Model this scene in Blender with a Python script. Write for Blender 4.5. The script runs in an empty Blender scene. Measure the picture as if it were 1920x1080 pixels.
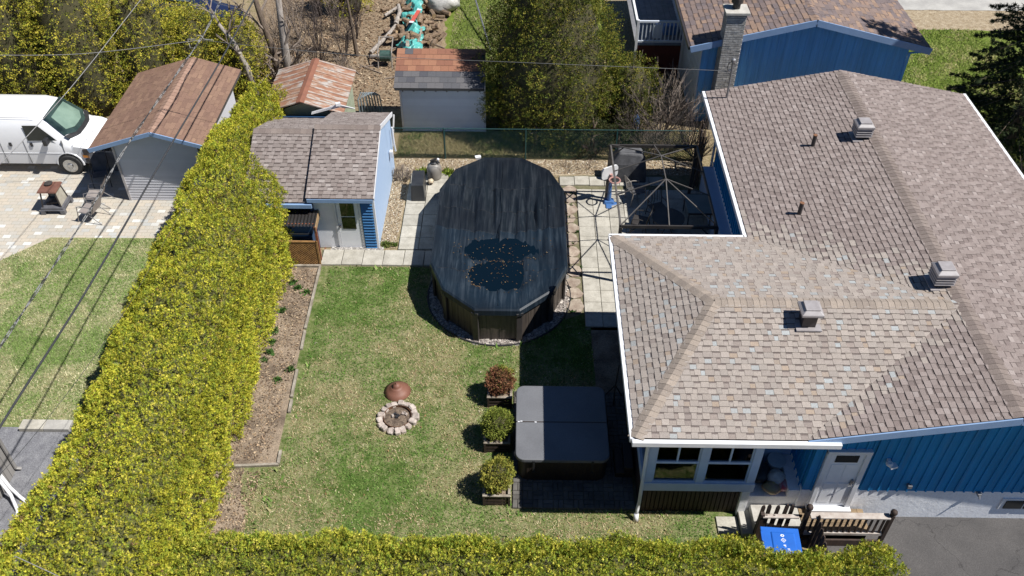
import bpy, math, random
import numpy as np
from mathutils import Vector, Matrix
R = math.radians
rnd = random.Random(7)
nr = np.random.default_rng(11)
scene = bpy.context.scene
col = scene.collection

# ---------------------------------------------------------------- camera
cam_d = bpy.data.cameras.new('camera'); cam = bpy.data.objects.new('camera', cam_d); col.objects.link(cam)
scene.camera = cam
cam_d.sensor_width = 36.0; cam_d.lens = 1666.45 / 1920 * 36.0
cam_d.clip_start = 0.1; cam_d.clip_end = 1500
_p, _y, _r = 0.738807, -0.0113827, 0.00349707
_fw = Vector((math.sin(_y)*math.cos(_p), math.cos(_y)*math.cos(_p), -math.sin(_p)))
_rt = Vector((math.cos(_y), -math.sin(_y), 0)); _up = _rt.cross(_fw)
_r2 = _rt*math.cos(_r) + _up*math.sin(_r); _u2 = -_rt*math.sin(_r) + _up*math.cos(_r)
_m = Matrix((_r2, _u2, -_fw)).transposed().to_4x4(); _m.translation = Vector((0, 0, 17.5))
cam.matrix_world = _m

# ---------------------------------------------------------------- sky, sun, exposure
SUN = Vector((-0.655, 0.185, -1.0)).normalized()          # direction the light travels
elev = math.asin(-SUN.z); az = math.atan2(-SUN.x, -SUN.y)  # compass style, from +Y towards +X
world = bpy.data.worlds.new('World'); scene.world = world; world.use_nodes = True
wn = world.node_tree.nodes; wl = world.node_tree.links
sky = wn.new('ShaderNodeTexSky'); sky.sky_type = 'NISHITA'; sky.sun_disc = False
sky.sun_elevation = elev; sky.sun_rotation = az; sky.altitude = 1500; sky.air_density = 1.0; sky.dust_density = 0.0; sky.ozone_density = 8.0
wl.new(sky.outputs[0], wn['Background'].inputs['Color']); wn['Background'].inputs['Strength'].default_value = 0.055
sd = bpy.data.lights.new('sun', 'SUN'); sd.energy = 5.0; sd.angle = R(0.5); sd.color = (1.0, 0.975, 0.93)
so = bpy.data.objects.new('sun', sd); col.objects.link(so); so.location = (20, -8, 40)
so.rotation_euler = SUN.to_track_quat('-Z', 'Y').to_euler()
scene.view_settings.view_transform = 'Standard'; scene.view_settings.look = 'None'
scene.view_settings.exposure = 0.45; scene.view_settings.gamma = 1.0; scene.view_settings.use_curve_mapping = False
try:
    scene.cycles.max_bounces = 6; scene.cycles.transparent_max_bounces = 12
    scene.cycles.caustics_reflective = False; scene.cycles.caustics_refractive = False
except Exception: pass

# ---------------------------------------------------------------- materials
def lin(v):
    v /= 255.0
    return v/12.92 if v <= 0.04045 else ((v+0.055)/1.055)**2.4
def A(r, g, b, k=1.55):                                   # albedo of a surface that shows this colour in the sun
    return (lin(r)/k, lin(g)/k, lin(b)/k)
MATS = {}
def newmat(name):
    m = bpy.data.materials.new(name); m.use_nodes = True
    nt = m.node_tree; b = nt.nodes['Principled BSDF']; MATS[name] = m
    return m, nt, b
def tc(nt, scale=(1,1,1), world=True, rot=0):
    if world:
        g = nt.nodes.new('ShaderNodeNewGeometry'); out = g.outputs['Position']
    else:
        g = nt.nodes.new('ShaderNodeTexCoord'); out = g.outputs['Object']
    mp = nt.nodes.new('ShaderNodeMapping'); mp.inputs['Scale'].default_value = scale; mp.inputs['Rotation'].default_value = (0,0,rot)
    nt.links.new(out, mp.inputs['Vector']); return mp.outputs[0]
def noise(nt, vec, scale, detail=4, rough=0.6, dist=0.0):
    n = nt.nodes.new('ShaderNodeTexNoise'); n.inputs['Scale'].default_value = scale; n.inputs['Detail'].default_value = detail
    n.inputs['Roughness'].default_value = rough; n.inputs['Distortion'].default_value = dist
    nt.links.new(vec, n.inputs['Vector']); return n.outputs['Fac']
def ramp(nt, fac, stops):
    r = nt.nodes.new('ShaderNodeValToRGB'); e = r.color_ramp.elements
    while len(e) < len(stops): e.new(0.5)
    for el, (p, c) in zip(e, stops):
        el.position = p; el.color = (*c, 1) if len(c) == 3 else c
    nt.links.new(fac, r.inputs[0]); return r.outputs[0]
def mix(nt, fac, a, b, mode='MIX'):
    n = nt.nodes.new('ShaderNodeMix'); n.data_type = 'RGBA'; n.blend_type = mode
    for sock, v in ((n.inputs[0], fac), (n.inputs[6], a), (n.inputs[7], b)):
        if isinstance(v, (int, float)): sock.default_value = v
        elif isinstance(v, tuple): sock.default_value = (*v, 1)
        else: nt.links.new(v, sock)
    return n.outputs[2]
def bump(nt, b, h, strength, dist=0.02):
    n = nt.nodes.new('ShaderNodeBump'); n.inputs['Strength'].default_value = strength; n.inputs['Distance'].default_value = dist
    nt.links.new(h, n.inputs['Height']); nt.links.new(n.outputs[0], b.inputs['Normal'])
def mat(name, c1, c2=None, scale=6, rough=0.7, bmp=0.0, stretch=(1,1,1), world=True, metal=0.0, rand=0.0, detail=4, spec=0.5, lo=0.35, hi=0.65, fine=0.0, fscale=60):
    if name in MATS: return MATS[name]
    m, nt, b = newmat(name)
    v = tc(nt, stretch, world)
    n = noise(nt, v, scale, detail)
    c = ramp(nt, n, [(lo, c1), (hi, c2 or tuple(x*0.8 for x in c1))])
    if fine > 0:
        f = noise(nt, v, fscale, 3, 0.7)
        g = ramp(nt, f, [(0.3, (1-fine,)*3), (0.7, (1+fine*0.6,)*3)])
        c = mix(nt, 1.0, c, g, 'MULTIPLY')
    if rand > 0:
        oi = nt.nodes.new('ShaderNodeObjectInfo')
        g = ramp(nt, oi.outputs['Random'], [(0, (1-rand,)*3), (1, (1+rand*0.5,)*3)])
        c = mix(nt, 1.0, c, g, 'MULTIPLY')
    nt.links.new(c, b.inputs['Base Color'])
    b.inputs['Roughness'].default_value = rough; b.inputs['Metallic'].default_value = metal; b.inputs['Specular IOR Level'].default_value = spec
    if bmp > 0: bump(nt, b, noise(nt, v, scale*4, 4), bmp)
    return m
def mat_attr(name, rough=0.85, fine=0.25, fscale=70, spec=0.2, transl=0.0, bmp=0.0):
    if name in MATS: return MATS[name]
    m, nt, b = newmat(name)
    a = nt.nodes.new('ShaderNodeAttribute'); a.attribute_name = 'col'; c = a.outputs['Color']
    if fine > 0:
        v = tc(nt); f = noise(nt, v, fscale, 3, 0.7)
        c = mix(nt, 1.0, c, ramp(nt, f, [(0.3, (1-fine,)*3), (0.7, (1+fine*0.7,)*3)]), 'MULTIPLY')
        if bmp: bump(nt, b, f, bmp)
    nt.links.new(c, b.inputs['Base Color']); b.inputs['Roughness'].default_value = rough; b.inputs['Specular IOR Level'].default_value = spec
    if transl > 0:
        t = nt.nodes.new('ShaderNodeBsdfTranslucent'); nt.links.new(c, t.inputs['Color'])
        ms = nt.nodes.new('ShaderNodeMixShader'); ms.inputs[0].default_value = transl
        nt.links.new(b.outputs[0], ms.inputs[1]); nt.links.new(t.outputs[0], ms.inputs[2])
        nt.links.new(ms.outputs[0], nt.nodes['Material Output'].inputs['Surface'])
    return m
def mat_glass(name, tint=(0.8,0.9,0.88), refl=0.12):
    if name in MATS: return MATS[name]
    m, nt, b = newmat(name); nt.nodes.remove(b)
    t = nt.nodes.new('ShaderNodeBsdfTransparent'); t.inputs['Color'].default_value = (*tint, 1)
    g = nt.nodes.new('ShaderNodeBsdfGlossy'); g.inputs['Roughness'].default_value = 0.03
    fr = nt.nodes.new('ShaderNodeFresnel'); fr.inputs['IOR'].default_value = 1.5
    ad = nt.nodes.new('ShaderNodeMath'); ad.operation = 'ADD'; ad.inputs[1].default_value = refl; ad.use_clamp = True
    nt.links.new(fr.outputs[0], ad.inputs[0])
    ms = nt.nodes.new('ShaderNodeMixShader'); nt.links.new(ad.outputs[0], ms.inputs[0])
    nt.links.new(t.outputs[0], ms.inputs[1]); nt.links.new(g.outputs[0], ms.inputs[2])
    nt.links.new(ms.outputs[0], nt.nodes['Material Output'].inputs['Surface'])
    return m

# ---------------------------------------------------------------- mesh builder
BOXF = [(0,3,2,1), (4,5,6,7), (0,1,5,4), (1,2,6,5), (2,3,7,6), (3,0,4,7)]
class B:
    def __init__(s): s.v = []; s.f = []; s.c = []; s.use = False
    def add(s, vs, fs, c=None):
        o = len(s.v); s.v += [tuple(p) for p in vs]; s.f += [tuple(i+o for i in f) for f in fs]
        s.c += [c]*len(fs) if not isinstance(c, list) else c
        if c is not None: s.use = True
        return s
    def box(s, x0, x1, y0, y1, z0, z1, c=None):
        return s.add([(x0,y0,z0),(x1,y0,z0),(x1,y1,z0),(x0,y1,z0),(x0,y0,z1),(x1,y0,z1),(x1,y1,z1),(x0,y1,z1)], BOXF, c)
    def cbox(s, cx, cy, cz, sx, sy, sz, rz=0, c=None, tx=1, ty=1):
        vs = []
        for z, kx, ky in ((-sz/2, 1, 1), (sz/2, tx, ty)):
            for x, y in ((-1,-1),(1,-1),(1,1),(-1,1)):
                a, b_ = x*sx/2*kx, y*sy/2*ky
                vs.append((cx+a*math.cos(rz)-b_*math.sin(rz), cy+a*math.sin(rz)+b_*math.cos(rz), cz+z))
        return s.add(vs, BOXF, c)
    def beam(s, p, q, w, h=None, c=None, up=(0,0,1)):
        p, q = Vector(p), Vector(q); h = h or w; d = (q-p).normalized()
        u = Vector(up)
        if abs(d.dot(u)) > 0.98: u = Vector((0,1,0))
        a = d.cross(u).normalized()*(w/2); b_ = a.cross(d).normalized()*(h/2)
        vs = [p-a-b_, p+a-b_, p+a+b_, p-a+b_, q-a-b_, q+a-b_, q+a+b_, q-a+b_]
        return s.add(vs, [(0,1,2,3),(7,6,5,4),(0,4,5,1),(1,5,6,2),(2,6,7,3),(3,7,4,0)], c)
    def tube(s, pts, r, n=8, c=None, caps=True):
        pts = [Vector(p) for p in pts]; rs = r if isinstance(r, (list, tuple)) else [r]*len(pts)
        vs = []; fs = []; prev = None
        for i, p in enumerate(pts):
            d = (pts[min(i+1, len(pts)-1)] - pts[max(i-1, 0)]).normalized()
            if prev is None:
                u = d.cross(Vector((0,0,1)) if abs(d.z) < 0.95 else Vector((0,1,0))).normalized()
            else:
                u = (prev - d*prev.dot(d)).normalized()
            prev = u; w = d.cross(u)
            for k in range(n):
                t = 2*math.pi*k/n; vs.append(p + (u*math.cos(t)+w*math.sin(t))*rs[i])
        for i in range(len(pts)-1):
            for k in range(n):
                a = i*n+k; b_ = i*n+(k+1) % n; fs.append((a, b_, b_+n, a+n))
        if caps: fs.append(tuple(range(n))[::-1]); fs.append(tuple((len(pts)-1)*n+k for k in range(n)))
        return s.add(vs, fs, c)
    def lathe(s, prof, n=20, o=(0,0,0), c=None, sx=1, sy=1):
        vs = []; fs = []
        for r, z in prof:
            for k in range(n):
                t = 2*math.pi*k/n; vs.append((o[0]+r*sx*math.cos(t), o[1]+r*sy*math.sin(t), o[2]+z))
        for i in range(len(prof)-1):
            for k in range(n):
                a = i*n+k; b_ = i*n+(k+1) % n; fs.append((a, b_, b_+n, a+n))
        fs.append(tuple(range(n))[::-1]); fs.append(tuple((len(prof)-1)*n+k for k in range(n)))
        return s.add(vs, fs, c)
    def ext(s, poly, vec, c=None):                        # extrude a planar polygon (3-D points)
        n = len(poly); v = Vector(vec); vs = [Vector(p) for p in poly] + [Vector(p)+v for p in poly]
        fs = [tuple(range(n))[::-1], tuple(range(n, 2*n))] + [(i, (i+1) % n, n+(i+1) % n, n+i) for i in range(n)]
        return s.add(vs, fs, c)
    def build(s, name, m, parent=None, world=True, smooth=False, bevel=0.0, sub=0):
        me = bpy.data.meshes.new(name)
        off = Vector((0,0,0))
        if parent is not None and world:
            q = parent
            while q is not None: off += q.location; q = q.parent
        me.from_pydata([(a-off.x, b_-off.y, c_-off.z) for a, b_, c_ in s.v], [], s.f)
        if s.use:
            at = me.color_attributes.new('col', 'FLOAT_COLOR', 'CORNER')
            d = []
            for f, c in zip(s.f, s.c): d += list((*(c or (0.5,0.5,0.5)), 1.0))*len(f)
            at.data.foreach_set('color', d)
        if smooth: me.polygons.foreach_set('use_smooth', [True]*len(s.f))
        me.materials.append(MATS[m] if isinstance(m, str) else m)
        me.update()
        o = bpy.data.objects.new(name, me); col.objects.link(o)
        if parent is not None: o.parent = parent
        if bevel > 0:
            md = o.modifiers.new('bevel', 'BEVEL'); md.width = bevel; md.segments = 2; md.limit_method = 'ANGLE'
        if sub: md = o.modifiers.new('sub', 'SUBSURF'); md.levels = sub; md.render_levels = sub
        return o
ORD = ('first','second','third','fourth','fifth','sixth','seventh','eighth','ninth','tenth','eleventh','twelfth')
def tag(o, label=None, cat=None, group=None, kind=None):
    for k, v in (('label', label), ('category', cat), ('group', group), ('kind', kind)):
        if v: o[k] = v
    return o
def empty(name, loc, label=None, cat=None, group=None, rz=0):
    o = bpy.data.objects.new(name, None); col.objects.link(o); o.location = loc; o.rotation_euler = (0,0,rz)
    o.empty_display_size = 0.2
    return tag(o, label, cat, group)
def obj(name, me, parent, loc=(0,0,0), rot=(0,0,0), sc=None):
    o = bpy.data.objects.new(name, me); col.objects.link(o); o.parent = parent; o.location = loc; o.rotation_euler = rot
    if sc: o.scale = sc
    return o
def copy_tree(o, parent=None):
    c = o.copy(); col.objects.link(c); c.parent = parent
    for ch in list(o.children): copy_tree(ch, c)
    return c
def np_mesh(name, verts, faces, m, parent=None, cols=None, smooth=False):
    """faces: (N,k) int array; cols: (N,3) colour per face"""
    me = bpy.data.meshes.new(name); n, k = faces.shape
    me.vertices.add(len(verts)); me.vertices.foreach_set('co', np.ascontiguousarray(verts, dtype=np.float32).ravel())
    me.loops.add(n*k); me.loops.foreach_set('vertex_index', np.ascontiguousarray(faces, dtype=np.int32).ravel())
    me.polygons.add(n); me.polygons.foreach_set('loop_start', np.arange(0, n*k, k, dtype=np.int32))
    me.update(calc_edges=True)
    if cols is not None:
        at = me.color_attributes.new('col', 'FLOAT_COLOR', 'CORNER')
        c4 = np.ones((n, 4), dtype=np.float32); c4[:, :3] = cols
        at.data.foreach_set('color', np.repeat(c4, k, axis=0).ravel())
    if smooth: me.polygons.foreach_set('use_smooth', np.ones(n, dtype=bool))
    me.materials.append(MATS[m] if isinstance(m, str) else m); me.validate()
    o = bpy.data.objects.new(name, me); col.objects.link(o)
    if parent is not None: o.parent = parent
    return o

# ---------------------------------------------------------------- value noise for shaping
def _h(ix, iy, iz, s):
    n = (ix*374761393 + iy*668265263 + iz*2147483647 + s*974711) & 0xFFFFFFFF
    n = ((n ^ (n >> 13))*1274126177) & 0xFFFFFFFF
    return ((n ^ (n >> 16)) & 0xFFFFFF)/float(0xFFFFFF)
def vnoise(x, y, z=None, s=0):
    x = np.asarray(x, float); y = np.asarray(y, float); z = np.zeros_like(x) if z is None else np.asarray(z, float)
    ix, iy, iz = np.floor(x).astype(np.int64), np.floor(y).astype(np.int64), np.floor(z).astype(np.int64)
    fx, fy, fz = x-ix, y-iy, z-iz
    fx, fy, fz = fx*fx*(3-2*fx), fy*fy*(3-2*fy), fz*fz*(3-2*fz)
    out = 0
    for a in (0, 1):
        for b_ in (0, 1):
            for c in (0, 1):
                out = out + _h(ix+a, iy+b_, iz+c, s)*(fx if a else 1-fx)*(fy if b_ else 1-fy)*(fz if c else 1-fz)
    return out
def fbm(x, y, z=None, s=0, o=3):
    t = 0; a = 0.5
    for i in range(o):
        k = 2.0**i; t = t + a*vnoise(np.asarray(x)*k, np.asarray(y)*k, None if z is None else np.asarray(z)*k, s+i*17); a *= 0.5
    return t/(1-0.5**o)
# ================================================================ SETTING: ground, lawns, paving
def lawn_mat(name, g1, g2, straw, pale, amount=0.5, seed=0.0):
    m, nt, b = newmat(name)
    v = tc(nt, (1,1,1)); mp = nt.nodes.new('ShaderNodeVectorMath'); mp.inputs[1].default_value = (seed, seed*1.7, 0); nt.links.new(v, mp.inputs[0]); v = mp.outputs[0]
    big = noise(nt, v, 0.33, 5, 0.62, 0.4); med = noise(nt, v, 2.2, 5, 0.7); fine = noise(nt, v, 9, 7, 0.85); vf = noise(nt, tc(nt, (1,1.6,1)), 42, 4, 0.85)
    green = mix(nt, ramp(nt, med, [(0.38, (0,0,0)), (0.62, (1,1,1))]), g1, g2)
    dry = mix(nt, ramp(nt, fine, [(0.4, (0,0,0)), (0.62, (1,1,1))]), straw, pale)
    f1 = nt.nodes.new('ShaderNodeMath'); f1.operation = 'MULTIPLY_ADD'; f1.inputs[1].default_value = 0.9
    nt.links.new(big, f1.inputs[0])
    f2 = nt.nodes.new('ShaderNodeMath'); f2.operation = 'MULTIPLY_ADD'; f2.inputs[1].default_value = 0.8; f2.inputs[2].default_value = -0.35 + (amount-0.5)*0.9
    nt.links.new(med, f2.inputs[0]); nt.links.new(f2.outputs[0], f1.inputs[2])
    f3 = nt.nodes.new('ShaderNodeMath'); f3.operation = 'MULTIPLY_ADD'; f3.inputs[1].default_value = 1.0; nt.links.new(fine, f3.inputs[0])
    f4 = nt.nodes.new('ShaderNodeMath'); f4.operation = 'ADD'; f4.inputs[1].default_value = -0.5; nt.links.new(f1.outputs[0], f4.inputs[0]); nt.links.new(f4.outputs[0], f3.inputs[2])
    c = mix(nt, ramp(nt, f3.outputs[0], [(0.30, (0,0,0)), (0.68, (1,1,1))]), green, dry)
    c = mix(nt, 1.0, c, ramp(nt, vf, [(0.30, (0.45,0.46,0.42)), (0.52, (1,1,1)), (0.72, (1.4,1.4,1.35))]), 'MULTIPLY')
    nt.links.new(c, b.inputs['Base Color']); b.inputs['Roughness'].default_value = 0.95; b.inputs['Specular IOR Level'].default_value = 0.1
    ad = nt.nodes.new('ShaderNodeMath'); ad.operation = 'ADD'; nt.links.new(fine, ad.inputs[0]); nt.links.new(vf, ad.inputs[1])
    bump(nt, b, ad.outputs[0], 0.55, 0.05)
    return m
lawn_mat('lawn', A(92,116,54), A(122,142,76), A(166,156,114), A(192,182,144), 0.42, 3.1)
lawn_mat('lawn_left', A(122,142,82), A(152,164,104), A(184,180,132), A(212,206,166), 0.42, 11.0)
lawn_mat('lawn_front', A(112,132,52), A(140,156,74), A(160,162,92), A(186,182,124), 0.32, 23.0)
lawn_mat('lawn_shade', A(92,104,56), A(112,112,66), A(132,118,84), A(160,142,108), 0.62, 29.0)  # litter and straw mix, darkened in colour for the shade under the cedar
lawn_mat('wild', A(110,118,62), A(134,132,84), A(160,140,108), A(196,178,146), 0.72, 41.0)
mat('leaf_litter', A(182,162,136), A(142,120,98), 9, 0.95, 0.5, fine=0.55, fscale=28, spec=0.1)
mat('soil', A(182,162,140), A(134,118,102), 1.6, 0.95, 0.45, lo=.42, hi=.62, detail=7, fine=0.55, fscale=34, spec=0.1)
mat('mulch', A(210,192,164), A(176,156,126), 5, 0.95, 0.5, fine=0.55, fscale=30, spec=0.1)
mat('gravel', A(182,176,168), A(140,134,128), 8, 0.9, 0.6, fine=0.5, fscale=26, spec=0.2)
mat('grey_gravel', A(164,164,168), A(134,134,140), 4, 0.9, 0.6, fine=0.45, fscale=40, spec=0.2)
mat('concrete_road', A(214,210,202), A(188,184,178), 1.2, 0.9, 0.2, fine=0.12, fscale=18)
mat('slab', A(220,214,200), A(192,186,172), 3.5, 0.9, 0.25, rand=0.14, fine=0.16, fscale=26)
mat('slab_dark', A(132,128,122), A(102,98,94), 2.5, 0.9, 0.2, rand=0.2, fine=0.15, fscale=30)
mat('flagstone', A(214,198,178), A(168,146,130), 4, 0.9, 0.4, rand=0.22, fine=0.2, fscale=20)
mat('joint_sand', A(150,140,112), A(112,112,78), 5, 0.95, 0.3, fine=0.4, fscale=40)
# asphalt with cracks
m, nt, b = newmat('asphalt'); v = tc(nt)
n1 = noise(nt, v, 0.9, 5, 0.6); n2 = noise(nt, v, 60, 3, 0.7)
vo = nt.nodes.new('ShaderNodeTexVoronoi'); vo.feature = 'DISTANCE_TO_EDGE'; vo.inputs['Scale'].default_value = 0.42
dv = nt.nodes.new('ShaderNodeVectorMath'); dn = nt.nodes.new('ShaderNodeTexNoise'); dn.inputs['Scale'].default_value = 2.5; dn.inputs['Detail'].default_value = 5
nt.links.new(v, dn.inputs['Vector']); mxv = nt.nodes.new('ShaderNodeVectorMath'); mxv.operation = 'MULTIPLY_ADD'; mxv.inputs[1].default_value = (0.9,0.9,0)
nt.links.new(dn.outputs['Color'], mxv.inputs[0]); nt.links.new(v, mxv.inputs[2]); nt.links.new(mxv.outputs[0], vo.inputs['Vector'])
ck = ramp(nt, vo.outputs['Distance'], [(0.0, (0.5,0.5,0.5)), (0.006, (1,1,1))])
c = mix(nt, 1.0, ramp(nt, n1, [(0.35, A(90,87,86)), (0.65, A(108,104,102))]), ck, 'MULTIPLY')
c = mix(nt, 1.0, c, ramp(nt, n2, [(0.3, (0.65,)*3), (0.7, (1.25,)*3)]), 'MULTIPLY')
nt.links.new(c, b.inputs['Base Color']); b.inputs['Roughness'].default_value = 0.9; bump(nt, b, n2, 0.4, 0.02)
# interlocking pavers of the left drive (8 px each: pattern with recessed joints)
m, nt, b = newmat('interlock'); v = tc(nt)
br = nt.nodes.new('ShaderNodeTexBrick'); br.offset = 0.5; br.inputs['Scale'].default_value = 1.0; br.inputs['Brick Width'].default_value = 0.26; br.inputs['Row Height'].default_value = 0.17
br.inputs['Mortar Size'].default_value = 0.007; br.inputs['Mortar Smooth'].default_value = 0.3; br.inputs['Color1'].default_value = (0,0,0,1); br.inputs['Color2'].default_value = (1,1,1,1); br.inputs['Mortar'].default_value = (0.5,0.5,0.5,1)
nt.links.new(v, br.inputs['Vector'])
pc = ramp(nt, br.outputs['Color'], [(0.0, A(206,198,182)), (0.3, A(212,200,184)), (0.5, A(200,196,186)), (0.72, A(216,202,182)), (0.9, A(198,198,194)), (0.965, A(236,233,226))])
pc2 = mix(nt, br.outputs['Fac'], pc, A(182,172,154))
pc2 = mix(nt, 1.0, pc2, ramp(nt, noise(nt, v, 0.5, 4), [(0.3, (1.0,)*3), (0.7, (1.18,)*3)]), 'MULTIPLY')
pc2 = mix(nt, 1.0, pc2, ramp(nt, noise(nt, v, 40, 3), [(0.3, (0.86,)*3), (0.7, (1.1,)*3)]), 'MULTIPLY')
nt.links.new(pc2, b.inputs['Base Color']); b.inputs['Roughness'].default_value = 0.9
iv = nt.nodes.new('ShaderNodeMath'); iv.operation = 'SUBTRACT'; iv.inputs[0].default_value = 1; nt.links.new(br.outputs['Fac'], iv.inputs[1]); bump(nt, b, iv.outputs[0], 0.5, 0.01)

def sheet(name, pts, z, m, wob=0.0, res=0.25):
    """flat sheet, optionally with an uneven outline"""
    P = [Vector((x, y, 0)) for x, y in pts]; out = []
    for i, p in enumerate(P):
        q = P[(i+1) % len(P)]; L = (q-p).length; n = max(1, int(L/res)) if wob > 0 else 1
        d = (q-p)/n; nn = Vector((-d.y, d.x, 0)).normalized() if L > 0 else Vector((0,0,0))
        for k in range(n):
            t = p+d*k
            if k > 0: t = t+nn*((float(fbm(t.x*1.6, t.y*1.6, s=5))-0.5)*2*wob + rnd.uniform(-.3,.3)*wob)
            out.append((t.x, t.y, z))
    b_ = B(); b_.add(out, [tuple(range(len(out)))]); o = b_.build(name, m); return tag(o, kind='structure')

sheet('ground', [(-400,-200),(400,-200),(400,600),(-400,600)], 0.0, 'wild')
sheet('lawn', [(-6.9,9.9),(2.85,9.9),(5.3,9.9),(5.3,11.66),(2.85,11.66),(2.85,18.3),(1.25,18.3),(1.0,20.1),(-6.9,20.1)], 0.008, 'lawn')
sheet('lawn', [(-24,13.86),(-9,13.86),(-9,21.34),(-14.6,21.30),(-15.75,20.1),(-20,17.2),(-24,15.8)], 0.008, 'lawn_left')
sheet('driveway', [(-30,15.9),(-24,15.6),(-20,17.2),(-15.75,20.1),(-14.6,21.26),(-9.2,21.34),(-9.2,27.3),(-30,27.3)], 0.004, 'interlock')
sheet('gravel_path', [(-15,4),(-9,4),(-9,13.88),(-15,13.88)], 0.004, 'grey_gravel')
sheet('driveway', [(6.6,2),(30,2),(30,11.6),(6.6,11.6)], 0.008, 'asphalt')
sheet('lawn', [(-4.4,25.9),(6.0,25.9),(6.0,27.8),(-4.4,27.8)], 0.004, 'lawn_shade', 0.0)
sheet('lawn', [(13.6,24),(34,24),(34,36.3),(13.6,36.3)], 0.004, 'lawn_front', 0.15)
sheet('lawn', [(-3.2,30.0),(3,30),(4,42),(-3.4,42)], 0.004, 'lawn_front', 0.35)
sheet('dirt_verge', [(13.6,36.0),(34,36.0),(34,38.2),(13.6,38.2)], 0.009, 'mulch', 0.2)
sheet('road', [(10,37.9),(60,37.9),(60,46),(10,46)], 0.02, 'concrete_road', 0.05)
sheet('leaf_litter_ground', [(-11,28.6),(-4.4,29.2),(-3.2,31.5),(-3.6,42),(-12,42)], 0.006, 'leaf_litter', 0.3)
sheet('garden_bed', [(-7.3,12.75),(-5.8,12.85),(-5.86,14.67),(-5.94,17),(-5.99,20.0),(-7.3,20.0)], 0.02, 'soil', 0.0)
sheet('garden_bed', [(-4.34,20.98),(-3.8,20.95),(-3.78,23.3),(-3.75,24.75),(2.9,24.95),(6.2,25.0),(6.2,25.84),(-4.34,25.8)], 0.014, 'mulch', 0.05)
sheet('dirt_patch', [(-7.2,10.0),(-6.0,10.2),(-6.15,11.2),(-6.45,12.1),(-6.5,12.7),(-7.2,12.6)], 0.012, 'soil', 0.28)
sheet('brush_ground', [(13.5,14),(30,14),(30,24.6),(17,25.6),(13.5,24.2)], 0.012, 'leaf_litter', 0.2)
sheet('shade_bed', [(2.0,14.9),(2.85,14.9),(2.85,18.2),(2.0,17.9)], 0.012, 'soil', 0.04)

# loose wood chips, leaves and pebbles: uncountable
def chips(name, n, inside, size, pal, z, label, cat):
    pts = []
    while len(pts) < n: pts += [p for p in (inside() for _ in range(n)) if p]
    pts = np.array(pts[:n]); a = nr.uniform(0, 6.28, n); L = size*nr.uniform(.5, 1.5, n); W = L*nr.uniform(.3, .7, n); tl = nr.uniform(-.5, .5, (n, 2))
    V = np.zeros((n, 4, 3)); ca, sa = np.cos(a), np.sin(a)
    for k, (u, w) in enumerate(((-1,-1),(1,-1),(1,1),(-1,1))):
        V[:, k, 0] = pts[:, 0]+u*L/2*ca-w*W/2*sa; V[:, k, 1] = pts[:, 1]+u*L/2*sa+w*W/2*ca; V[:, k, 2] = z+L*.3+u*L/2*tl[:, 0]+w*W/2*tl[:, 1]
    cols = np.array(pal)[nr.integers(0, len(pal), n)]*nr.uniform(.7, 1.25, (n, 1))
    o = np_mesh(name, V.reshape(-1, 3), np.arange(n*4).reshape(n, 4), mat_attr('chip', 0.9, 0.0, spec=0.15), None, cols)
    return tag(o, label, cat, kind='stuff')
def rect(*rs):
    w = [(a[1]-a[0])*(a[3]-a[2]) for a in rs]
    def f():
        r_ = rnd.choices(rs, w)[0]; return (rnd.uniform(r_[0], r_[1]), rnd.uniform(r_[2], r_[3]))
    return f
PW = [A(220,202,172), A(200,180,150), A(172,148,120), A(236,224,204), A(140,116,94)]
chips('wood_chips', 9000, rect((-4.3,-3.82,21.0,24.7),(-4.3,6.1,24.98,25.8)), 0.036, PW, 0.016, 'pale wood chip mulch in the bed along shed and fence', 'mulch')
chips('dead_leaves', 5200, rect((-7.2,-6.0,12.9,19.9),(-6.95,-6.1,10.4,12.6)), 0.034, [A(174,146,118), A(196,168,136), A(120,100,84), A(210,186,154), A(100,84,70)], 0.022, 'brown leaf litter on the bare bed beside the tall hedge', 'leaves')
chips('dead_leaves', 6500, rect((-10.5,-3.6,29.2,40)), 0.07, [A(176,148,118), A(150,124,98), A(206,184,154), A(124,100,80)], 0.008, 'dry leaf litter under the bare trees behind the sheds', 'leaves')
# pebble ring round the pool foot
RIM = [(-2.51,18.86),(-2.10,17.80),(-1.19,16.98),(0.02,16.98),(0.93,17.80),(1.34,18.80),(1.34,22.42),(0.91,23.49),(0.03,24.17),(-1.20,24.17),(-2.08,23.5),(-2.51,22.40)]
PC = (-0.585, 20.6)
def infl(k, pts=None):
    out = []
    for x, y in (pts or RIM):
        cy = min(max(y, 18.9), 22.3); dx, dy = x-PC[0], y-cy; L = math.hypot(dx, dy); out.append((PC[0]+dx*(L+k)/L, cy+dy*(L+k)/L))
    return out
sheet('gravel_ring', infl(0.12), 0.016, 'gravel', 0.03)
def ringpt():
    t = rnd.uniform(math.pi*0.92, math.pi*2.08); r_ = rnd.uniform(1.70, 2.03)
    return (PC[0]+r_*math.cos(t), 18.9+r_*math.sin(t))
chips('pebbles', 3000, ringpt, 0.05, [A(206,196,186), A(176,164,156), A(150,140,134), A(224,214,204)], 0.018, 'pale pebbles ringing the foot of the pool wall', 'pebbles')
edge = B(); pts = [(PC[0]+2.06*math.cos(t), 18.9+2.06*math.sin(t), 0.03) for t in np.linspace(math.pi*.9, math.pi*2.1, 40)]
mat('black_plastic', (0.018,0.018,0.02), (0.03,0.03,0.032), 8, 0.5)
edge.tube(pts, 0.025, 6); tag(edge.build('garden_edging', 'black_plastic'), 'black plastic edging curved round the pebble ring of the pool', 'edging')
chips('pebbles', 900, rect((-5.75,-4.2,20.80,20.95)), 0.06, [A(226,220,212), A(200,194,188), A(176,170,164)], 0.018, 'strip of white pebbles at the foot of the shed door', 'pebbles')

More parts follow.
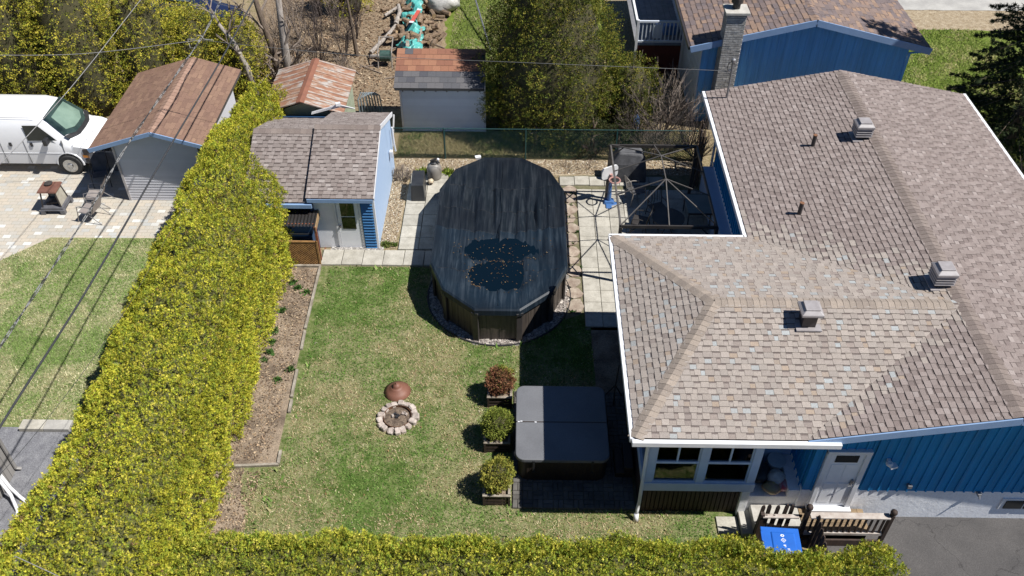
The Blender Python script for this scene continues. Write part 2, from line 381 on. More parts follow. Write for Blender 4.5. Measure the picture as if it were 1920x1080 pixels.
# slabs: one object each
def slabmesh(w, h, t, bev=0.012):
    b_ = B(); i = bev
    b_.add([(-w/2,-h/2,0),(w/2,-h/2,0),(w/2,h/2,0),(-w/2,h/2,0),(-w/2,-h/2,t-i),(w/2,-h/2,t-i),(w/2,h/2,t-i),(-w/2,h/2,t-i),(-w/2+i,-h/2+i,t),(w/2-i,-h/2+i,t),(w/2-i,h/2-i,t),(-w/2+i,h/2-i,t)],
           [(0,3,2,1),(0,1,5,4),(1,2,6,5),(2,3,7,6),(3,0,4,7),(4,5,9,8),(5,6,10,9),(6,7,11,10),(7,4,8,11),(8,9,10,11)])
    return b_
def mesh_of(b_, name, m):
    o = b_.build(name, m); me = o.data; bpy.data.objects.remove(o); return me
walk = sheet('walkway', [(-6.05,20.08),(-2.4,20.08),(-2.4,24.45),(-3.74,24.45),(-3.74,20.84),(-6.05,20.84)], 0.010, 'joint_sand')
sm = mesh_of(slabmesh(0.605, 0.69, 0.05), 'slab', 'slab')
for i in range(6): obj('slab', sm, walk, (-5.68+i*0.62, 20.47+rnd.uniform(-.01,.01), 0.012+rnd.uniform(-.004,.004)), (rnd.uniform(-.006,.006), rnd.uniform(-.006,.006), rnd.uniform(-.012,.012)))
sm = mesh_of(slabmesh(0.61, 0.565, 0.05), 'slab', 'slab')
for j in range(6):
    for i in range(2): obj('slab', sm, walk, (-3.42+i*0.625, 21.15+j*0.578, 0.012+rnd.uniform(-.004,.004)), (rnd.uniform(-.006,.006), rnd.uniform(-.006,.006), rnd.uniform(-.01,.01)))
obj('slab', sm, walk, (-3.40, 24.62, 0.014), (0,0,0.05)); obj('slab', sm, walk, (-2.76, 24.60, 0.012), (0,0,-.03))
patio = sheet('patio', [(1.84,17.5),(6.27,17.5),(6.27,25.05),(1.3,24.9),(1.3,24.2),(1.84,24.1)], 0.012, 'joint_sand')
sm = mesh_of(slabmesh(0.487, 0.487, 0.05), 'slab', 'slab')
for j in range(13):
    for i in range(9):
        obj('slab', sm, patio, (2.10+i*0.497, 17.85+j*0.497, 0.012+rnd.uniform(-.003,.003)), (rnd.uniform(-.006,.006), rnd.uniform(-.006,.006), rnd.uniform(-.008,.008)))
for i in range(7): obj('slab', sm, patio, (1.55+i*0.5, 24.55+rnd.uniform(-.02,.02), 0.014), (0,0,rnd.uniform(-.02,.02)))
# irregular flagstones beside the pool
flag = sheet('flagstone_strip', [(1.30,17.9),(1.86,18.2),(1.86,24.1),(1.30,24.1)], 0.011, 'joint_sand', 0.03)
y = 18.15
while y < 24.0:
    hgt = rnd.uniform(.32, .62); n = 7; cx = 1.60+rnd.uniform(-.03,.03); w = rnd.uniform(.40,.5)
    poly = [(w/2*(1+rnd.uniform(-.25,.08))*math.cos(t)*1.2, hgt/2*(1+rnd.uniform(-.2,.1))*math.sin(t)*1.12, 0) for t in [2*math.pi*k/n+rnd.uniform(-.2,.2) for k in range(n)]]
    b_ = B(); b_.ext(poly, (0,0,0.04)); me = mesh_of(b_, 'flagstone', 'flagstone'); obj('flagstone', me, flag, (cx, y+hgt/2, 0.006), (rnd.uniform(-.02,.02),rnd.uniform(-.02,.02),0))
    y += hgt+0.03
# basket-weave brick patio under the hot tub
bp = sheet('brick_patio', [(-0.12,11.66),(2.83,11.66),(2.83,15.2),(-0.12,15.2)], 0.010, 'joint_sand')
bm = mesh_of(slabmesh(0.225, 0.108, 0.05, 0.008), 'paver_brick', 'slab_dark')
for j in range(15):
    for i in range(12):
        cx, cy = 0.01+i*0.235, 11.79+j*0.235
        if cx > 0.12 and cx < 1.98 and 12.75 < cy < 14.3: continue      # under the tub
        for k in (-1, 1):
            if (i+j) % 2: obj('paver_brick', bm, bp, (cx, cy+k*0.0588, 0.008+rnd.uniform(-.002,.002)), (0,0,rnd.uniform(-.015,.015)))
            else: obj('paver_brick', bm, bp, (cx+k*0.0588, cy, 0.008+rnd.uniform(-.002,.002)), (0,0,math.pi/2+rnd.uniform(-.015,.015)))
# single slab by the steps; light slabs at the left path
b_ = B(); b_.box(4.52,5.0,11.08,11.52,0.0,0.05); tag(b_.build('paving_slab', 'slab', bevel=.01), 'single grey concrete slab in the grass left of the entry steps', 'slab')
b_ = B(); b_.box(-12.35,-11.75,13.72,14.02,0.0,0.12); tag(b_.build('kerb_stone', 'slab', bevel=.01), 'beige kerb stone end of the left lawn, left of the pair', 'kerb stone')
b_ = B(); b_.box(-11.74,-11.1,13.72,14.02,0.0,0.12); tag(b_.build('kerb_stone', 'concrete_road', bevel=.01), 'whiter kerb stone end of the left lawn, touching the hedge', 'kerb stone')
# timber border of the garden bed
mat('grey_wood', A(196,186,170), A(156,144,128), 5, 0.85, 0.2, fine=0.25, fscale=30)
bt = empty('garden_border', (-5.9, 16, 0), 'weathered timber edging along the bare garden bed by the lawn', 'edging')
for a, c_ in (((-5.97,20.0),(-5.93,17.4)),((-5.92,17.3),(-5.89,16.6)),((-5.86,15.85),(-5.82,14.9)),((-5.80,14.82),(-5.78,14.4)),((-5.75,13.2),(-5.73,12.82)),((-7.0,12.72),(-5.72,12.80)),((-7.0,20.04),(-5.95,20.05))):
    b_ = B(); b_.beam((*a,0.04),(*c_,0.04),0.065,0.08); b_.build('plank', 'grey_wood', bt)

# grass blades on the lawns: uncountable
def grass(name, n, x0, x1, y0, y1, pal_g, pal_s, bias, label, seed, avoid=None, blade=.05, spots=None):
    rg = np.random.default_rng(seed); P = np.stack([rg.uniform(x0, x1, n), rg.uniform(y0, y1, n)], 1)
    if avoid is not None: P = P[~avoid(P[:, 0], P[:, 1])]
    n = len(P); f = .55*fbm(P[:, 0]*.42, P[:, 1]*.42, s=seed)+.45*fbm(P[:, 0]*2.1, P[:, 1]*2.1, s=seed+3)+rg.normal(0, .058, n)
    f = f+(spots(P[:, 0], P[:, 1]) if spots else 0)
    w = np.clip((f-bias)/.09+.5, 0, 1)[:, None]
    g = np.array(pal_g)[rg.integers(0, len(pal_g), n)]; s_ = np.array(pal_s)[rg.integers(0, len(pal_s), n)]
    C = (g*(1-w)+s_*w)*rg.uniform(.7, 1.25, (n, 1))
    a = rg.uniform(0, 6.28, n); L = blade*rg.uniform(.6, 1.5, n); W = L*rg.uniform(.25, .45, n); tl = rg.uniform(.35, 1.35, n)
    d = np.stack([np.cos(a)*np.sin(tl), np.sin(a)*np.sin(tl), np.cos(tl)], 1)*L[:, None]; sd_ = np.stack([-np.sin(a), np.cos(a), np.zeros(n)], 1)*W[:, None]*.5
    b0 = np.stack([P[:, 0], P[:, 1], np.full(n, .012)], 1); V = np.stack([b0-sd_, b0+sd_, b0+d], 1)
    o = np_mesh(name, V.reshape(-1, 3), np.arange(n*3).reshape(n, 3), mat_attr('grass_blade', 0.85, 0.0, spec=0.15, transl=0.2), None, C)
    return tag(o, label, 'grass', kind='stuff')
def yard_avoid(x, y):
    pool_d = np.hypot(x-PC[0], np.where(y < 18.9, y-18.9, 0)) < 2.08
    bare = .5*fbm(x*1.1, y*1.1, s=77)+.5*fbm(x*.5, y*.5, s=78)
    return ((pool_d & (y > 16.8)) | ((x > -.14) & (x < 2.86) & (y > 11.63) & (y < 15.2)) | ((x < -5.70) & (y > 12.7)) | ((x+3.03)**2+(y-14.28)**2 < .47**2) | ((x > 2.0) & (y > 14.9)) | ((x > 4.45) & (y > 11.0)) | ((x < -6.2) & (bare > .42)) | ((x > 1.3) & (y > 17.9)))
YG = [A(90,126,52,1.1), A(114,148,70,1.1), A(78,112,46,1.1), A(132,158,84,1.1)]; YS = [A(196,182,138,1.2), A(220,208,168,1.2), A(180,160,122,1.2), A(164,154,108,1.2), A(190,166,132,1.2)]
def yspots(x, y):
    t = 0
    for cx, cy, r_, a in ((-2.1,15.9,.9,.15),(-1.4,15.2,.7,.09),(-.7,16.6,.45,.18),(-5.2,14.4,.8,.17),(-5.4,15.8,.6,.10),(-5.5,11.4,1.1,.20),(-4.3,11.0,.9,.08),(-1.2,12.6,.55,.10),(1.5,11.2,1.4,.09),(3.6,11.2,1.0,.09),(-2.9,13.4,.5,.05),(-4.0,19.6,.5,.05),(-1.9,18.6,.6,.06),(-4.9,18.4,.9,-.09),(-4.4,16.9,.9,-.10),(-3.2,12.4,1.1,-.09),(-.9,15.7,.5,-.10),(-4.2,13.6,.6,-.06),(-1.0,11.6,.6,-.08)):
        t = t+a*np.exp(-((x-cx)**2+(y-cy)**2)/r_**2)
    return t
grass('grass', 105000, -6.9, 5.2, 9.95, 20.05, YG, YS, .53, 'short spring grass of the fenced yard with straw patches', 5, yard_avoid, .05, yspots)
LG = [A(124,150,76,1.05), A(148,170,100,1.05), A(106,134,66,1.05)]; LS = [A(198,190,146,1.15), A(218,210,172,1.15), A(180,172,128,1.15)]
grass('grass', 62000, -16.5, -9.6, 13.9, 21.25, LG, LS, .49, 'pale grass of the lawn left of the tall hedge', 9, lambda x, y: (x < -15.75+(y-20.1)*1.0) & (y > 20.0) | (x < -16.5))
grass('grass', 30000, 13.6, 19.5, 25.2, 36.0, [A(116,136,56,1.05), A(142,158,76,1.05), A(102,122,50,1.05)], [A(166,160,104,1.1), A(186,176,128,1.1)], .53, 'green grass of the lawn beside the neighbouring house', 13, None, .09)
grass('grass', 14000, -4.3, 2.8, 25.95, 27.5, [A(104,122,60), A(128,140,78)], [A(168,158,112), A(186,170,128)], .50, 'grass strip between the chain-link fence and the white shed', 17, lambda x, y: (x < -1.3) & (y > 27.5), .07)
grass('grass', 26000, -4.2, 1.5, 29.5, 41.0, [A(128,146,76), A(146,158,92)], [A(188,176,132), A(204,190,150)], .52, 'rough grass behind the white shed beside the wood heap', 19, lambda x, y: x < -3.0, .09)

grass('long_grass', 5200, -6.0, 5.2, 9.95, 20.12, YG, [A(196,186,136), A(170,164,104)], .60, 'longer grass tufts left along borders, slabs and pool edging', 23, lambda x, y: yard_avoid(x, y) | ~((x < -5.55) | (y > 19.9) | (np.abs(x+.2) < .09) & (y < 15.2) | (y > 11.45) & (y < 11.64) & (x > -.2) | (np.abs(np.hypot(x-PC[0], np.minimum(y-18.9, 0))-2.13) < .06) & (y < 19) | (x > 1.9) & (y > 15.2)), .12)
chips('fallen_leaves', 420, rect((-5.6,5.0,10.2,19.9)), .035, [A(196,176,130), A(170,140,96), A(214,204,176), A(140,108,76)], .03, 'scattered dry leaves and bits lying on the yard grass', 'leaves')
# ================================================================ ROOF SHINGLES
mat_attr('shingle', 0.92, 0.28, 55, spec=0.15, bmp=0.15)
mat('roof_deck', (0.05,0.045,0.042), (0.07,0.06,0.055), 5, 0.9)
mat('white_trim', (0.74,0.74,0.75), (0.66,0.66,0.68), 3, 0.5)
mat('frame_white', (0.52,0.60,0.72), (0.46,0.54,0.66), 3, 0.5)
mat('blue_trim', (0.24,0.36,0.56), (0.21,0.32,0.51), 3, 0.5)
mat('pale_blue_wall', (0.40,0.52,0.70), (0.36,0.48,0.66), 6, 0.6, 0.15, stretch=(1,6,.5))
def weathered(name, c1, c2, grime):
    m, nt, b = newmat(name); v = tc(nt)
    n1 = noise(nt, tc(nt, (5,5,.35)), 1.4, 5, .65); n2 = noise(nt, v, .8, 4, .6); n3 = noise(nt, tc(nt, (26,26,1.2)), 1.0, 4, .7)
    c = mix(nt, ramp(nt, n2, [(0.35,(0,0,0)),(0.65,(1,1,1))]), c1, c2); c = mix(nt, ramp(nt, n1, [(0.54,(0,0,0)),(0.78,(.45,.45,.45))]), c, grime); c = mix(nt, 1.0, c, ramp(nt, n3, [(0.3,(.86,.86,.86)),(0.7,(1.1,1.1,1.1))]), 'MULTIPLY')
    oi = nt.nodes.new('ShaderNodeObjectInfo'); c = mix(nt, 1.0, c, ramp(nt, oi.outputs['Random'], [(0,(.92,.92,.92)),(1,(1.05,1.05,1.05))]), 'MULTIPLY')
    nt.links.new(c, b.inputs['Base Color']); b.inputs['Roughness'].default_value = .6; b.inputs['Specular IOR Level'].default_value = .15; bump(nt, b, n3, .12, .01)
weathered('blue_siding', (0.020,0.25,0.55), (0.024,0.22,0.47), (0.10,0.20,0.32))
mat('white_stucco', (0.90,0.90,0.91), (0.80,0.80,0.82), 2.5, 0.85, 0.35, fine=0.12, fscale=24)
mat('dark_wood', (0.060,0.036,0.026), (0.030,0.019,0.015), 5, 0.75, 0.25, stretch=(3,3,.5), rand=0.3)
mat('white_paint', (0.80,0.81,0.83), (0.73,0.74,0.77), 3, 0.5)
mat('grey_metal', (0.30,0.30,0.31), (0.24,0.24,0.25), 6, 0.4, metal=0.6)
mat('vent_metal', A(190,184,184), A(172,165,164), 6, 0.45)
mat('dark_vent', A(74,66,66), A(60,54,54), 6, 0.5)
mat('interior', (0.10,0.085,0.07), (0.05,0.045,0.04), 1.5, 0.9)
mat('interior_floor', (0.20,0.16,0.10), (0.12,0.10,0.06), 3, 0.8)
mat('dark_interior', (0.012,0.012,0.012), (0.02,0.02,0.02), 2, 0.9)
mat_glass('pane_glass', (0.75,0.8,0.8), 0.06)
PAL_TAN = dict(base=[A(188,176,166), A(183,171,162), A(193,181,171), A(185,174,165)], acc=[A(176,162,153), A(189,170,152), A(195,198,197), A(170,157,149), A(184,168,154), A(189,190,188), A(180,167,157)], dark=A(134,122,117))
PAL_GREY = dict(base=[A(168,154,148), A(162,148,142), A(174,160,154)], acc=[A(157,143,137), A(185,172,166), A(149,135,130), A(160,145,139)], dark=A(118,106,102))
PAL_NB = dict(base=[A(158,138,129), A(148,131,126), A(170,144,127), A(142,128,126)], acc=[A(182,152,129), A(136,124,124), A(164,138,123), A(176,150,131)], dark=A(122,108,104))
PAL_BRN = dict(base=[A(158,127,109), A(152,121,105), A(164,132,113)], acc=[A(170,138,116), A(147,117,102), A(156,125,106)], dark=A(148,118,103))
PAL_SHED = dict(base=[A(166,154,148), A(160,148,142), A(172,160,154)], acc=[A(154,141,135), A(190,179,173), A(145,133,127), A(158,144,138)], dark=A(112,101,97))
def clip(poly, region):
    out = poly; n = len(region)
    for i in range(n):
        (ax, ay), (bx, by) = region[i], region[(i+1) % n]; inp = out; out = []
        if not inp: return []
        side = lambda p: (bx-ax)*(p[1]-ay)-(by-ay)*(p[0]-ax)
        for k in range(len(inp)):
            p, q = inp[k], inp[(k+1) % len(inp)]; sp, sq = side(p), side(q)
            if sp >= 0: out.append(p)
            if (sp >= 0) != (sq >= 0):
                t = sp/(sp-sq); out.append((p[0]+(q[0]-p[0])*t, p[1]+(q[1]-p[1])*t))
    return out
ASPH = (0.03, 0.027, 0.025)
def tabs_for(poly3, eave0, eave1, pal, e=0.143, wmin=0.10, wmax=0.22, pal_fn=None, thick=0.017, accn=0.5):
    """one polygon of roof -> list of (verts, faces, cols); u runs along the eave, v up the slope"""
    P0, P1 = Vector(eave0), Vector(eave1); u = (P1-P0).normalized(); pts = [Vector(p) for p in poly3]
    nrm = Vector((0,0,0))
    for i in range(len(pts)): nrm += (pts[i]-pts[0]).cross(pts[(i+1) % len(pts)]-pts[0])
    nrm.normalize()
    if nrm.z < 0: nrm = -nrm
    v = nrm.cross(u)
    reg = [((p-P0).dot(u), (p-P0).dot(v)) for p in pts]
    area = sum(reg[i][0]*reg[(i+1) % len(reg)][1]-reg[(i+1) % len(reg)][0]*reg[i][1] for i in range(len(reg)))
    if area < 0: reg = reg[::-1]
    if max(r_[1] for r_ in reg) < 1e-3: v = -v; reg = [(a, -b_) for a, b_ in reg][::-1]
    umin, umax = min(r_[0] for r_ in reg), max(r_[0] for r_ in reg); vmax = max(r_[1] for r_ in reg)
    out = []; j = 0
    while j*e < vmax:
        x = umin-rnd.uniform(0, .3); raised = rnd.random() < .5
        while x < umax:
            w = rnd.uniform(wmin, wmax)*(1.0 if raised else .82); v0, v1 = j*e, (j+1)*e+0.012
            cpt = P0+u*(x+w/2)+v*(v0+e/2); pl = pal_fn(cpt) if pal_fn else pal
            if raised: c = rnd.choice(pl['base'])
            else: c = rnd.choice(pl['acc']) if rnd.random() < accn else rnd.choice(pl['base'])
            k_ = rnd.uniform(.93, 1.07); c = tuple(q*k_ for q in c)
            t = thick*(1.0 if raised else 0.55)
            bands = [(v0, v1, c, 0)]
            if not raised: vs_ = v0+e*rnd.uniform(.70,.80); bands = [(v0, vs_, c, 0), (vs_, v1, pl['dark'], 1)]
            vs = []; fs = []; cs = []
            for va, vb, cc, isd in bands:
                pg = clip([(x, va), (x+w-0.004, va), (x+w-0.004, vb), (x, vb)], reg)
                if len(pg) < 3: continue
                o = len(vs); n = len(pg)
                for a, b_ in pg: vs.append(P0+u*a+v*b_+nrm*(0.006+t*(1-(b_-v0)/(v1-v0))))
                for a, b_ in pg: vs.append(P0+u*a+v*b_-nrm*0.003)
                fs.append(tuple(o+i for i in range(n))); cs.append(cc)
                for i in range(n):
                    q = (i+1) % n; fs.append((o+q, o+i, o+n+i, o+n+q)); cs.append(ASPH)
            if vs: out.append((vs, fs, cs, cpt))
            x += w; raised = not raised
        j += 1
    return out
CAMP = Vector((0,0,17.5))
def roof_shingles(parent, tabs, limit=300):
    """the 300 that show largest as single shingles, the rest joined"""
    def vis(p):
        d = p-CAMP; zc = d.dot(_fw)
        if zc <= 0: return False
        return abs(d.dot(_rt)/zc*1666) < 950 and abs(d.dot(_up)/zc*1666) < 530
    order = sorted(range(len(tabs)), key=lambda i: ((0 if vis(tabs[i][3]) else 1), (tabs[i][3]-CAMP).length))
    for i in order[:limit]:
        b_ = B(); b_.add(tabs[i][0], tabs[i][1], tabs[i][2]); b_.build('shingle', 'shingle', parent)
    b_ = B()
    for i in order[limit:]: b_.add(tabs[i][0], tabs[i][1], tabs[i][2])
    if b_.v: tag(b_.build('shingles', 'shingle', parent), kind='stuff')
def ridge_caps(parent, a, b_, slopes, pal, w=0.17, e=0.14, name='ridge_cap'):
    """bent cap shingles along a ridge or hip; slopes: two unit vectors going down each side"""
    a, b_ = Vector(a), Vector(b_); L = (b_-a).length; d = (b_-a).normalized(); n = int(L/e); bb = B()
    s1, s2 = Vector(slopes[0]).normalized(), Vector(slopes[1]).normalized()
    for i in range(n):
        c = rnd.choice(pal); k = rnd.uniform(.9, 1.06); c = tuple(x*k for x in c)
        p0, p1 = a+d*(i*e), a+d*((i+1)*e+.02); lo, hi = Vector((0,0,.026)), Vector((0,0,.018))
        vs = []
        for p, h in ((p0, lo), (p1, hi)):
            vs += [p+s1*w+h*.8, p+s1*w*.4+h*1.1, p+h*1.25, p+s2*w*.4+h*1.1, p+s2*w+h*.8]
        vs += [p0+s1*w, p0+s2*w, p1+s1*w, p1+s2*w, p0-Vector((0,0,.02))]
        bb.add(vs, [(0,1,6,5),(1,2,7,6),(2,3,8,7),(3,4,9,8),(0,5,12,10),(4,11,13,9),(10,14,11,4,3,2,1,0)], [c,c,c,c,ASPH,ASPH,tuple(x*.35 for x in c)])
    o = bb.build(name, 'shingle', parent); return tag(o, kind='stuff')

# ================================================================ THE BLUE HOUSE
EZ, RZ = 3.40, 4.18
house = empty('house', (6.3, 11.6, 0), 'blue sided bungalow with brown shingle roof and glazed sunroom', 'house')
roof = B()
W0, W1, W2, W3 = (2.33,11.08,EZ), (5.73,11.08,EZ), (9.72,14.27,RZ), (4.28,14.27,RZ)
B0, B1 = (2.33,17.46,EZ), (5.73,17.46,EZ)
LN0, LN1 = (5.73,11.08,EZ), (9.72,11.08,RZ)
LF0, LF1 = (5.73,24.65,EZ), (9.72,24.65,RZ)
R0, R1 = (13.70,11.08,EZ), (13.70,24.65,EZ)
planes = {'W': [W0,W1,W2,W3], 'B': [B0,W3,W2,B1], 'E': [W0,W3,B0], 'LF': [B1,W2,LF1,LF0], 'LN': [LN0,LN1,W2], 'R': [LN1,R0,R1,LF1]}
for k, p in planes.items():
    roof.add([(x,y,z-.004) for x,y,z in p]+[(x,y,z-.16) for x,y,z in p], [tuple(range(len(p))), tuple(range(len(p),2*len(p)))[::-1]])
roof_o = roof.build('roof', 'roof_deck', house)
tabs = []
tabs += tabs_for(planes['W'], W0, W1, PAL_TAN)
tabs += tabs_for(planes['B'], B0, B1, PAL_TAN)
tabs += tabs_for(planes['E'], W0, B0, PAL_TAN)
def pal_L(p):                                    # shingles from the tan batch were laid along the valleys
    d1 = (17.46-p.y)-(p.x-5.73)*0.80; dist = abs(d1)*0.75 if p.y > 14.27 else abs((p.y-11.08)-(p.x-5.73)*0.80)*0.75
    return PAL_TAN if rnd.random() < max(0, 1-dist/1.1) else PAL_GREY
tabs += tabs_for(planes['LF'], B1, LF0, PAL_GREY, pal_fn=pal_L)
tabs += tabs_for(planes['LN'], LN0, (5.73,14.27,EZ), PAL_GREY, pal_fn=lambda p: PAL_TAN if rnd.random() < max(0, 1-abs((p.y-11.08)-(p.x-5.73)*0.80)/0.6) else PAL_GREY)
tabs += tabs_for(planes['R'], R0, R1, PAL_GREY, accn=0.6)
roof_shingles(roof_o, tabs)
capT = [A(180,166,153), A(174,160,148), A(186,171,157)]; capG = [A(156,142,134), A(150,136,129), A(161,147,139)]
ridge_caps(roof_o, LN1, LF1, ((-3.99,0,-.78),(3.98,0,-.78)), capG, 0.2)
ridge_caps(roof_o, W3, (9.5,14.27,RZ), ((0,-3.19,-.78),(0,3.19,-.78)), capT)
ridge_caps(roof_o, W0, W3, ((1.0,-.35,-.09),(-1.0,.62,-.39)), capT)
ridge_caps(roof_o, B0, W3, ((1.0,.35,-.09),(-1.0,-.62,-.39)), capT)
# fascia and gutters
def gut(p, q, m='white_trim', w=0.10, h=0.13, dz=-0.07, nm='gutter'):
    b_ = B(); b_.beam((p[0],p[1],p[2]+dz),(q[0],q[1],q[2]+dz), w, h); return b_.build(nm, m, roof_o, bevel=.008)
gut((2.27,11.02,EZ),(6.42,11.02,EZ)); gut((2.28,11.08,EZ),(2.28,17.52,EZ)); gut((2.24,17.52,EZ),(5.66,17.52,EZ)); gut((5.67,17.46,EZ),(5.67,24.70,EZ)); gut((13.76,11.1,EZ),(13.76,24.7,EZ))
gut((5.78,11.06,EZ+.01),(9.72,11.06,RZ+.01),'blue_trim',.03,.20,-.10,'rake_board'); gut((9.72,11.06,RZ+.01),(13.7,11.06,EZ+.01),'blue_trim',.03,.20,-.10,'rake_board')
gut((5.70,24.66,EZ),(9.72,24.66,RZ),'dark_vent',.03,.12,-.075,'rake_board'); gut((9.72,24.66,RZ),(13.7,24.66,EZ),'dark_vent',.03,.12,-.075,'rake_board')
b_ = B()                                          # soffit
b_.add([(6.3,11.08,EZ-.02),(9.72,11.08,RZ-.18),(9.72,11.58,RZ-.18),(6.3,11.58,EZ-.02)], [(0,1,2,3)]); b_.add([(9.72,11.08,RZ-.18),(13.7,11.08,EZ-.17),(13.7,11.58,EZ-.17),(9.72,11.58,RZ-.18)], [(0,1,2,3)])
b_.build('soffit', 'blue_trim', roof_o)
# walls
b_ = B(); b_.box(6.27,13.2,11.60,24.3,0,1.03); b_.build('foundation', 'white_stucco', house)
b_ = B(); b_.box(2.9,6.26,13.2,17.0,0,1.0); b_.build('foundation', 'white_stucco', house)
wall = B()
def rtop(x): return (EZ + (x-5.73)*0.1955 if x < 9.72 else RZ-(x-9.72)*0.196)-0.17
wall.ext([(6.30,11.62,1.03),(13.17,11.62,1.03),(13.17,11.62,rtop(13.17)-.02),(9.72,11.62,rtop(9.72)-.02),(6.30,11.62,rtop(6.3)-.02)], (0,12.6,0))
wall_o = wall.build('wall', 'blue_siding', house)
def panel(p0, p1, z0, zt0, zt1, out, m, parent, nm='siding_panel'):
    """one vertical siding panel with a standing rib; p0->p1 along the wall, out = outward"""
    p0, p1, o = Vector(p0), Vector(p1), Vector(out); d = p1-p0
    prof = [(0,0.0),(0,.012),(.78,.012),(.80,.040),(.96,.040),(.98,.012),(1.0,.012),(1.0,0)]
    vs = []
    for z, zt in ((0,0),(1,1)):
        for t, h in prof:
            q = p0+d*t+o*h; vs.append((q.x, q.y, z0 if z == 0 else zt0+(zt1-zt0)*t))
    n = len(prof); b_ = B(); b_.add(vs, [(i, i+1, n+i+1, n+i) for i in range(n-1)]+[tuple(range(n))[::-1], tuple(range(n,2*n))])
    return b_.build(nm, m, parent)
x = 6.28
while x < 13.15:
    if x+.21 > 6.50 and x < 7.42: 
        if x < 6.5-.02: panel((x,11.60,0),(6.47,11.60,0),1.03,rtop(x),rtop(6.47),(0,-1,0),'blue_siding',wall_o)
        panel((max(x,6.47),11.60,0),(min(x+.21,7.45),11.60,0),2.50,rtop(x),rtop(x+.21),(0,-1,0),'blue_siding',wall_o)
    else: panel((x,11.60,0),(x+.21,11.60,0),1.03,rtop(x),rtop(x+.21),(0,-1,0),'blue_siding',wall_o)
    x += .21
y = 24.2
while y > 17.1: panel((6.29,y,0),(6.29,y-.21,0),1.03,EZ-.08,EZ-.08,(-1,0,0),'blue_siding',wall_o); y -= .21
y = 13.0
while y > 11.75: panel((6.29,y,0),(6.29,y-.21,0),0.95,EZ-.08,EZ-.08,(-1,0,0),'blue_siding',wall_o); y -= .21
b_ = B(); b_.box(5.95,6.27,17.2,24.2,0,0.92); b_.build('foundation_ledge', 'pale_blue_wall', house)
# side door
door = B(); door.box(6.60,7.32,11.545,11.585,0.50,2.40); door_o = door.build('door', 'white_paint', house, bevel=.006)
for z0, z1 in ((0.62,1.35),(1.45,2.02)):
    for x0, x1 in ((6.68,6.93),(6.99,7.24)):
        b_ = B(); b_.box(x0,x1,11.535,11.546,z0,z1); b_.build('door_panel', 'white_paint', door_o, bevel=.008)
b_ = B(); b_.box(6.72,7.20,11.53,11.547,2.10,2.32); b_.build('door_window', 'dark_interior', door_o)
b_ = B(); b_.cbox(7.25,11.52,1.42,.05,.05,.16); b_.tube([(7.25,11.53,1.36),(7.25,11.46,1.36),(7.16,11.45,1.36)],.012,6); b_.build('door_handle', 'grey_metal', door_o)
b_ = B(); b_.box(6.50,6.60,11.50,11.60,.45,2.46); b_.box(7.32,7.43,11.50,11.60,.45,2.46); b_.box(6.50,7.43,11.49,11.60,2.40,2.50); b_.box(6.48,7.45,11.40,11.59,.42,.495); b_.build('door_frame', 'white_trim', house, bevel=.006)
b_ = B(); b_.box(6.27,6.5,11.58,11.6,.42,1.03); b_.build('door_surround', 'white_stucco', house)
# wall lamp, tap, vent, basement window
lamp = B(); lamp.lathe([(.07,0),(.075,.04),(.05,.07)],12,(7.85,11.48,2.12)); lamp.box(7.82,7.88,11.5,11.58,2.08,2.2); lamp.cbox(7.92,11.44,2.12,.16,.12,.05,.3); lamp.build('wall_light', 'white_trim', house, smooth=False)
b_ = B(); b_.cbox(8.55,11.54,1.28,.09,.1,.09); b_.build('wall_outlet', 'grey_metal', house); b_ = B(); b_.cbox(10.15,11.55,1.02,.08,.12,.06); b_.tube([(10.15,11.5,1.02),(10.15,11.44,.96)],.02,6); b_.build('wall_tap', 'grey_metal', house)
b_ = B(); b_.box(10.78,11.75,11.565,11.61,.40,.80); wf = b_.build('basement_window', 'white_trim', house, bevel=.01); b_ = B(); b_.box(10.88,11.28,11.545,11.566,.46,.74); b_.build('pane', 'dark_interior', wf); b_ = B(); b_.box(11.33,11.70,11.545,11.566,.46,.74); b_.build('pane', 'dark_interior', wf)
# sunroom: floor, back walls, window walls
sun = B(); sun.box(2.86,5.02,11.72,17.0,0.88,0.98); sun.build('sunroom_floor', 'interior_floor', house)
b_ = B(); b_.box(2.86,6.25,16.95,17.03,0.9,EZ-.08); b_.build('wall', 'blue_siding', house)
b_ = B(); b_.box(2.9,6.2,14.0,14.1,0.98,EZ-.1); b_.build('inner_wall', 'interior', house)
b_ = B(); b_.box(5.0,5.06,12.6,14.0,.98,EZ-.1); b_.build('inner_wall', 'pale_blue_wall', house)
fr = B()                                          # white frame of the front glazing
for x0, x1 in ((2.79,2.95),(3.90,4.07),(5.02,5.20)): fr.box(x0,x1,11.60,11.72,0.93,EZ-.1)
fr.box(2.77,5.22,11.58,11.72,0.92,1.20); fr.box(2.95,5.02,11.585,11.70,EZ-.3,EZ-.1)
for xa, xb in ((2.95,3.90),(4.07,5.02)):
    fr.box(xa,xb,11.62,11.70,1.86,1.93); mx = (xa+xb)/2; fr.box(mx-.022,mx+.022,11.63,11.69,1.93,EZ-.3); fr.box(xa,xa+.035,11.63,11.69,1.2,EZ-.3); fr.box(xb-.035,xb,11.63,11.69,1.2,EZ-.3); fr.box(xa,xb,11.62,11.69,1.2,1.235)
fr_o = fr.build('window_frame', 'frame_white', house, bevel=.006)
for xa, xb in ((2.95,3.90),(4.07,5.02)):
    mx = (xa+xb)/2
    for x0, x1, z0, z1 in ((xa+.035,xb-.035,1.235,1.86),(xa+.04,mx-.022,1.93,EZ-.3),(mx+.022,xb-.04,1.93,EZ-.3)):
        b_ = B(); b_.box(x0,x1,11.655,11.663,z0,z1); b_.build('pane', 'pane_glass', fr_o)
fr = B()
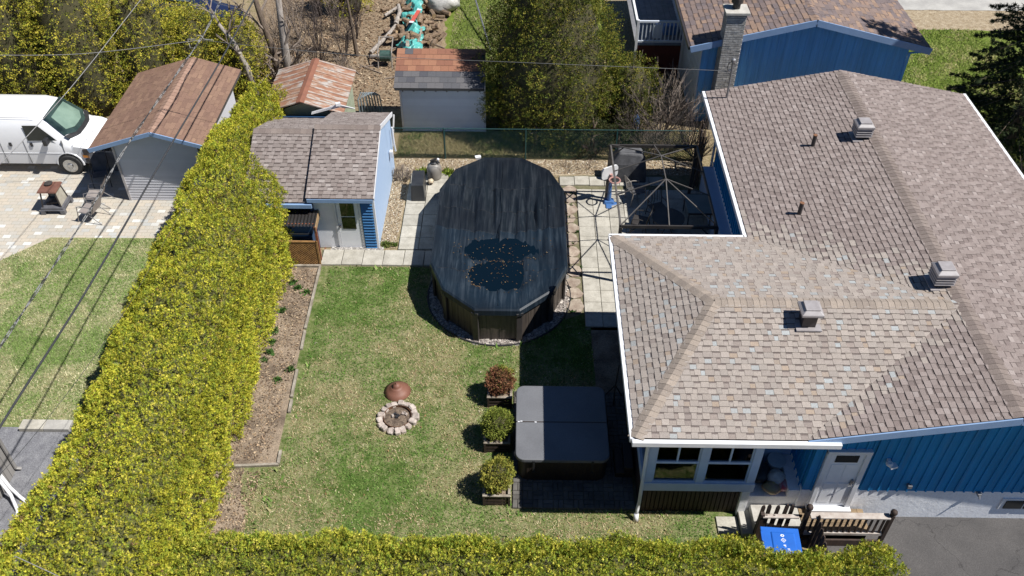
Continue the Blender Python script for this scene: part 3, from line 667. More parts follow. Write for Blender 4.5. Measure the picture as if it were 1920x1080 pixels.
for y0 in (11.72,13.2,14.7,16.4): fr.box(2.78,2.88,y0,y0+.16,.93,EZ-.1)
fr.box(2.76,2.90,11.72,17.0,.92,1.20); fr2 = fr.build('window_frame', 'frame_white', house, bevel=.006)
for y0, y1 in ((11.88,13.2),(13.36,14.7),(14.86,16.4)): b_ = B(); b_.box(2.825,2.835,y0,y1,1.2,EZ-.1); b_.build('pane', 'pane_glass', fr2)
b_ = B(); b_.box(2.84,5.0,11.76,11.8,0,.92); sk = b_.build('skirt', 'dark_interior', house, world=False); sk.data.transform(Matrix.Translation((-2.8,-11.7,0))); sk.location = (2.8-6.3, 0.1, 0)
bw = B(); bw.box(-.0,.078,-.012,.012,0,0.92); bme = mesh_of(bw, 'plank', 'dark_wood')
x = 0.03
while x < 2.2: obj('plank', bme, sk, (x, -0.02+rnd.uniform(-.006,.006), 0), (0,0,0)); x += 0.098
y = 0.1
while y < 5.0: obj('plank', bme, sk, (-0.01, y, 0), (0,0,math.pi/2)); y += 0.098
# corner column, porch, downspout
b_ = B(); b_.box(4.99,5.17,11.58,11.74,0,.92); b_.build('column_base', 'white_stucco', house, bevel=.01)
b_ = B(); b_.box(5.14,6.27,11.66,12.62,0,.66); b_.build('porch_floor', 'white_stucco', house, bevel=.015)
b_ = B(); b_.box(5.06,6.27,12.6,12.7,.66,EZ-.1); b_.build('porch_wall', 'pale_blue_wall', house)
b_ = B(); b_.box(6.02,6.27,11.62,12.6,.66,.95); b_.build('porch_ledge', 'white_stucco', house, bevel=.01)
b_ = B(); b_.tube([(2.40,11.08,EZ-.1),(2.62,11.46,EZ-.55),(2.72,11.54,EZ-.8),(2.74,11.54,.55),(2.72,11.52,.3),(2.70,11.46,.18)],.042,8); b_.tube([(2.70,11.46,.2),(2.70,11.40,.0)],[.055,.062],10); b_.build('downspout', 'white_trim', house, smooth=True)
b_ = B(); b_.tube([(6.1,24.2,EZ-.2),(6.2,24.2,2.9),(6.2,24.2,.1)],.04,8); b_.build('downspout', 'white_trim', house, smooth=True)
# roof vents, stacks, mast
def vent(x, y, louvres, s=0.36):
    z = EZ+(x-5.73)*.1955 if y > 14.6 or x > 9 else EZ+(y-11.08)*.2445
    b_ = B(); b_.cbox(0,0,.14,s*.82,s*.82,.36); p = b_.build('roof_vent', 'dark_vent', house, world=False); p.location = (x-6.3, y-11.6, z)
    b_ = B(); b_.cbox(0,0,-.005,s*1.5,s*1.4,.03); b_.build('flashing', 'vent_metal', p, world=False)
    if louvres:
        for i in range(4): b_ = B(); b_.cbox(0,0,.14+i*.07,s*1.25,s*1.25,.035,0,None,.96,.96); b_.build('louvre', 'vent_metal', p, world=False)
    b_ = B(); b_.cbox(0,0,.40,s*1.30,s*1.30,.06); b_.cbox(0,0,.46,s*1.26,s*1.26,.06,0,None,.68,.68); b_.cbox(0,0,.50,s*.85,s*.85,.05); b_.build('vent_cap', 'vent_metal', p, world=False, bevel=.008)
mat('dark_pipe', (0.035,0.03,0.03), (0.05,0.04,0.035), 8, 0.6); mat('rust', A(170,98,52), A(120,66,44), 14, 0.85, 0.2)
vent(6.2, 13.75, False); vent(9.45, 15.0, True); vent(9.35, 21.05, True)
for x, y in ((8.07,20.95),(7.10,18.1)):
    z = EZ+(x-5.73)*.1955; b_ = B(); b_.tube([(x,y,z-.02),(x,y,z+.36)],.055,12); po = b_.build('vent_pipe', 'dark_pipe', house, smooth=False)
    b_ = B(); b_.lathe([(.060,0),(.060,.02),(.035,.022)],12,(x,y,z+.342)); b_.build('pipe_rim', mat('rim_brown', A(160,112,78), A(120,84,64), 14, .9), po)
mast = B(); mast.tube([(6.27,24.1,2.5),(6.27,24.1,4.72)],.035,8); mast.lathe([(.02,0),(.07,.02),(.07,.1),(.03,.14)],10,(6.27,24.1,4.70)); mast.cbox(6.19,24.1,4.42,.1,.06,.06); mast.build('service_mast', 'grey_metal', house)
b_ = B(); b_.tube([(6.27,24.1,4.76),(6.14,24.05,4.70),(6.10,24.05,4.55),(6.17,24.05,4.45)],.012,6); b_.build('mast_cable', 'black_plastic', house)

# ---------------- entry landing, railing, gate, bin
mat('pale_concrete', A(226,222,212), A(196,190,180), 3, 0.9, 0.2, fine=0.1, fscale=20)
mat('deck_board', A(176,150,116), A(138,116,90), 4, 0.85, 0.2, stretch=(.5,4,1), rand=.2)
mat('rail_top', A(226,216,206), A(196,180,168), 6, 0.8, 0.15)
land = empty('entry_landing', (6.2,11.2,0), 'white concrete and plank landing with side step below the white door', 'landing')
b_ = B(); b_.box(5.27,6.32,10.95,11.64,0,.36); b_.build('concrete_slab', 'pale_concrete', land, bevel=.012)
b_ = B(); b_.box(5.02,5.265,11.0,11.64,0,.17); b_.build('step', 'pale_concrete', land, bevel=.012)
b_ = B(); b_.box(6.34,7.75,10.98,11.55,.05,.325); b_.build('deck_frame', 'dark_wood', land)
for i in range(5): b_ = B(); b_.box(6.33,7.35+.0*i,10.94+i*.124,10.94+i*.124+.116,.33,.365); b_.build('plank', 'deck_board', land)
for i in range(3): b_ = B(); b_.box(7.36+i*.14,7.36+i*.14+.132,10.94,11.55,.335,.37); b_.build('plank', 'deck_board', land)
rail = empty('railing', (7.1,10.88,0), 'dark brown wooden railing with pale top board beside the asphalt', 'railing')
def post(x, y, h, par, ball=True):
    b_ = B(); b_.cbox(x,y,h/2,.09,.09,h); o = b_.build('post', 'dark_wood', par, bevel=.006)
    if ball: b_ = B(); b_.lathe([(.03,0),(.05,.02),(.075,.07),(.07,.12),(.03,.16)],10,(x,y,h)); b_.build('finial', 'dark_wood', o, smooth=True)
post(8.03,10.88,1.16,rail); post(6.22,10.90,1.28,rail)
b_ = B(); b_.box(6.28,7.98,10.80,10.95,1.08,1.12); b_.build('top_rail', 'rail_top', rail, bevel=.005)
b_ = B(); b_.box(6.28,7.98,10.845,10.915,.40,.48); b_.build('bottom_rail', 'rail_top', rail)
b_ = B(); b_.box(-.018,.018,-.018,.018,0,.61); bme = mesh_of(b_, 'baluster', 'dark_wood')
for i in range(13): obj('baluster', bme, rail, (6.37+i*.128-7.1, 0, .47))
b_ = B(); b_.box(6.28,7.98,10.82,10.86,.02,.24); b_.build('kick_board', 'dark_wood', rail)
pick = empty('picket_fence', (5.7,10.92,0), 'low brown picket panel with pointed boards behind the blue recycling bin', 'picket fence')
def picket(h, w=.085): 
    b_ = B(); b_.ext([(-w/2,0,0),(w/2,0,0),(w/2,0,h-.07),(w/4,0,h),(-w/4,0,h),(-w/2,0,h-.07)], (0,.022,0)); return mesh_of(b_, 'picket', 'dark_wood')
pm = picket(1.18)
for i in range(5): obj('picket', pm, pick, (-.42+i*.165+rnd.uniform(-.01,.01), .10, .06+rnd.uniform(-.03,.03)), (0,rnd.uniform(-.03,.03),0))
for i in range(4): obj('picket', pm, pick, (-.34+i*.165, -.03, -.12+rnd.uniform(-.02,.02)), (0,0,0))
b_ = B(); b_.box(5.28,6.05,10.84,10.93,1.02,1.055); b_.build('top_rail', 'rail_top', pick); post(5.27,10.9,1.12,pick,False)
b_ = B(); b_.box(5.25,6.16,10.955,10.99,.35,.43); b_.box(5.25,6.16,10.955,10.99,.9,.97); b_.build('cross_rail', 'dark_wood', pick)
gate = empty('picket_gate', (6.46,10.5,0), 'brown picket gate standing open towards the front hedge', 'gate')
pm2 = picket(1.2, .10)
for i in range(5): obj('picket', pm2, gate, (0, .30-i*.15, .0-.02*i), (0,0,math.pi/2+.12))
b_ = B(); b_.box(6.48,6.52,10.12,10.85,.3,.38); b_.box(6.48,6.52,10.12,10.85,.85,.93); b_.build('cross_rail', 'dark_wood', gate)
mat('blue_plastic', (0.02,0.13,0.52), (0.018,0.11,0.45), 4, 0.38); mat('white_print', (0.8,0.82,0.85), (0.7,0.72,0.78), 4, 0.6)
bin_ = empty('recycling_bin', (5.55,10.27,0), 'blue wheeled recycling bin with white symbols on its lid by the hedge', 'recycling bin', rz=-.06)
b_ = B(); b_.cbox(0,0,.52,.56,.52,.92,0,None,1.18,1.18); b_.build('bin_body', 'blue_plastic', bin_, world=False, bevel=.02)
b_ = B(); b_.cbox(0,0,1.02,.80,.68,.05); b_.cbox(.05,-.03,1.05,.52,.52,.03,0,None,.9,.9); lid = b_.build('bin_lid', 'blue_plastic', bin_, world=False, bevel=.015)
b_ = B(); b_.tube([(-.34,.24,1.04),(-.40,.20,1.05),(-.40,.0,1.05),(-.34,-.04,1.04)],.015,6); b_.build('bin_handle', 'blue_plastic', bin_, world=False)
for sx in (-1,1): b_ = B(); b_.tube([(sx*.26,.30,.12),(sx*.32,.30,.12)],.12,14); b_.build('bin_wheel', 'black_plastic', bin_, world=False)
prs = []                                          # printed symbols on the lid, 1.5 mm proud
def ring(cx, cy, r0, r1, n=14, a0=0, a1=6.2832, sq=1.0):
    pr = B()
    for i in range(n):
        t0, t1 = a0+(a1-a0)*i/n, a0+(a1-a0)*(i+1)/n
        pr.add([(cx+r0*math.cos(t0),cy+r0*sq*math.sin(t0),1.0680),(cx+r1*math.cos(t0),cy+r1*sq*math.sin(t0),1.0680),(cx+r1*math.cos(t1),cy+r1*sq*math.sin(t1),1.0680),(cx+r0*math.cos(t1),cy+r0*sq*math.sin(t1),1.0680)], [(0,1,2,3)])
    pr.build('symbol', 'white_print', bin_, world=False)
ring(.03,.13,.018,.04,sq=.75); ring(.04,.02,.042,.056,4); ring(.04,.02,.016,.030,3)
for dx, dy, w, h in ((.05,-.10,.05,.022),(.06,-.135,.035,.012),(.12,-.18,.05,.012),(.125,-.205,.045,.012),(.14,-.232,.05,.012)): pr = B(); pr.add([(dx-w/2,dy-h/2,1.0680),(dx+w/2,dy-h/2,1.0680),(dx+w/2,dy+h/2,1.0680),(dx-w/2,dy+h/2,1.0680)], [(0,1,2,3)]); pr.build('symbol', 'white_print', bin_, world=False)

# porch clutter
mat('pale_plastic', (0.5,0.56,0.6), (0.42,0.48,0.52), 5, 0.5); mat('bag', A(214,200,170), A(150,120,90), 9, 0.5, 0.5)
b_ = B(); b_.lathe([(.15,0),(.19,.30),(.21,.32),(.21,.35)],18,(5.90,12.40,.665)); o = b_.build('bucket', 'pale_plastic', smooth=False); tag(o, 'pale lidded bucket in the corner of the open porch', 'bucket')
def blob(name, c, r, m, label, cat, seed, sq=(1,1,1), amp=.3, n=14):
    vs = []; fs = []
    for i in range(n//2+1):
        for k in range(n):
            th = math.pi*i/(n//2); ph = 2*math.pi*k/n; d = Vector((math.sin(th)*math.cos(ph), math.sin(th)*math.sin(ph), math.cos(th)))
            q = 1+amp*(float(fbm(d.x*2+seed, d.y*2, d.z*2+seed, s=seed))-.5)*2
            vs.append((c[0]+d.x*r*sq[0]*q, c[1]+d.y*r*sq[1]*q, c[2]+max(-.98, d.z)*r*sq[2]*q))
    for i in range(n//2):
        for k in range(n): a = i*n+k; b2 = i*n+(k+1) % n; fs.append((a, a+n, b2+n, b2))
    b_ = B(); b_.add(vs, fs); o = b_.build(name, m, smooth=True); return tag(o, label, cat) if label else o
mat('bag_white', (0.62,0.6,0.56), (0.42,0.40,0.38), 8, 0.5, 0.5); mat('bag_red', (0.45,0.06,0.10), (0.5,0.4,0.4), 7, 0.5, 0.4); mat('bag_yellow', (0.42,0.33,0.14), (0.3,0.2,0.16), 7, 0.5, 0.4)
blob('plastic_bag', (5.84,12.02,.84), .22, 'bag_white', 'white plastic bag on the porch floor, topmost of the three bags', 'bag', 3, (1,.9,.9))
blob('plastic_bag', (5.98,11.84,.80), .14, 'bag_red', 'small red and white plastic bag on the porch beside the white one', 'bag', 5)
blob('plastic_bag', (5.70,11.80,.78), .17, 'bag_yellow', 'yellow and brown printed bag at the porch edge', 'bag', 8, (1.3,1,.8))
b_ = B(); b_.lathe([(.13,0),(.2,.14),(.21,.3),(.19,.31),(.17,.2)],18,(3.14,11.98,.98)); tag(b_.build('flower_pot', 'pale_plastic'), 'pale round flower pot inside the sunroom behind the left window', 'pot')
blob('dark_cushion', (5.45,12.2,.85), .3, 'black_plastic', 'dark bundle lying on the shaded porch floor', 'bundle', 9, (.9,1.1,.6))
# ================================================================ OUR SHED
mat('dark_blue', (0.010,0.035,0.085), (0.014,0.045,0.10), 3, 0.5)
mat('tank_grey', A(164,158,150), A(146,140,134), 4, 0.5)
mat('lattice_wood', A(206,156,96), A(160,118,74), 6, 0.8, 0.2)
mat('orange_wood', A(176,104,70), A(140,84,60), 5, 0.8, 0.2)
m, nt, b = newmat('smoked_plastic'); b.inputs['Base Color'].default_value = (0.03,0.028,0.028,1); b.inputs['Roughness'].default_value = 0.25; b.inputs['Alpha'].default_value = 0.86
shed = empty('garden_shed', (-6.2, 23.1, 0), 'pale blue garden shed with two-level brown shingle roof and white glazed door', 'shed')
EV = 2.02
b_ = B(); b_.ext([(-4.32,20.96,0),(-4.32,25.25,0),(-4.32,25.25,EV+.03),(-4.32,23.12,2.86),(-4.32,20.96,EV+.03)], (-.06,0,0)); b_.build('side_wall', 'pale_blue_wall', shed)
b_ = B(); b_.box(-6.15,-4.38,20.98,21.04,0,EV+.05); b_.build('front_wall', 'white_paint', shed)
b_ = B(); b_.box(-8.0,-6.15,21.35,21.41,0,EV-.1); b_.box(-6.17,-6.11,20.98,21.4,0,EV); b_.box(-8.0,-4.4,25.19,25.25,0,EV); b_.box(-8.0,-7.94,21.4,25.2,0,EV); b_.build('rear_wall', 'dark_blue', shed)
def gable(x0, x1, ye0, zr, ze, yr, ye1, nm):
    b_ = B(); t = .10
    b_.ext([(x0,ye0,ze),(x0,yr,zr),(x0,ye1,ze),(x0,ye1,ze-t),(x0,yr,zr-t-.01),(x0,ye0,ze-t)], (x1-x0,0,0)); o = b_.build(nm, 'blue_trim', shed)
    k = .006
    tb = tabs_for([(x0-.03,ye0-.03,ze+k),(x1+.03,ye0-.03,ze+k),(x1+.03,yr,zr+k),(x0-.03,yr,zr+k)], (x0-.03,ye0-.03,ze+k), (x1+.03,ye0-.03,ze+k), PAL_SHED, 0.135, .10, .24)
    tb += tabs_for([(x0-.03,yr,zr+k),(x1+.03,yr,zr+k),(x1+.03,ye1+.03,ze+k),(x0-.03,ye1+.03,ze+k)], (x0-.03,ye1+.03,ze+k), (x1+.03,ye1+.03,ze+k), PAL_SHED, 0.135, .10, .24)
    roof_shingles(o, tb, 150)
    ridge_caps(o, (x0-.03,yr,zr+.01), (x1+.03,yr,zr+.01), ((0,-2.2,-.9),(0,2.2,-.9)), capG, .16, .18)
    return o
gable(-6.22,-4.30,20.78,2.99,EV,23.12,25.45,'roof'); gable(-8.1,-6.23,20.80,2.84,EV-.17,23.10,25.42,'lower_roof')
b_ = B(); b_.beam((-4.27,23.12,2.96),(-4.27,25.47,EV-.02),.03,.14); b_.beam((-4.27,20.78,EV-.03),(-4.27,23.12,2.93),.03,.10); b_.build('rake_board', 'white_trim', shed)
b_ = B(); b_.box(-6.22,-4.3,20.73,20.77,EV-.14,EV-.02); b_.build('fascia', 'blue_trim', shed); b_ = B(); b_.box(-8.1,-6.1,20.70,20.80,EV-.33,EV-.2); b_.build('gutter', 'blue_trim', shed)
dr = B(); dr.box(-5.45,-4.80,20.93,20.975,.04,1.86); d_o = dr.build('door', 'white_paint', shed, bevel=.006)
for z0, z1 in ((.78,1.22),(1.26,1.78)): b_ = B(); b_.box(-5.33,-4.92,20.915,20.94,z0,z1); b_.build('door_window', 'shed_glass', d_o) if False else b_.build('door_window', mat_glass('dark_glass',(0.05,0.055,0.05),0.05), d_o)
b_ = B(); b_.lathe([(.03,0),(.035,.03),(.02,.05)],10,(-5.40,20.90,.86)); b_.build('door_knob', 'dark_pipe', d_o)
b_ = B(); b_.box(-6.12,-5.50,20.955,20.978,.02,1.95); b_.build('wall_board', 'white_paint', shed); b_ = B(); b_.box(-6.20,-6.125,20.90,20.98,0,EV-.05); b_.build('corner_post', 'dark_blue', shed)
b_ = B(); b_.box(-5.52,-5.46,20.915,20.975,0,1.9); b_.box(-4.79,-4.73,20.915,20.975,0,1.9); b_.build('door_frame', 'white_trim', shed)
b_ = B(); b_.box(-4.72,-4.34,20.93,20.975,.03,1.94); sh_o = b_.build('shutter', 'blue_siding', shed)
b_ = B(); b_.add([(-.17,-.045,0),(.17,-.045,0),(.17,0,.085),(-.17,0,.085),(-.17,0,0),(.17,0,0)], [(0,1,2,3),(0,4,5,1),(0,3,4),(1,5,2)]); lm = mesh_of(b_, 'slat', mat('slat_blue', (0.06,0.19,0.40), (0.05,0.17,0.36), 4, 0.5))
for i in range(17): obj('slat', lm, sh_o, (-4.53+6.2, 20.93-23.1, .06+i*.108))
b_ = B(); b_.box(-4.36,-4.30,20.90,20.985,0,EV); b_.build('corner_trim', 'white_trim', shed); b_ = B(); b_.cbox(-4.48,20.88,EV-.16,.14,.1,.07); b_.cbox(-4.40,20.86,EV-.18,.06,.1,.05); b_.build('flood_light', 'white_trim', shed)
# lean-to wood store with smoked corrugated roof and lattice
st = empty('wood_store', (-6.5,20.6,0), 'lean-to with smoked corrugated roof and lattice front beside the shed', 'shelter')
b_ = B(); n = 46; vs = []
for i in range(n+1):
    x = -7.15+1.16*i/n; dz = .012*math.sin(i*math.pi/2*1.0)
    vs += [(x,20.28,1.36+dz),(x,21.25,1.52+dz)]
b_.add(vs, [(2*i,2*i+2,2*i+3,2*i+1) for i in range(n)]); b_.build('corrugated_roof', 'smoked_plastic', st)
for y, z in ((20.40,1.345),(20.80,1.40),(21.18,1.47)): b_ = B(); b_.beam((-7.15,y,z),(-6.0,y,z),.04,.06); b_.build('rafter', 'orange_wood', st)
b_ = B(); b_.beam((-6.62,20.3,1.33),(-6.62,21.25,1.49),.04,.05); b_.build('rafter', 'orange_wood', st)
b_ = B(); b_.ext([(-5.99,20.28,1.16),(-5.99,21.25,1.30),(-5.99,21.25,1.50),(-5.99,20.28,1.34)], (.02,0,0)); b_.build('end_board', mat('tan_wood', A(200,168,126), A(176,144,104), 5, .8, .15), st)
for x, y, h in ((-6.0,20.33,1.3),(-6.0,21.2,1.45),(-7.1,20.33,1.3)): b_ = B(); b_.cbox(x,y,h/2,.07,.07,h); b_.build('post', 'orange_wood', st)
b_ = B(); b_.ext([(-5.985,20.35,0),(-5.985,21.2,0),(-5.985,21.2,.02),(-5.985,20.35,.02)], (.02,0,0)); b_.build('sill', 'orange_wood', st)
# lattice panel: crossing laths
def lattice(parent, x0, x1, y, z0, z1, step=.062, w=.030):
    H_ = z1-z0; W_ = x1-x0; k = 0
    for sgn in (1,-1):
        c = -H_
        while c < W_:
            a = max(0, c); b2 = min(W_, c+H_)
            if b2-a > .05:
                za, zb = (a-c, b2-c) if sgn > 0 else (H_-(a-c), H_-(b2-c))
                b_ = B(); b_.beam((x0+a,y+.006*sgn,z0+za),(x0+b2,y+.006*sgn,z0+zb),.010,w,None,(0,1,0) if False else (0,0,1)); b_.build('lath', 'lattice_wood', parent)
            c += step*1.414
lp = B(); lp.box(-7.15,-5.97,20.09,20.13,.90,.95); lp.box(-7.15,-5.97,20.09,20.13,0,.06); lp.box(-6.0,-5.95,20.09,20.13,0,.95); lpo = lp.build('lattice_frame', 'lattice_wood', st); lattice(lpo, -7.15,-6.0,20.11,.06,.90)
b_ = B(); b_.box(-7.12,-6.02,20.16,20.17,.02,.92); b_.build('backing', 'dark_wood', st)
gr = empty('barbecue', (-6.55,20.6,0), 'dark gas barbecue parked under the smoked roof of the lean-to', 'barbecue')
b_ = B(); b_.cbox(-6.55,20.62,.5,.8,.4,.8); b_.build('cart', 'dark_blue', gr, bevel=.02); b_ = B(); b_.cbox(-6.55,20.66,1.02,.82,.36,.24,0,None,.9,.6); b_.build('hood', 'dark_blue', gr, bevel=.03); b_ = B(); b_.tube([(-6.85,20.42,1.0),(-6.85,20.38,1.0),(-6.25,20.38,1.0),(-6.25,20.42,1.0)],.015,6); b_.build('handle', 'grey_metal', gr)
# odds at the shed's far corner
b_ = B(); b_.tube([(-4.22,24.9,1.85),(-4.20,24.9,1.2),(-4.18,24.95,.9)],.03,8); b_.cbox(-4.24,24.4,1.15,.1,.16,.22); tag(b_.build('meter_box', 'white_trim'), 'small white electric box on the far end of the blue shed wall', 'meter box')

# ================================================================ POOL
m, nt, b = newmat('pool_cover'); v = tc(nt, (1,1,1))
sx0 = nt.nodes.new('ShaderNodeSeparateXYZ'); nt.links.new(v, sx0.inputs[0]); acc = None
for ys_ in (18.75,20.55,21.55,22.7):                       # painted fold streaks shift at every width of the cover
    lt = nt.nodes.new('ShaderNodeMath'); lt.operation = 'LESS_THAN'; lt.inputs[1].default_value = ys_; nt.links.new(sx0.outputs['Y'], lt.inputs[0])
    if acc is None: acc = lt.outputs[0]
    else: ad_ = nt.nodes.new('ShaderNodeMath'); ad_.operation = 'ADD'; nt.links.new(acc, ad_.inputs[0]); nt.links.new(lt.outputs[0], ad_.inputs[1]); acc = ad_.outputs[0]
mu_ = nt.nodes.new('ShaderNodeMath'); mu_.operation = 'MULTIPLY'; mu_.inputs[1].default_value = 0.03; nt.links.new(acc, mu_.inputs[0])
cb_ = nt.nodes.new('ShaderNodeCombineXYZ'); nt.links.new(sx0.outputs['X'], cb_.inputs[0]); nt.links.new(sx0.outputs['Y'], cb_.inputs[1]); nt.links.new(mu_.outputs[0], cb_.inputs[2])
def strch(s_):
    mp_ = nt.nodes.new('ShaderNodeMapping'); mp_.inputs['Scale'].default_value = s_; nt.links.new(cb_.outputs[0], mp_.inputs['Vector']); return mp_.outputs[0]
st1 = noise(nt, strch((5.2,0.34,6)), 1.6, 6, 0.62, 1.3); st2 = noise(nt, strch((18,0.9,6)), 1.5, 4, 0.7); sp = noise(nt, v, 0.55, 3); wv = noise(nt, v, 120, 2)
dust_fold_shade = mix(nt, 1.0, ramp(nt, st1, [(0.45,(0,0,0)),(0.74,(1,1,1))]), ramp(nt, st2, [(0.30,(.25,.25,.25)),(0.7,(1,1,1))]), 'MULTIPLY')  # dust and scuff streaks, with fold shading painted into the same colour
dust_fold_shade = mix(nt, 1.0, dust_fold_shade, ramp(nt, sp, [(0.35,(.25,.25,.25)),(0.65,(1,1,1))]), 'MULTIPLY')
sx = nt.nodes.new('ShaderNodeSeparateXYZ'); nt.links.new(v, sx.inputs[0]); gt_ = nt.nodes.new('ShaderNodeMath'); gt_.operation = 'LESS_THAN'; gt_.inputs[1].default_value = 20.58; nt.links.new(sx.outputs['Y'], gt_.inputs[0])
basec = mix(nt, gt_.outputs[0], ramp(nt, sp, [(0.35,(0.007,0.009,0.013)),(0.65,(0.008,0.012,0.017))]), ramp(nt, sp, [(0.35,(0.008,0.012,0.018)),(0.65,(0.009,0.018,0.029))]))
c = mix(nt, dust_fold_shade, basec, mix(nt, gt_.outputs[0], (0.050,0.057,0.066), (0.060,0.076,0.094)))
nt.links.new(c, b.inputs['Base Color']); b.inputs['Roughness'].default_value = 0.40; b.inputs['Specular IOR Level'].default_value = 0.22; bump(nt, b, wv, 0.2, 0.004)
mat('pool_wall', (0.085,0.068,0.056), (0.030,0.025,0.022), 3.0, 0.5, 0.1, stretch=(6,6,.35)); mat('pool_upright', (0.05,0.043,0.040), (0.035,0.03,0.03), 3, 0.5)
pool = empty('swimming_pool', (*PC, 0), 'oval above-ground swimming pool under a black winter cover', 'pool')
base = infl(-0.10); top = infl(-0.02)
for i in range(12):
    a, c_ = base[i], base[(i+1) % 12]
    n = max(3, int(math.hypot(c_[0]-a[0], c_[1]-a[1])/.115)); b_ = B()
    d = Vector((c_[0]-a[0], c_[1]-a[1], 0))/n; nn = Vector((d.y,-d.x,0)).normalized()
    for k in range(n):
        p = Vector((*a,0))+d*k; q = p+d; o = nn*(.006 if k % 2 else 0); b_.add([p+o,q+o,q+o+Vector((0,0,1.12)),p+o+Vector((0,0,1.12))], [(0,1,2,3)])
        o2 = nn*(.006 if (k+1) % 2 else 0); b_.add([q+o,q+o2,q+o2+Vector((0,0,1.12)),q+o+Vector((0,0,1.12))], [(0,1,2,3)])
    b_.build('wall_panel', 'pool_wall', pool)
for i in range(12):
    a = infl(-0.065)[i]; cy = min(max(a[1], 18.9), 22.3); rz = math.atan2(a[1]-cy, a[0]-PC[0])
    b_ = B(); b_.cbox(a[0],a[1],.56,.07,.17,1.12,rz); u_ = b_.build('upright', 'pool_upright', pool, bevel=.015); b_ = B(); b_.cbox(a[0]+.03*math.cos(rz),a[1]+.03*math.sin(rz),1.06,.09,.2,.1,rz); b_.build('cap', 'black_plastic', u_, bevel=.01)
# top rail + draped skirt of the cover
b_ = B(); o1, o2, i1 = infl(.02), infl(-.0), infl(-.17); vs = []; fs = []
for i in range(12): vs += [(*o1[i],1.05),(*o2[i],1.20),(*infl(-.05)[i],1.235),(*i1[i],1.20)]
for i in range(12):
    j = (i+1) % 12
    for k in range(3): fs.append((4*i+k,4*j+k,4*j+k+1,4*i+k+1))
b_.add(vs, fs); b_.build('cover_edge', 'pool_cover', pool)
# the cover itself: polar grid with folds and two pools of rain water
NR, NA = 44, 144; ring = infl(-.16); ang = []; per = []
L = [math.hypot(ring[(i+1) % 12][0]-ring[i][0], ring[(i+1) % 12][1]-ring[i][1]) for i in range(12)]; T = sum(L)
for k in range(NA):
    s_ = T*k/NA; i = 0
    while s_ > L[i]: s_ -= L[i]; i += 1
    t = s_/L[i]; per.append((ring[i][0]+(ring[(i+1) % 12][0]-ring[i][0])*t, ring[i][1]+(ring[(i+1) % 12][1]-ring[i][1])*t))
per = np.array(per); rr = (np.arange(NR+1)/NR)[:, None, None]; spine = np.stack([np.full(NA, PC[0]), np.clip(per[:, 1], 18.9, 22.3)*.55+20.6*.45], 1)
XY = spine[None]+(per-spine)[None]*rr
X, Y = XY[..., 0], XY[..., 1]; r_ = np.broadcast_to(rr[..., 0], X.shape)
sag = -.20*(1-r_**2.0)
fold = (fbm(X*7.0, Y*0.42, s=3, o=3)-.5)*.26*np.clip((1-r_)*5, 0, 1) + (fbm(X*2.6, Y*.45, s=9)-.5)*.16*np.clip((1-r_)*4, 0, 1)
seam = sum(-.008*np.exp(-((Y-ys)/.05)**2) for ys in (18.75,20.55,21.55,22.7))
g1 = np.exp(-(((X+.5)/1.22)**2+((Y-19.74)/.52)**2)**2); g2 = np.exp(-(((X+.52)/.82)**2+((Y-18.58)/.66)**2)**2); pud = -.10*g1-.10*g2; fold = fold*(1-.62*np.maximum(g1,g2)); sag = sag*(1-np.maximum(g1,g2))+np.where(Y > 19.2, -.185, -.15)*np.maximum(g1,g2)
Z = 1.20+sag+fold+seam+pud+.035*np.exp(-((Y-19.2)/.10)**2)*np.clip((1-r_)*3,0,1)
V = np.stack([X, Y, Z], -1).reshape(-1, 3)-np.array([*PC, 0]); F = []
for i in range(NR):
    for k in range(NA): a = i*NA+k; c_ = i*NA+(k+1) % NA; F.append((a, a+NA, c_+NA, c_))
np_mesh('cover', V, np.array(F)[:, ::-1], 'pool_cover', pool, None, True)
for ys in (18.75,20.55,21.55,22.7):
    xs_ = [x for x in np.linspace(-2.3,1.15,60) if ((x-PC[0])/1.72)**2 < 1]; ij = [int(((X-x)**2+(Y-ys)**2).argmin()) for x in xs_]
    b_ = B(); b_.tube([(x, ys+.012*math.sin(x*9), float(Z.ravel()[i])+.002) for x, i in zip(xs_, ij)], .006, 5); b_.build('seam', 'black_plastic', pool)
b_ = B(); ys_ = np.linspace(17.2,23.9,70); b_.tube([(PC[0]+.02*math.sin(y*3), y, float(Z.ravel()[int(((X-PC[0])**2+(Y-y)**2).argmin())])+.012) for y in ys_], .008, 5); b_.build('seam', 'pool_cover', pool)
# puddles: flat water lying in the hollows
m, nt, b = newmat('puddle_water'); b.inputs['Base Color'].default_value = (0.002,0.007,0.013,1); b.inputs['Roughness'].default_value = 0.06; b.inputs['IOR'].default_value = 1.33; bump(nt, b, noise(nt, tc(nt), 9, 2), .04, .01)
def zat(x, y):
    d = (X-x)**2+(Y-y)**2; return float(Z.ravel()[d.argmin()])
def puddle(name, cx, cy, rx, ry, label, sd):
    zs = zat(cx, cy)+.062; pts = []
    for k in range(72):
        t = 2*math.pi*k/72; q = 0.86+.3*float(fbm(2+math.cos(t)*1.6, 2+math.sin(t)*1.6, s=sd)); yy = ry*math.sin(t); 
        if math.sin(t) > 0 and sd == 2: yy *= .8
        pts.append((cx+rx*math.cos(t)*q, min(cy+yy*q, 20.4) if cy > 19 else min(cy+yy*q, 19.19), zs))
    b_ = B(); b_.add([(cx,cy,zs)]+pts, [(0,1+k,1+(k+1) % 72) for k in range(72)]); return tag(b_.build(name, 'puddle_water'), label, 'puddle'), pts
p1, e1 = puddle('rain_puddle', -.48, 19.72, 1.42, .56, 'wide lens-shaped rain puddle across the middle of the pool cover', 1)
p2, e2 = puddle('rain_puddle', -.52, 18.60, .96, .74, 'rounder rain puddle near the front end of the pool cover', 2)
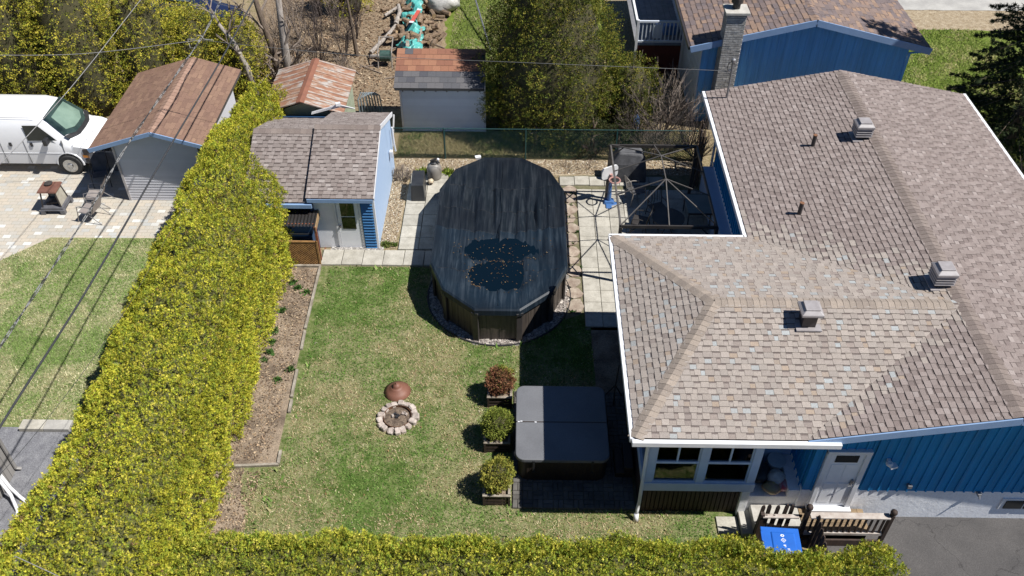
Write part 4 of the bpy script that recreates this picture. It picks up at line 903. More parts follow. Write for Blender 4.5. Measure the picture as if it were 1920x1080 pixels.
def leafpt():
    if rnd.random() < .6:
        e = rnd.choice((e1, e2)); p = rnd.choice(e) if rnd.random() < .5 else rnd.choice([q for q in e if q[0] < -.9 or (e is e1 and q[1] < 19.5)] or e); return (p[0]+rnd.gauss(0,.06), p[1]+rnd.gauss(0,.05))
    return (rnd.gauss(-.5,.42), rnd.uniform(18.2,20.0))
n = 330; pts = [leafpt() for _ in range(n)]; V = []; C_ = []
for x, y in pts:
    z = max(zat(x, y), zat(-.48,19.70)+.062 if y > 19.2 else zat(-.52,18.6)+.062)+.012; L_ = rnd.uniform(.008,.030); a = rnd.uniform(0,6.28); w = L_*.5
    for u, k in ((-1,0),(0,-1),(1,0),(0,1)): V.append((x+u*L_*math.cos(a)-k*w*math.sin(a), y+u*L_*math.sin(a)+k*w*math.cos(a), z+rnd.uniform(0,.012)))
    C_.append(rnd.choice([A(128,104,76),A(104,82,60),A(160,136,100),A(80,62,46),A(62,52,42)]))
tag(np_mesh('dry_leaves', np.array(V), np.arange(n*4).reshape(n,4), 'chip', None, np.array(C_)), 'brown dry leaves floating in the puddles of the pool cover', 'leaves', kind='stuff')
# pump house, sand filter, ball, garden lamps
mat('black_cover', (0.022,0.024,0.028), (0.034,0.036,0.04), 3, 0.42, 0.15)
b_ = B(); b_.cbox(-3.35,23.75,.34,.46,.92,.68,0.03,None,.86,.93); o = b_.build('pump_cover', 'black_cover', bevel=.03); tag(o, 'black plastic pump cover box on the slabs left of the pool', 'pump cover')
fl = empty('sand_filter', (-2.9,24.65,0), 'grey sand filter tank with black valve top beside the pool', 'filter tank')
b_ = B(); b_.lathe([(.17,0),(.22,.05),(.24,.15),(.25,.42),(.22,.54),(.14,.62),(.10,.63)],22,(-2.9,24.65,0)); b_.build('tank', 'tank_grey', fl, smooth=True)
b_ = B(); b_.lathe([(.11,0),(.12,.05),(.07,.08),(.07,.15),(.03,.17)],14,(-2.9,24.65,.61)); b_.tube([(-2.9,24.65,.7),(-2.74,24.62,.7),(-2.70,24.6,.68)],.035,8); b_.cbox(-2.9,24.6,.80,.22,.05,.04,.5); b_.build('valve', 'black_plastic', fl); b_ = B(); b_.lathe([(.04,0),(.05,.04),(.03,.07)],10,(-2.76,24.72,.70)); b_.build('gauge', 'white_trim', fl)
m, nt, b = newmat('ball_leather'); vo = nt.nodes.new('ShaderNodeTexVoronoi'); vo.inputs['Scale'].default_value = 9; nt.links.new(tc(nt, world=False), vo.inputs['Vector']); nt.links.new(ramp(nt, vo.outputs['Color'], [(0.30,(.08,.05,.04)),(0.36,A(232,214,184))]), b.inputs['Base Color']); b.inputs['Roughness'].default_value = .5
b_ = B(); b_.lathe([(.105*math.sin(math.pi*i/10)+.0005, .105-.105*math.cos(math.pi*i/10)) for i in range(11)],18,(0,0,0)); o = b_.build('ball', 'ball_leather', smooth=True); o.location = (-3.0,24.26,.06); tag(o, 'cream and brown ball on the ground at the foot of the filter tank', 'ball')
def yard_lamp(x, y, h, lab):
    t = empty('garden_lamp', (x,y,0), lab, 'lamp'); b_ = B(); b_.tube([(x,y,0),(x,y,h)],.018,8); b_.build('stem', 'white_trim', t); b_ = B(); b_.cbox(x,y,h+.05,.16,.12,.10,.2,None,1.25,1.2); b_.build('lamp_head', 'white_trim', t, bevel=.01)
yard_lamp(-1.44,24.95,.62,'white garden lamp on a short stem behind the far end of the pool')
b_ = B(); b_.cbox(-1.9,24.62,.08,.26,.16,.12,.2); tag(b_.build('skimmer_lid', 'white_trim', bevel=.03), 'small white plastic lid lying by the far pool edge', 'lid')

# ================================================================ HOT TUB
mat('tub_cover', A(132,133,137), A(120,121,125), 1.3, 0.55, 0.14, detail=7, fine=.12, fscale=30); mat('tub_skirt', (0.040,0.028,0.022), (0.028,0.020,0.017), 4, 0.5)
tub = empty('hot_tub', (1.04,13.52,0), 'square hot tub with brown slatted sides and folded grey cover', 'hot tub')
def rrect(x0, x1, y0, y1, r, n=6):
    out = []
    for cx, cy, a in ((x1-r,y1-r,0),(x0+r,y1-r,90),(x0+r,y0+r,180),(x1-r,y0+r,270)):
        for k in range(n+1): t = R(a+90*k/n); out.append((cx+r*math.cos(t), cy+r*math.sin(t)))
    return out
b_ = B(); b_.ext([(x,y,.02) for x,y in rrect(.02,2.08,12.46,14.58,.22)], (0,0,.76)); b_.build('cabinet', 'tub_skirt', tub)
for i in range(23):
    b_ = B(); x = .22+i*.073; b_.box(x,x+.062,12.445,12.462,.06,.76); b_.build('slat', 'tub_skirt', tub)
for i in range(23):
    b_ = B(); y = 12.68+i*.073; b_.box(.005,.022,y,y+.062,.06,.76); b_.build('slat', 'tub_skirt', tub)
for y0, y1 in ((12.39,13.495),(13.515,14.64)):
    b_ = B(); pl = rrect(-.05,2.12,y0,y1,.20); near = y0 < 13
    pl = [(x,y) for x,y in pl]; 
    if near: pl = [(x, y) if y < 13.2 else ((2.12 if x > 1 else -.05), 13.495) for x,y in pl]
    else: pl = [(x, y) if y > 13.85 else ((2.12 if x > 1 else -.05), 13.515) for x,y in pl]
    q = []; [q.append(p) for p in pl if not q or p != q[-1]]
    b_.ext([(x,y,.79) for x,y in q], (0,0,.115)); b_.build('cover_half', 'tub_cover', tub, bevel=.022)
for x_ in (.35,1.7):
    b_ = B(); b_.box(x_,x_+.05,12.375,12.392,.42,.86); b_.build('strap', 'black_plastic', tub); b_ = B(); b_.cbox(x_+.025,12.37,.46,.07,.02,.05); b_.build('buckle', 'black_plastic', tub)
for y_ in (12.62,14.40): b_ = B(); b_.tube([(-.055,y_-.09,.85),(-.075,y_,.845),(-.055,y_+.09,.85)],.012,6); b_.build('handle', 'black_plastic', tub)
b_ = B(); b_.box(-.03,2.10,13.47,13.54,.80,.897); b_.build('cover_hinge', 'tub_skirt', tub)
for x in (.02,.08,.42): b_ = B(); b_.cbox(x,13.5+rnd.uniform(-.02,.02),.905,.05,.025,.004,rnd.uniform(-.3,.3)); b_.build('worn_patch', 'white_trim', tub)
b_ = B(); b_.box(2.30,2.72,12.55,13.30,.0,.22); b_.box(2.50,2.72,12.55,13.30,.22,.42); tag(b_.build('tub_steps', 'tub_skirt', bevel=.02), 'dark plastic steps in the shade between hot tub and sunroom', 'steps')
# ================================================================ FIRE PIT
mat('pit_stone', A(230,216,204), A(200,182,170), 6, 0.9, 0.4, rand=.25, fine=.2, fscale=26); mat('ash', A(158,138,118), A(96,80,68), 12, 0.95, 0.6, fine=.5, fscale=36)
mat('rust_lid', A(158,108,88), A(136,90,74), 3, 0.6, 0.05, lo=.3, hi=.7); 
pit = empty('fire_pit', (-3.03,14.28,0), 'round stone fire pit ring with ash on the lawn', 'fire pit')
for i in range(17):
    t = 2*math.pi*i/17+rnd.uniform(-.05,.05); r_ = .44+rnd.uniform(-.03,.03); b_ = B(); w = rnd.uniform(.13,.20); d_ = rnd.uniform(.12,.21); h = rnd.uniform(.08,.15)
    vs = []
    for z, k in ((0,1.0),(h*.8,1.0),(h,.72)):
        for u, v_ in ((-.5,-.35),(-.3,-.5),(.3,-.5),(.5,-.35),(.5,.35),(.3,.5),(-.3,.5),(-.5,.35)): vs.append((u*w*k*rnd.uniform(.88,1.08), v_*d_*k*rnd.uniform(.88,1.08), z+(rnd.uniform(-.012,.012) if z else 0)))
    fs = [(8*l+k, 8*l+(k+1) % 8, 8*l+8+(k+1) % 8, 8*l+8+k) for l in range(2) for k in range(8)]+[tuple(16+k for k in range(8))]
    b_.add(vs, fs); o = b_.build('stone', 'pit_stone', pit, world=False); o.location = (r_*math.cos(t), r_*math.sin(t), 0); o.rotation_euler = (0,0,t+math.pi/2+rnd.uniform(-.15,.15))
b_ = B(); b_.lathe([(.36,.015),(.355,.11),(.345,.11),(.34,.03),(.0005,.045)],28,(-3.03,14.28,0)); b_.build('steel_ring', mat('ring_rust', A(140,96,66), A(96,68,52), 9, .9), pit)
b_ = B(); b_.add([(-3.03,14.28,.05)]+[(-3.03+.335*math.cos(2*math.pi*k/24),14.28+.335*math.sin(2*math.pi*k/24),.035+rnd.uniform(0,.02)) for k in range(24)], [(0,1+k,1+(k+1) % 24) for k in range(24)]); b_.build('ash_bed', 'ash', pit)
for i in range(7): a = rnd.uniform(0,6.28); r_ = rnd.uniform(0,.24); b_ = B(); b_.cbox(-3.03+r_*math.cos(a),14.28+r_*math.sin(a),.07,rnd.uniform(.05,.11),rnd.uniform(.04,.08),.05,rnd.uniform(0,3)); b_.build('rubble', 'pit_stone' if i < 4 else 'black_plastic', pit)
b_ = B(); b_.lathe([(.345,.0),(.35,.015),(.24,.09),(.15,.17),(.14,.185),(.112,.18),(.108,.235),(.06,.285),(.02,.30),(.018,.33),(.0005,.335)],32,(-3.13,15.17,.012)); tag(b_.build('conical_cover', 'rust_lid', smooth=True), 'rusty conical steel lid lying on the grass above the fire pit', 'lid')

# ================================================================ GAZEBO FRAME, PATIO THINGS
mat('gaz_metal', (0.035,0.030,0.028), (0.05,0.045,0.04), 5, 0.45)
mat('gaz_light', (0.11,0.10,0.092), (0.08,0.073,0.068), 5, 0.4)
gz = empty('gazebo_frame', (4.14,21.5,0), 'bare dark metal gazebo frame without canopy over the patio', 'gazebo')
GX0, GX1, GY0, GY1, GZ = 2.80,5.48,19.50,23.55,2.10
for x, y in ((GX0,GY0),(GX1,GY0),(GX0,GY1),(GX1,GY1)):
    b_ = B(); b_.cbox(x,y,GZ/2,.09,.09,GZ); b_.build('post', 'gaz_metal', gz)
    sx, sy = (1 if x == GX0 else -1), (1 if y == GY0 else -1)
    b_ = B(); b_.beam((x,y,GZ-.45),(x+sx*.45,y,GZ-.02),.03,.03); b_.beam((x,y,GZ-.45),(x,y+sy*.45,GZ-.02),.03,.03); b_.build('brace', 'gaz_metal', gz)
for p, q in (((GX0,GY0),(GX1,GY0)),((GX0,GY1),(GX1,GY1)),((GX0,GY0),(GX0,GY1)),((GX1,GY0),(GX1,GY1))): b_ = B(); b_.beam((*p,GZ),(*q,GZ),.045 if p[0] == q[0] else .05,.10); b_.build('beam', 'gaz_light' if p[0] == q[0] else 'gaz_metal', gz)
ra, rb = (4.15,20.92,2.72), (4.14,22.10,2.72)
for p, q in ((ra,rb),(ra,(GX0,GY0,GZ+.05)),(ra,(GX1,GY0,GZ+.05)),(rb,(GX0,GY1,GZ+.05)),(rb,(GX1,GY1,GZ+.05)),(ra,(4.15,GY0,GZ+.05)),(rb,(4.14,GY1,GZ+.05)),(ra,(GX0,20.92,GZ+.05)),(ra,(GX1,20.92,GZ+.05)),(rb,(GX0,22.10,GZ+.05)),(rb,(GX1,22.10,GZ+.05))):
    b_ = B(); b_.beam(p,q,.026,.026); b_.build('rafter', 'gaz_light', gz)
mat('grey_cover', (0.10,0.10,0.105), (0.05,0.05,0.055), 4, 0.7, 0.3); mat('chair_metal', A(186,178,170), A(150,142,134), 6, .5)
# covered barbecue
b_ = B(); b_.add([(2.98,24.45,0),(4.2,24.45,0),(4.2,25.1,0),(2.98,25.1,0),(3.0,24.5,.75),(4.15,24.5,.70),(4.15,25.08,.75),(3.0,25.08,.78),(3.25,24.62,1.12),(4.0,24.62,1.05),(4.0,25.0,1.10),(3.25,25.0,1.16)],
      [(0,1,5,4),(1,2,6,5),(2,3,7,6),(3,0,4,7),(4,5,9,8),(5,6,10,9),(6,7,11,10),(7,4,8,11),(8,9,10,11)]); tag(b_.build('covered_barbecue', 'grey_cover', bevel=.05), 'barbecue under a black and grey cover at the back of the patio', 'barbecue cover')
# toy basketball stand
mat('toy_blue', (0.06,0.15,0.36), (0.05,0.13,0.31), 4, .4); mat('toy_white', (0.72,0.72,0.72), (0.6,0.6,0.6), 4, .5); mat('toy_pink', A(214,170,160), A(190,140,130), 5, .5)
bk = empty('basketball_stand', (2.88,23.35,0), 'blue toy basketball stand with white backboard and pink hoop on the patio', 'basketball hoop')
b_ = B(); b_.cbox(0,0,.08,.42,.30,.16,0,None,.7,.7); b_.cbox(-.02,-.1,.05,.2,.5,.1); b_.cbox(0.12,-.1,.04,.34,.16,.08,.4); b_.build('foot', 'toy_blue', bk, world=False, bevel=.03)
b_ = B(); b_.tube([(0,0,.1),(0,.02,.95)],[.075,.045],10); b_.build('pole', 'toy_blue', bk, world=False)
b_ = B(); b_.tube([(0,.02,.85),(0,.02,1.15)],.05,10); b_.build('pole_top', 'toy_pink', bk, world=False)
b_ = B(); b_.ext([(x,.0,z) for x,z in rrect(-.30,.30,.98,1.42,.12)], (0,.045,0)); o = b_.build('backboard', 'toy_white', bk, world=False); o.rotation_euler = (0,0,.5); o.location = (-.04,.04,0)
b_ = B(); b_.tube([(.1+.17*math.cos(t),-.18+.17*math.sin(t),1.06) for t in np.linspace(0,2*math.pi,20)],.028,6); b_.build('hoop', 'toy_pink', bk, world=False)
# patio chairs: pale tubular chair and dark wrought iron set
def patio_chair(name, x, y, rz, m1, m2, label, group=None, lie=False):
    t = empty(name, (x,y,0), label, 'chair', group, rz)
    for sx in (-.25,.25):
        b_ = B(); b_.tube([(sx,.28,0),(sx,.20,.45),(sx,.30,.92)],.016,6); b_.build('leg', m1, t, world=False)
        b_ = B(); b_.tube([(sx,-.26,0),(sx,-.24,.42),(sx,-.22,.62),(sx,.0,.66),(sx,.22,.64)],.016,6); b_.build('leg', m1, t, world=False)
    for i in range(5): b_ = B(); b_.tube([(-.2+i*.1,.235,.5),(-.2+i*.1,.30,.9)],.010,5); b_.build('back_bar', m1, t, world=False)
    b_ = B(); b_.tube([(-.25,.30,.92),(0,.33,.97),(.25,.30,.92)],.016,6); b_.build('back_rail', m1, t, world=False)
    b_ = B(); b_.cbox(0,-.02,.44,.5,.48,.03); b_.build('seat', m2, t, world=False, bevel=.01)
    return t
c0 = patio_chair('patio_chair', 3.75,23.45,1.9,'chair_metal','grey_cover','pale tubular patio chair in half sun beside the covered barbecue')
c0.rotation_euler = (0,0.12,1.9)
patio_chair('patio_chair', 4.35,22.6,.4,'gaz_metal','gaz_metal','dark iron patio chair in the shade under the gazebo, behind its table')
patio_chair('patio_chair', 3.75,21.9,-1.9,'gaz_metal','gaz_metal','dark iron patio chair in the shade under the gazebo, nearest the sunny slabs')
tb = empty('patio_table', (4.55,21.7,0), 'dark round iron table in the shade under the gazebo', 'table')
b_ = B(); b_.lathe([(.48,.70),(.5,.71),(.5,.73),(.0005,.735)],28,(4.55,21.7,0)); b_.build('table_top', 'gaz_metal', tb)
for k in range(4): a = math.pi/4+k*math.pi/2; b_ = B(); b_.tube([(4.55+.38*math.cos(a),21.7+.38*math.sin(a),0),(4.55+.12*math.cos(a),21.7+.12*math.sin(a),.35),(4.55+.36*math.cos(a),21.7+.36*math.sin(a),.7)],.014,6); b_.build('leg', 'gaz_metal', tb)
gt = empty('glass_table', (5.58,22.45,0), 'rectangular frosted glass table in the shade against the house wall', 'table')
b_ = B(); b_.box(5.2,5.95,21.95,22.95,.70,.715); b_.build('table_top', mat('frosted', (0.16,0.19,0.18), (0.13,0.16,0.15), 3, .35), gt)
for x in (5.24,5.91):
    for y in (21.99,22.91): b_ = B(); b_.tube([(x,y,0),(x,y,.7)],.018,6); b_.build('leg', 'gaz_metal', gt)
b_ = B(); b_.box(5.2,5.95,21.93,21.96,.66,.72); b_.box(5.2,5.95,22.94,22.97,.66,.72); b_.build('table_frame', 'gaz_metal', gt)
bx = empty('storage_box', (5.5,20.3,0), 'dark blue storage box with lighter blue lid panel in the shaded patio corner', 'box')
b_ = B(); b_.cbox(5.45,20.35,.3,1.0,.65,.6); b_.build('box_body', 'dark_blue', bx, bevel=.02); b_ = B(); b_.cbox(5.45,20.35,.63,1.05,.7,.06); b_.build('box_lid', 'dark_blue', bx, bevel=.02); b_ = B(); b_.cbox(5.2,20.35,.667,.36,.6,.012); b_.build('lid_panel', 'toy_blue', bx)
tp = empty('shovel_stand', (2.45,15.0,0), 'dark three-legged stand with upright handle in the shade beside the sunroom', 'stand')
for k in range(3): a = k*2.1+.4; b_ = B(); b_.tube([(2.45,15.0,.55),(2.45+.25*math.cos(a),15.0+.25*math.sin(a),.0)],.018,6); b_.build('leg', 'gaz_metal', tp)
b_ = B(); b_.tube([(2.45,15.0,.4),(2.5,15.05,1.25)],.018,6); b_.build('handle', 'gaz_metal', tp)
# ================================================================ PLANTS
mat_attr('leaf', 0.8, 0.0, transl=0.12, spec=0.12)
mat('bark', A(150,132,114), A(100,84,72), 10, 0.95, 0.5, stretch=(2,2,.4)); mat('bark_grey', A(208,198,188), A(152,140,130), 7, 0.95, 0.5, stretch=(2,2,.4))
mat('inner_core', (0.05,0.05,0.018), (0.075,0.062,0.03), 12, 1.0, 0.6); mat('twig', A(176,160,146), A(132,118,108), 6, 0.9); mat('twig_dark', A(112,98,92), A(80,70,66), 6, 0.9)  # filling inside crowns is coloured dark in place of shade among leaves
def unit(a): return a/np.maximum(np.linalg.norm(a, axis=-1, keepdims=True), 1e-9)
def sprays(P, N, size, cols, nb=5, spread=0.95, wid=0.24, upb=0.55, jit=0.55):
    """fans of tapered leaf blades; returns verts, quads, colours"""
    n = len(P); a = unit(N+np.array([0,0,upb])+nr.normal(0, jit, (n, 3))); t = unit(np.cross(a, nr.normal(0, 1, (n, 3)))); up = np.cross(t, a)
    L = size*nr.uniform(.65, 1.35, n); V = np.zeros((n, nb, 3, 3))
    for k in range(nb):
        th = ((k/(nb-1))-.5)*2*spread*nr.uniform(.7, 1.2, n) if nb > 1 else np.zeros(n)
        d = unit(a*np.cos(th)[:, None]+t*np.sin(th)[:, None]+up*nr.normal(0, .22, (n, 1))); l = (L*nr.uniform(.6, 1.0, n)*(1-.25*np.abs(th)))[:, None]
        s = unit(np.cross(d, up)+nr.normal(0, .25, (n, 3)))*l*wid*.5
        b0 = P+d*l*.12; V[:, k, 0] = b0-s; V[:, k, 1] = b0+s; V[:, k, 2] = P+d*l
    F = np.arange(n*nb*3).reshape(-1, 3); C = np.repeat(cols, nb, axis=0)*nr.uniform(.82, 1.18, (n*nb, 1))
    return V.reshape(-1, 3), F, C
def fronds(P, N, size, cols, per=5, Lf=.15, upb=.55, jit=.5, wid=.36):
    """feathery branches: several small fans strung along one axis share a colour"""
    n = len(P); a = unit(N+np.array([0,0,upb])+nr.normal(0, jit, (n, 3))); t = unit(np.cross(a, nr.normal(0, 1, (n, 3))))
    k = np.tile(np.arange(per), n); A2 = np.repeat(a, per, 0); T2 = np.repeat(t, per, 0); L2 = np.repeat(Lf*nr.uniform(.7, 1.3, n), per)
    P2 = np.repeat(P, per, 0)+A2*(L2*(k/per-.25))[:, None]+T2*(L2*.26*np.where(k % 2, 1, -1)*(1-k/per)*nr.uniform(.6, 1.2, n*per))[:, None]
    N2 = A2+T2*(np.where(k % 2, 1, -1)*.45)[:, None]
    return sprays(P2, N2, size, np.repeat(cols, per, 0), 4, .8, wid, 0.0, .18)
def pick(pal, n, w=None): return np.array(pal)[nr.choice(len(pal), n, p=w)]*nr.uniform(.85, 1.15, (n, 1))
GOLD = [A(190,184,62,1.02), A(174,175,58,1.02), A(154,163,58,1.02), A(200,190,82,1.02), A(130,144,56,1.02), A(184,172,68,1.02)]
GW = [.22,.24,.22,.11,.15,.06]
GREENISH = [A(180,178,64,1.02), A(162,168,60,1.02), A(142,156,58,1.02), A(192,184,80,1.02), A(122,140,54,1.02)]
def merge(parts):
    V = np.concatenate([p[0] for p in parts]); C = np.concatenate([p[2] for p in parts]); F = []; o = 0
    for p in parts: F.append(p[1]+o); o += len(p[0])
    return V, np.concatenate(F), C
def hedge(name, label, x0f, x1f, ya, yb, hf, n, along='y', size=.125, pal=GOLD, w=GW, seed=1):
    """hedge running along one axis; x0f/x1f give the two faces, hf the height, with lumpy surfaces"""
    t = empty(name, (0,0,0), label, 'hedge')
    s = nr.uniform(ya, yb, n); mid = 0.5*(x0f(s)+x1f(s)); hw = 0.5*(x1f(s)-x0f(s)); H = hf(s)
    per = hw*2+H*1.3; u = nr.uniform(0, 1, n)*per+H*.70; X = np.zeros(n); Z = np.zeros(n); NX = np.zeros(n); NZ = np.zeros(n)
    a = u < H; b_ = (u >= H) & (u < H+2*hw); c = u >= H+2*hw
    X[a] = -1; Z[a] = u[a]/H[a]; X[b_] = (u[b_]-H[b_])/hw[b_]-1; Z[b_] = 1; X[c] = 1; Z[c] = (u[c]-H[c]-2*hw[c])/H[c]
    # rounded shoulders
    k = np.maximum(np.abs(X)**3.2+np.clip(Z, 0, 1)**6, 1e-6); 
    q = (np.abs(X)**4+np.clip(Z, .0, 1)**4)**.25; X2 = X/np.maximum(q, 1); Z2 = np.where(Z > .5, Z/np.maximum(q, 1), Z)
    NX = X**3; NZ = np.clip(Z, 0, 1)**3; nn = np.sqrt(NX**2+NZ**2)+1e-6; NX /= nn; NZ /= nn
    lump = (fbm(s*1.7+X*2.6, X*2.9+Z*3.9, s=seed, o=3)-.5); fine = (fbm(s*4.5, X*5+Z*5, s=seed+4, o=2)-.5)
    depth = lump*.40+fine*.24-nr.uniform(0, 1, n)**2*.20
    px = mid+X2*hw+NX*depth; pz = Z2*H+NZ*depth; nrm = np.stack([NX, np.zeros(n), NZ], 1) if along == 'y' else np.stack([np.zeros(n), NX, NZ], 1)
    P = np.stack([px, s, pz], 1) if along == 'y' else np.stack([s, px, pz], 1)
    keep = pz > .04; P, nrm = P[keep], nrm[keep]; cc = pick(pal, len(P), w); tone = (.80+.46*fbm(P[:, 0]*1.3, P[:, 1]*1.3, P[:, 2]*1.3, s=seed+8))[:, None]; dead = (nr.random(len(P)) < .012+.10*(fbm(P[:, 0]*.8, P[:, 1]*.8, P[:, 2]*.8, s=seed+31) > .66)); cc[dead] = pick([A(172,140,96), A(142,112,78), A(188,164,120)], int(dead.sum()))
    V, F, C = fronds(P, nrm, size, cc*tone, 5, .125)
    np_mesh('crown', V, F, 'leaf', t, C)
    # opaque core in inner-leaf green, kept dark for the shade inside
    m_ = 60; ss = np.linspace(ya+.12, yb-.12, m_); pr = []
    prof = [(-.86,.02),(-.88,.5),(-.78,.80),(-.5,.88),(0,.90),(.5,.88),(.78,.80),(.88,.5),(.86,.02)]
    vs = []
    for y in ss:
        y_ = np.array([y]); mi, h_, H_ = float(.5*(x0f(y_)+x1f(y_))[0]), float(.5*(x1f(y_)-x0f(y_))[0]), float(hf(y_)[0])
        for a_, z_ in prof:
            dd = (float(fbm(y*1.7+a_*2.6, a_*2.9+z_*3.9, s=seed))-.5)*.40; f_ = 1-(.26/h_)
            p = (mi+a_*h_*f_+dd*a_*.8, y, max(.0, z_*H_-.17+dd*.8*z_)); vs.append(p if along == 'y' else (p[1], p[0], p[2]))
    k = len(prof); fs = [(i*k+j, i*k+j+1, (i+1)*k+j+1, (i+1)*k+j) for i in range(m_-1) for j in range(k-1)]+[tuple(range(k)), tuple((m_-1)*k+j for j in range(k))]
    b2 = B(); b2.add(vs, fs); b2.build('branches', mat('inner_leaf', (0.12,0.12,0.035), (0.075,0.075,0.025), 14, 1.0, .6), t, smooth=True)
    for i in range(int((yb-ya)/1.1)):
        y = ya+.6+i*1.1; mi = float(.5*(x0f(np.array([y]))+x1f(np.array([y])))[0]); p = (mi, y) if along == 'y' else (y, mi); b2 = B(); b2.tube([(*p,0),(*p,1.0)],[.07,.04],6); b2.build('trunk', 'bark', t)
    return t
wob = lambda s, k, a, sd: (fbm(s*k, s*0+sd, s=sd)-.5)*a
hedge('cedar_hedge', 'long tall golden-green cedar hedge on the left of the yard', lambda s: np.where(s > 21.5, -10.0+np.clip(s-21.5, 0, 5)*.10, -10.0)+wob(s,.7,.5,3), lambda s: -6.85-np.clip(s-21.0, 0, 1.2)*.72-np.clip(s-22.2,0,6)*.02+wob(s,.8,.28,6), 7.4, 26.6, lambda s: 2.55+wob(s,.6,.5,9)-np.clip(s-24.5,0,3)*.08, 39000, 'y', .064, seed=2)
hedge('cedar_hedge', 'low cedar hedge along the bottom edge in front of lawn and bin', lambda s: 8.75+0*s, lambda s: 10.14+wob(s,.9,.30,4)-np.clip(s-7.2,0,1)*.4-.28*np.exp(-((s-5.8)/1.0)**4), -7.2, 7.75, lambda s: 1.55+wob(s,.8,.28,7)-np.clip(s-7.3,0,1)*.4, 23000, 'x', .062, GREENISH, None, seed=5)

def clump_tree(name, label, x, y, h, r, n, pal, w=None, nclump=30, size=.16, z0=.15, shape='oval', trunk='bark', cat='tree', group=None, lean=0, seed=0, core=.56, crs=(.22,.34)):
    t = empty(name, (x,y,0), label, cat, group); rg = np.random.default_rng(seed+100)
    b_ = B(); b_.tube([(x,y,0),(x+lean*.3,y,h*.4),(x+lean*.7,y,h*.75),(x+lean,y,h*.95)],[r*.09+.03,r*.07+.02,r*.04+.01,.01],8)
    for i in range(10):
        a = rg.uniform(0, 6.28); zz = h*rg.uniform(.2,.8); b_.tube([(x+lean*zz/h,y,zz),(x+r*.6*math.cos(a),y+r*.6*math.sin(a),zz+h*.10)],[.03,.008],5)
    b_.build('trunk', trunk, t)
    parts = []; cl = []
    for i in range(nclump):
        f = (i+.5)/nclump; zz = z0+(1-z0)*f; a = i*2.39996+rg.uniform(-.4,.4)
        env = {'oval': math.sin(math.pi*min(1,max(.02,(zz*.80+.17))))**.6, 'cone': (1-zz)**.75*.98+.06, 'round': math.sqrt(max(.04, 1-((zz-.5)/.52)**2)), 'dome': min(1, max(.02, 1-zz)**.55*1.35)*(.86+.14*min(1, zz*4))}[shape]
        rad = r*env*rg.uniform(.68,.88); cr = r*rg.uniform(*crs)*(.55+.45*env); cl.append((x+lean*zz+rad*math.cos(a), y+rad*math.sin(a), zz*h*.94, cr))
    per = n//nclump
    for cx, cy, cz, cr in cl:
        d = unit(rg.normal(0, 1, (per, 3))); q = cr*(.62+.45*rg.uniform(0, 1, per)**.6)*(0.8+.4*fbm(d[:,0]*2+cx, d[:,1]*2+cy, d[:,2]*2+cz, s=seed)); P = np.array([cx, cy, cz])+d*q[:, None]*np.array([1,1,.85])
        ax = np.stack([(P[:,0]-x-lean*.5), (P[:,1]-y), np.full(per, .0)], 1); nn_ = unit(d*.7+unit(ax)*.6); cc = pick(pal, per, w)*rg.uniform(.88,1.12); k = P[:, 2] > .05
        parts.append(fronds(P[k], nn_[k], size*.62, cc[k], 4, size*1.5, .35, .45))
    V, F, C = merge(parts); np_mesh('crown', V-np.array([x,y,0]), F, 'leaf', t, C)
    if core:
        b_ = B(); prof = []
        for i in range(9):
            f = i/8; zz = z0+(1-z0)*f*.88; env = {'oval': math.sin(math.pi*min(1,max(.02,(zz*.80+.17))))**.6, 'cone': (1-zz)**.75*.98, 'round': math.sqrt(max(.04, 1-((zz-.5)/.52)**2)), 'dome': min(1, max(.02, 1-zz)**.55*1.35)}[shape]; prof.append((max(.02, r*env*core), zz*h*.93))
        b_.lathe(prof, 12, (x+lean*.4,y,0)); b_.build('branches', 'inner_core', t, smooth=True)
    return t
CEDAR = [A(148,146,60,1.45), A(124,132,52,1.45), A(102,116,46,1.45), A(166,156,70,1.45), A(86,100,42,1.45)]
CEDL = [A(188,178,64,1.0), A(168,164,58,1.0), A(144,148,54,1.0), A(200,184,80,1.0), A(122,130,50,1.0)]
# the clump of cedars behind the fence
clump_tree('cedar_tree', 'big dense rounded cedar behind the fence, right of the white shed', 1.0,28.35,6.9,2.7,24000,CEDAR,None,260,.105,.0,'dome',seed=1,core=.70,crs=(.13,.22))
clump_tree('cedar_tree', 'shorter cedar at the right foot of the big cedar beside the bare shrub', 3.85,28.0,2.9,1.2,2800,CEDAR,None,60,.105,.0,'oval',seed=3)
# row of cedars behind the van
k = 0
for x, y, h, r, lab in ((-20.4,28.6,7.0,2.0,'yellow-green cedar at the far left behind the roof of the van'),(-18.0,28.8,6.6,1.9,'yellow-green cedar behind the middle of the van roof'),(-15.8,28.8,6.2,1.8,'yellow-green cedar behind the windscreen of the van'),(-13.8,29.6,5.2,1.6,'yellow-green cedar behind the van bonnet and brown shed roof'),
                       (-12.2,30.3,3.6,1.35,'shorter cedar behind the ridge of the brown shed roof'),(-10.7,30.4,3.2,1.2,'small cedar left of the bare trunks behind the brown shed'),(-17.0,31.8,6.8,1.9,'cedar of the second row at the top left corner'),(-21,32,7,2.1,'cedar of the second row at the top left edge')):
    clump_tree('cedar_tree', lab, x, y, h, r, int((5200 if y < 31 else 3000)*(r/1.8)), CEDL, None, 100, .115, .01, 'oval', group='cedars behind the van', seed=20+k); k += 1
clump_tree('cedar_shrub', 'yellow-green young cedar among the bare brush at the top', -7.6,37.2,3.4,1.1,1300,CEDL,None,22,.12,.05,'oval',seed=40)
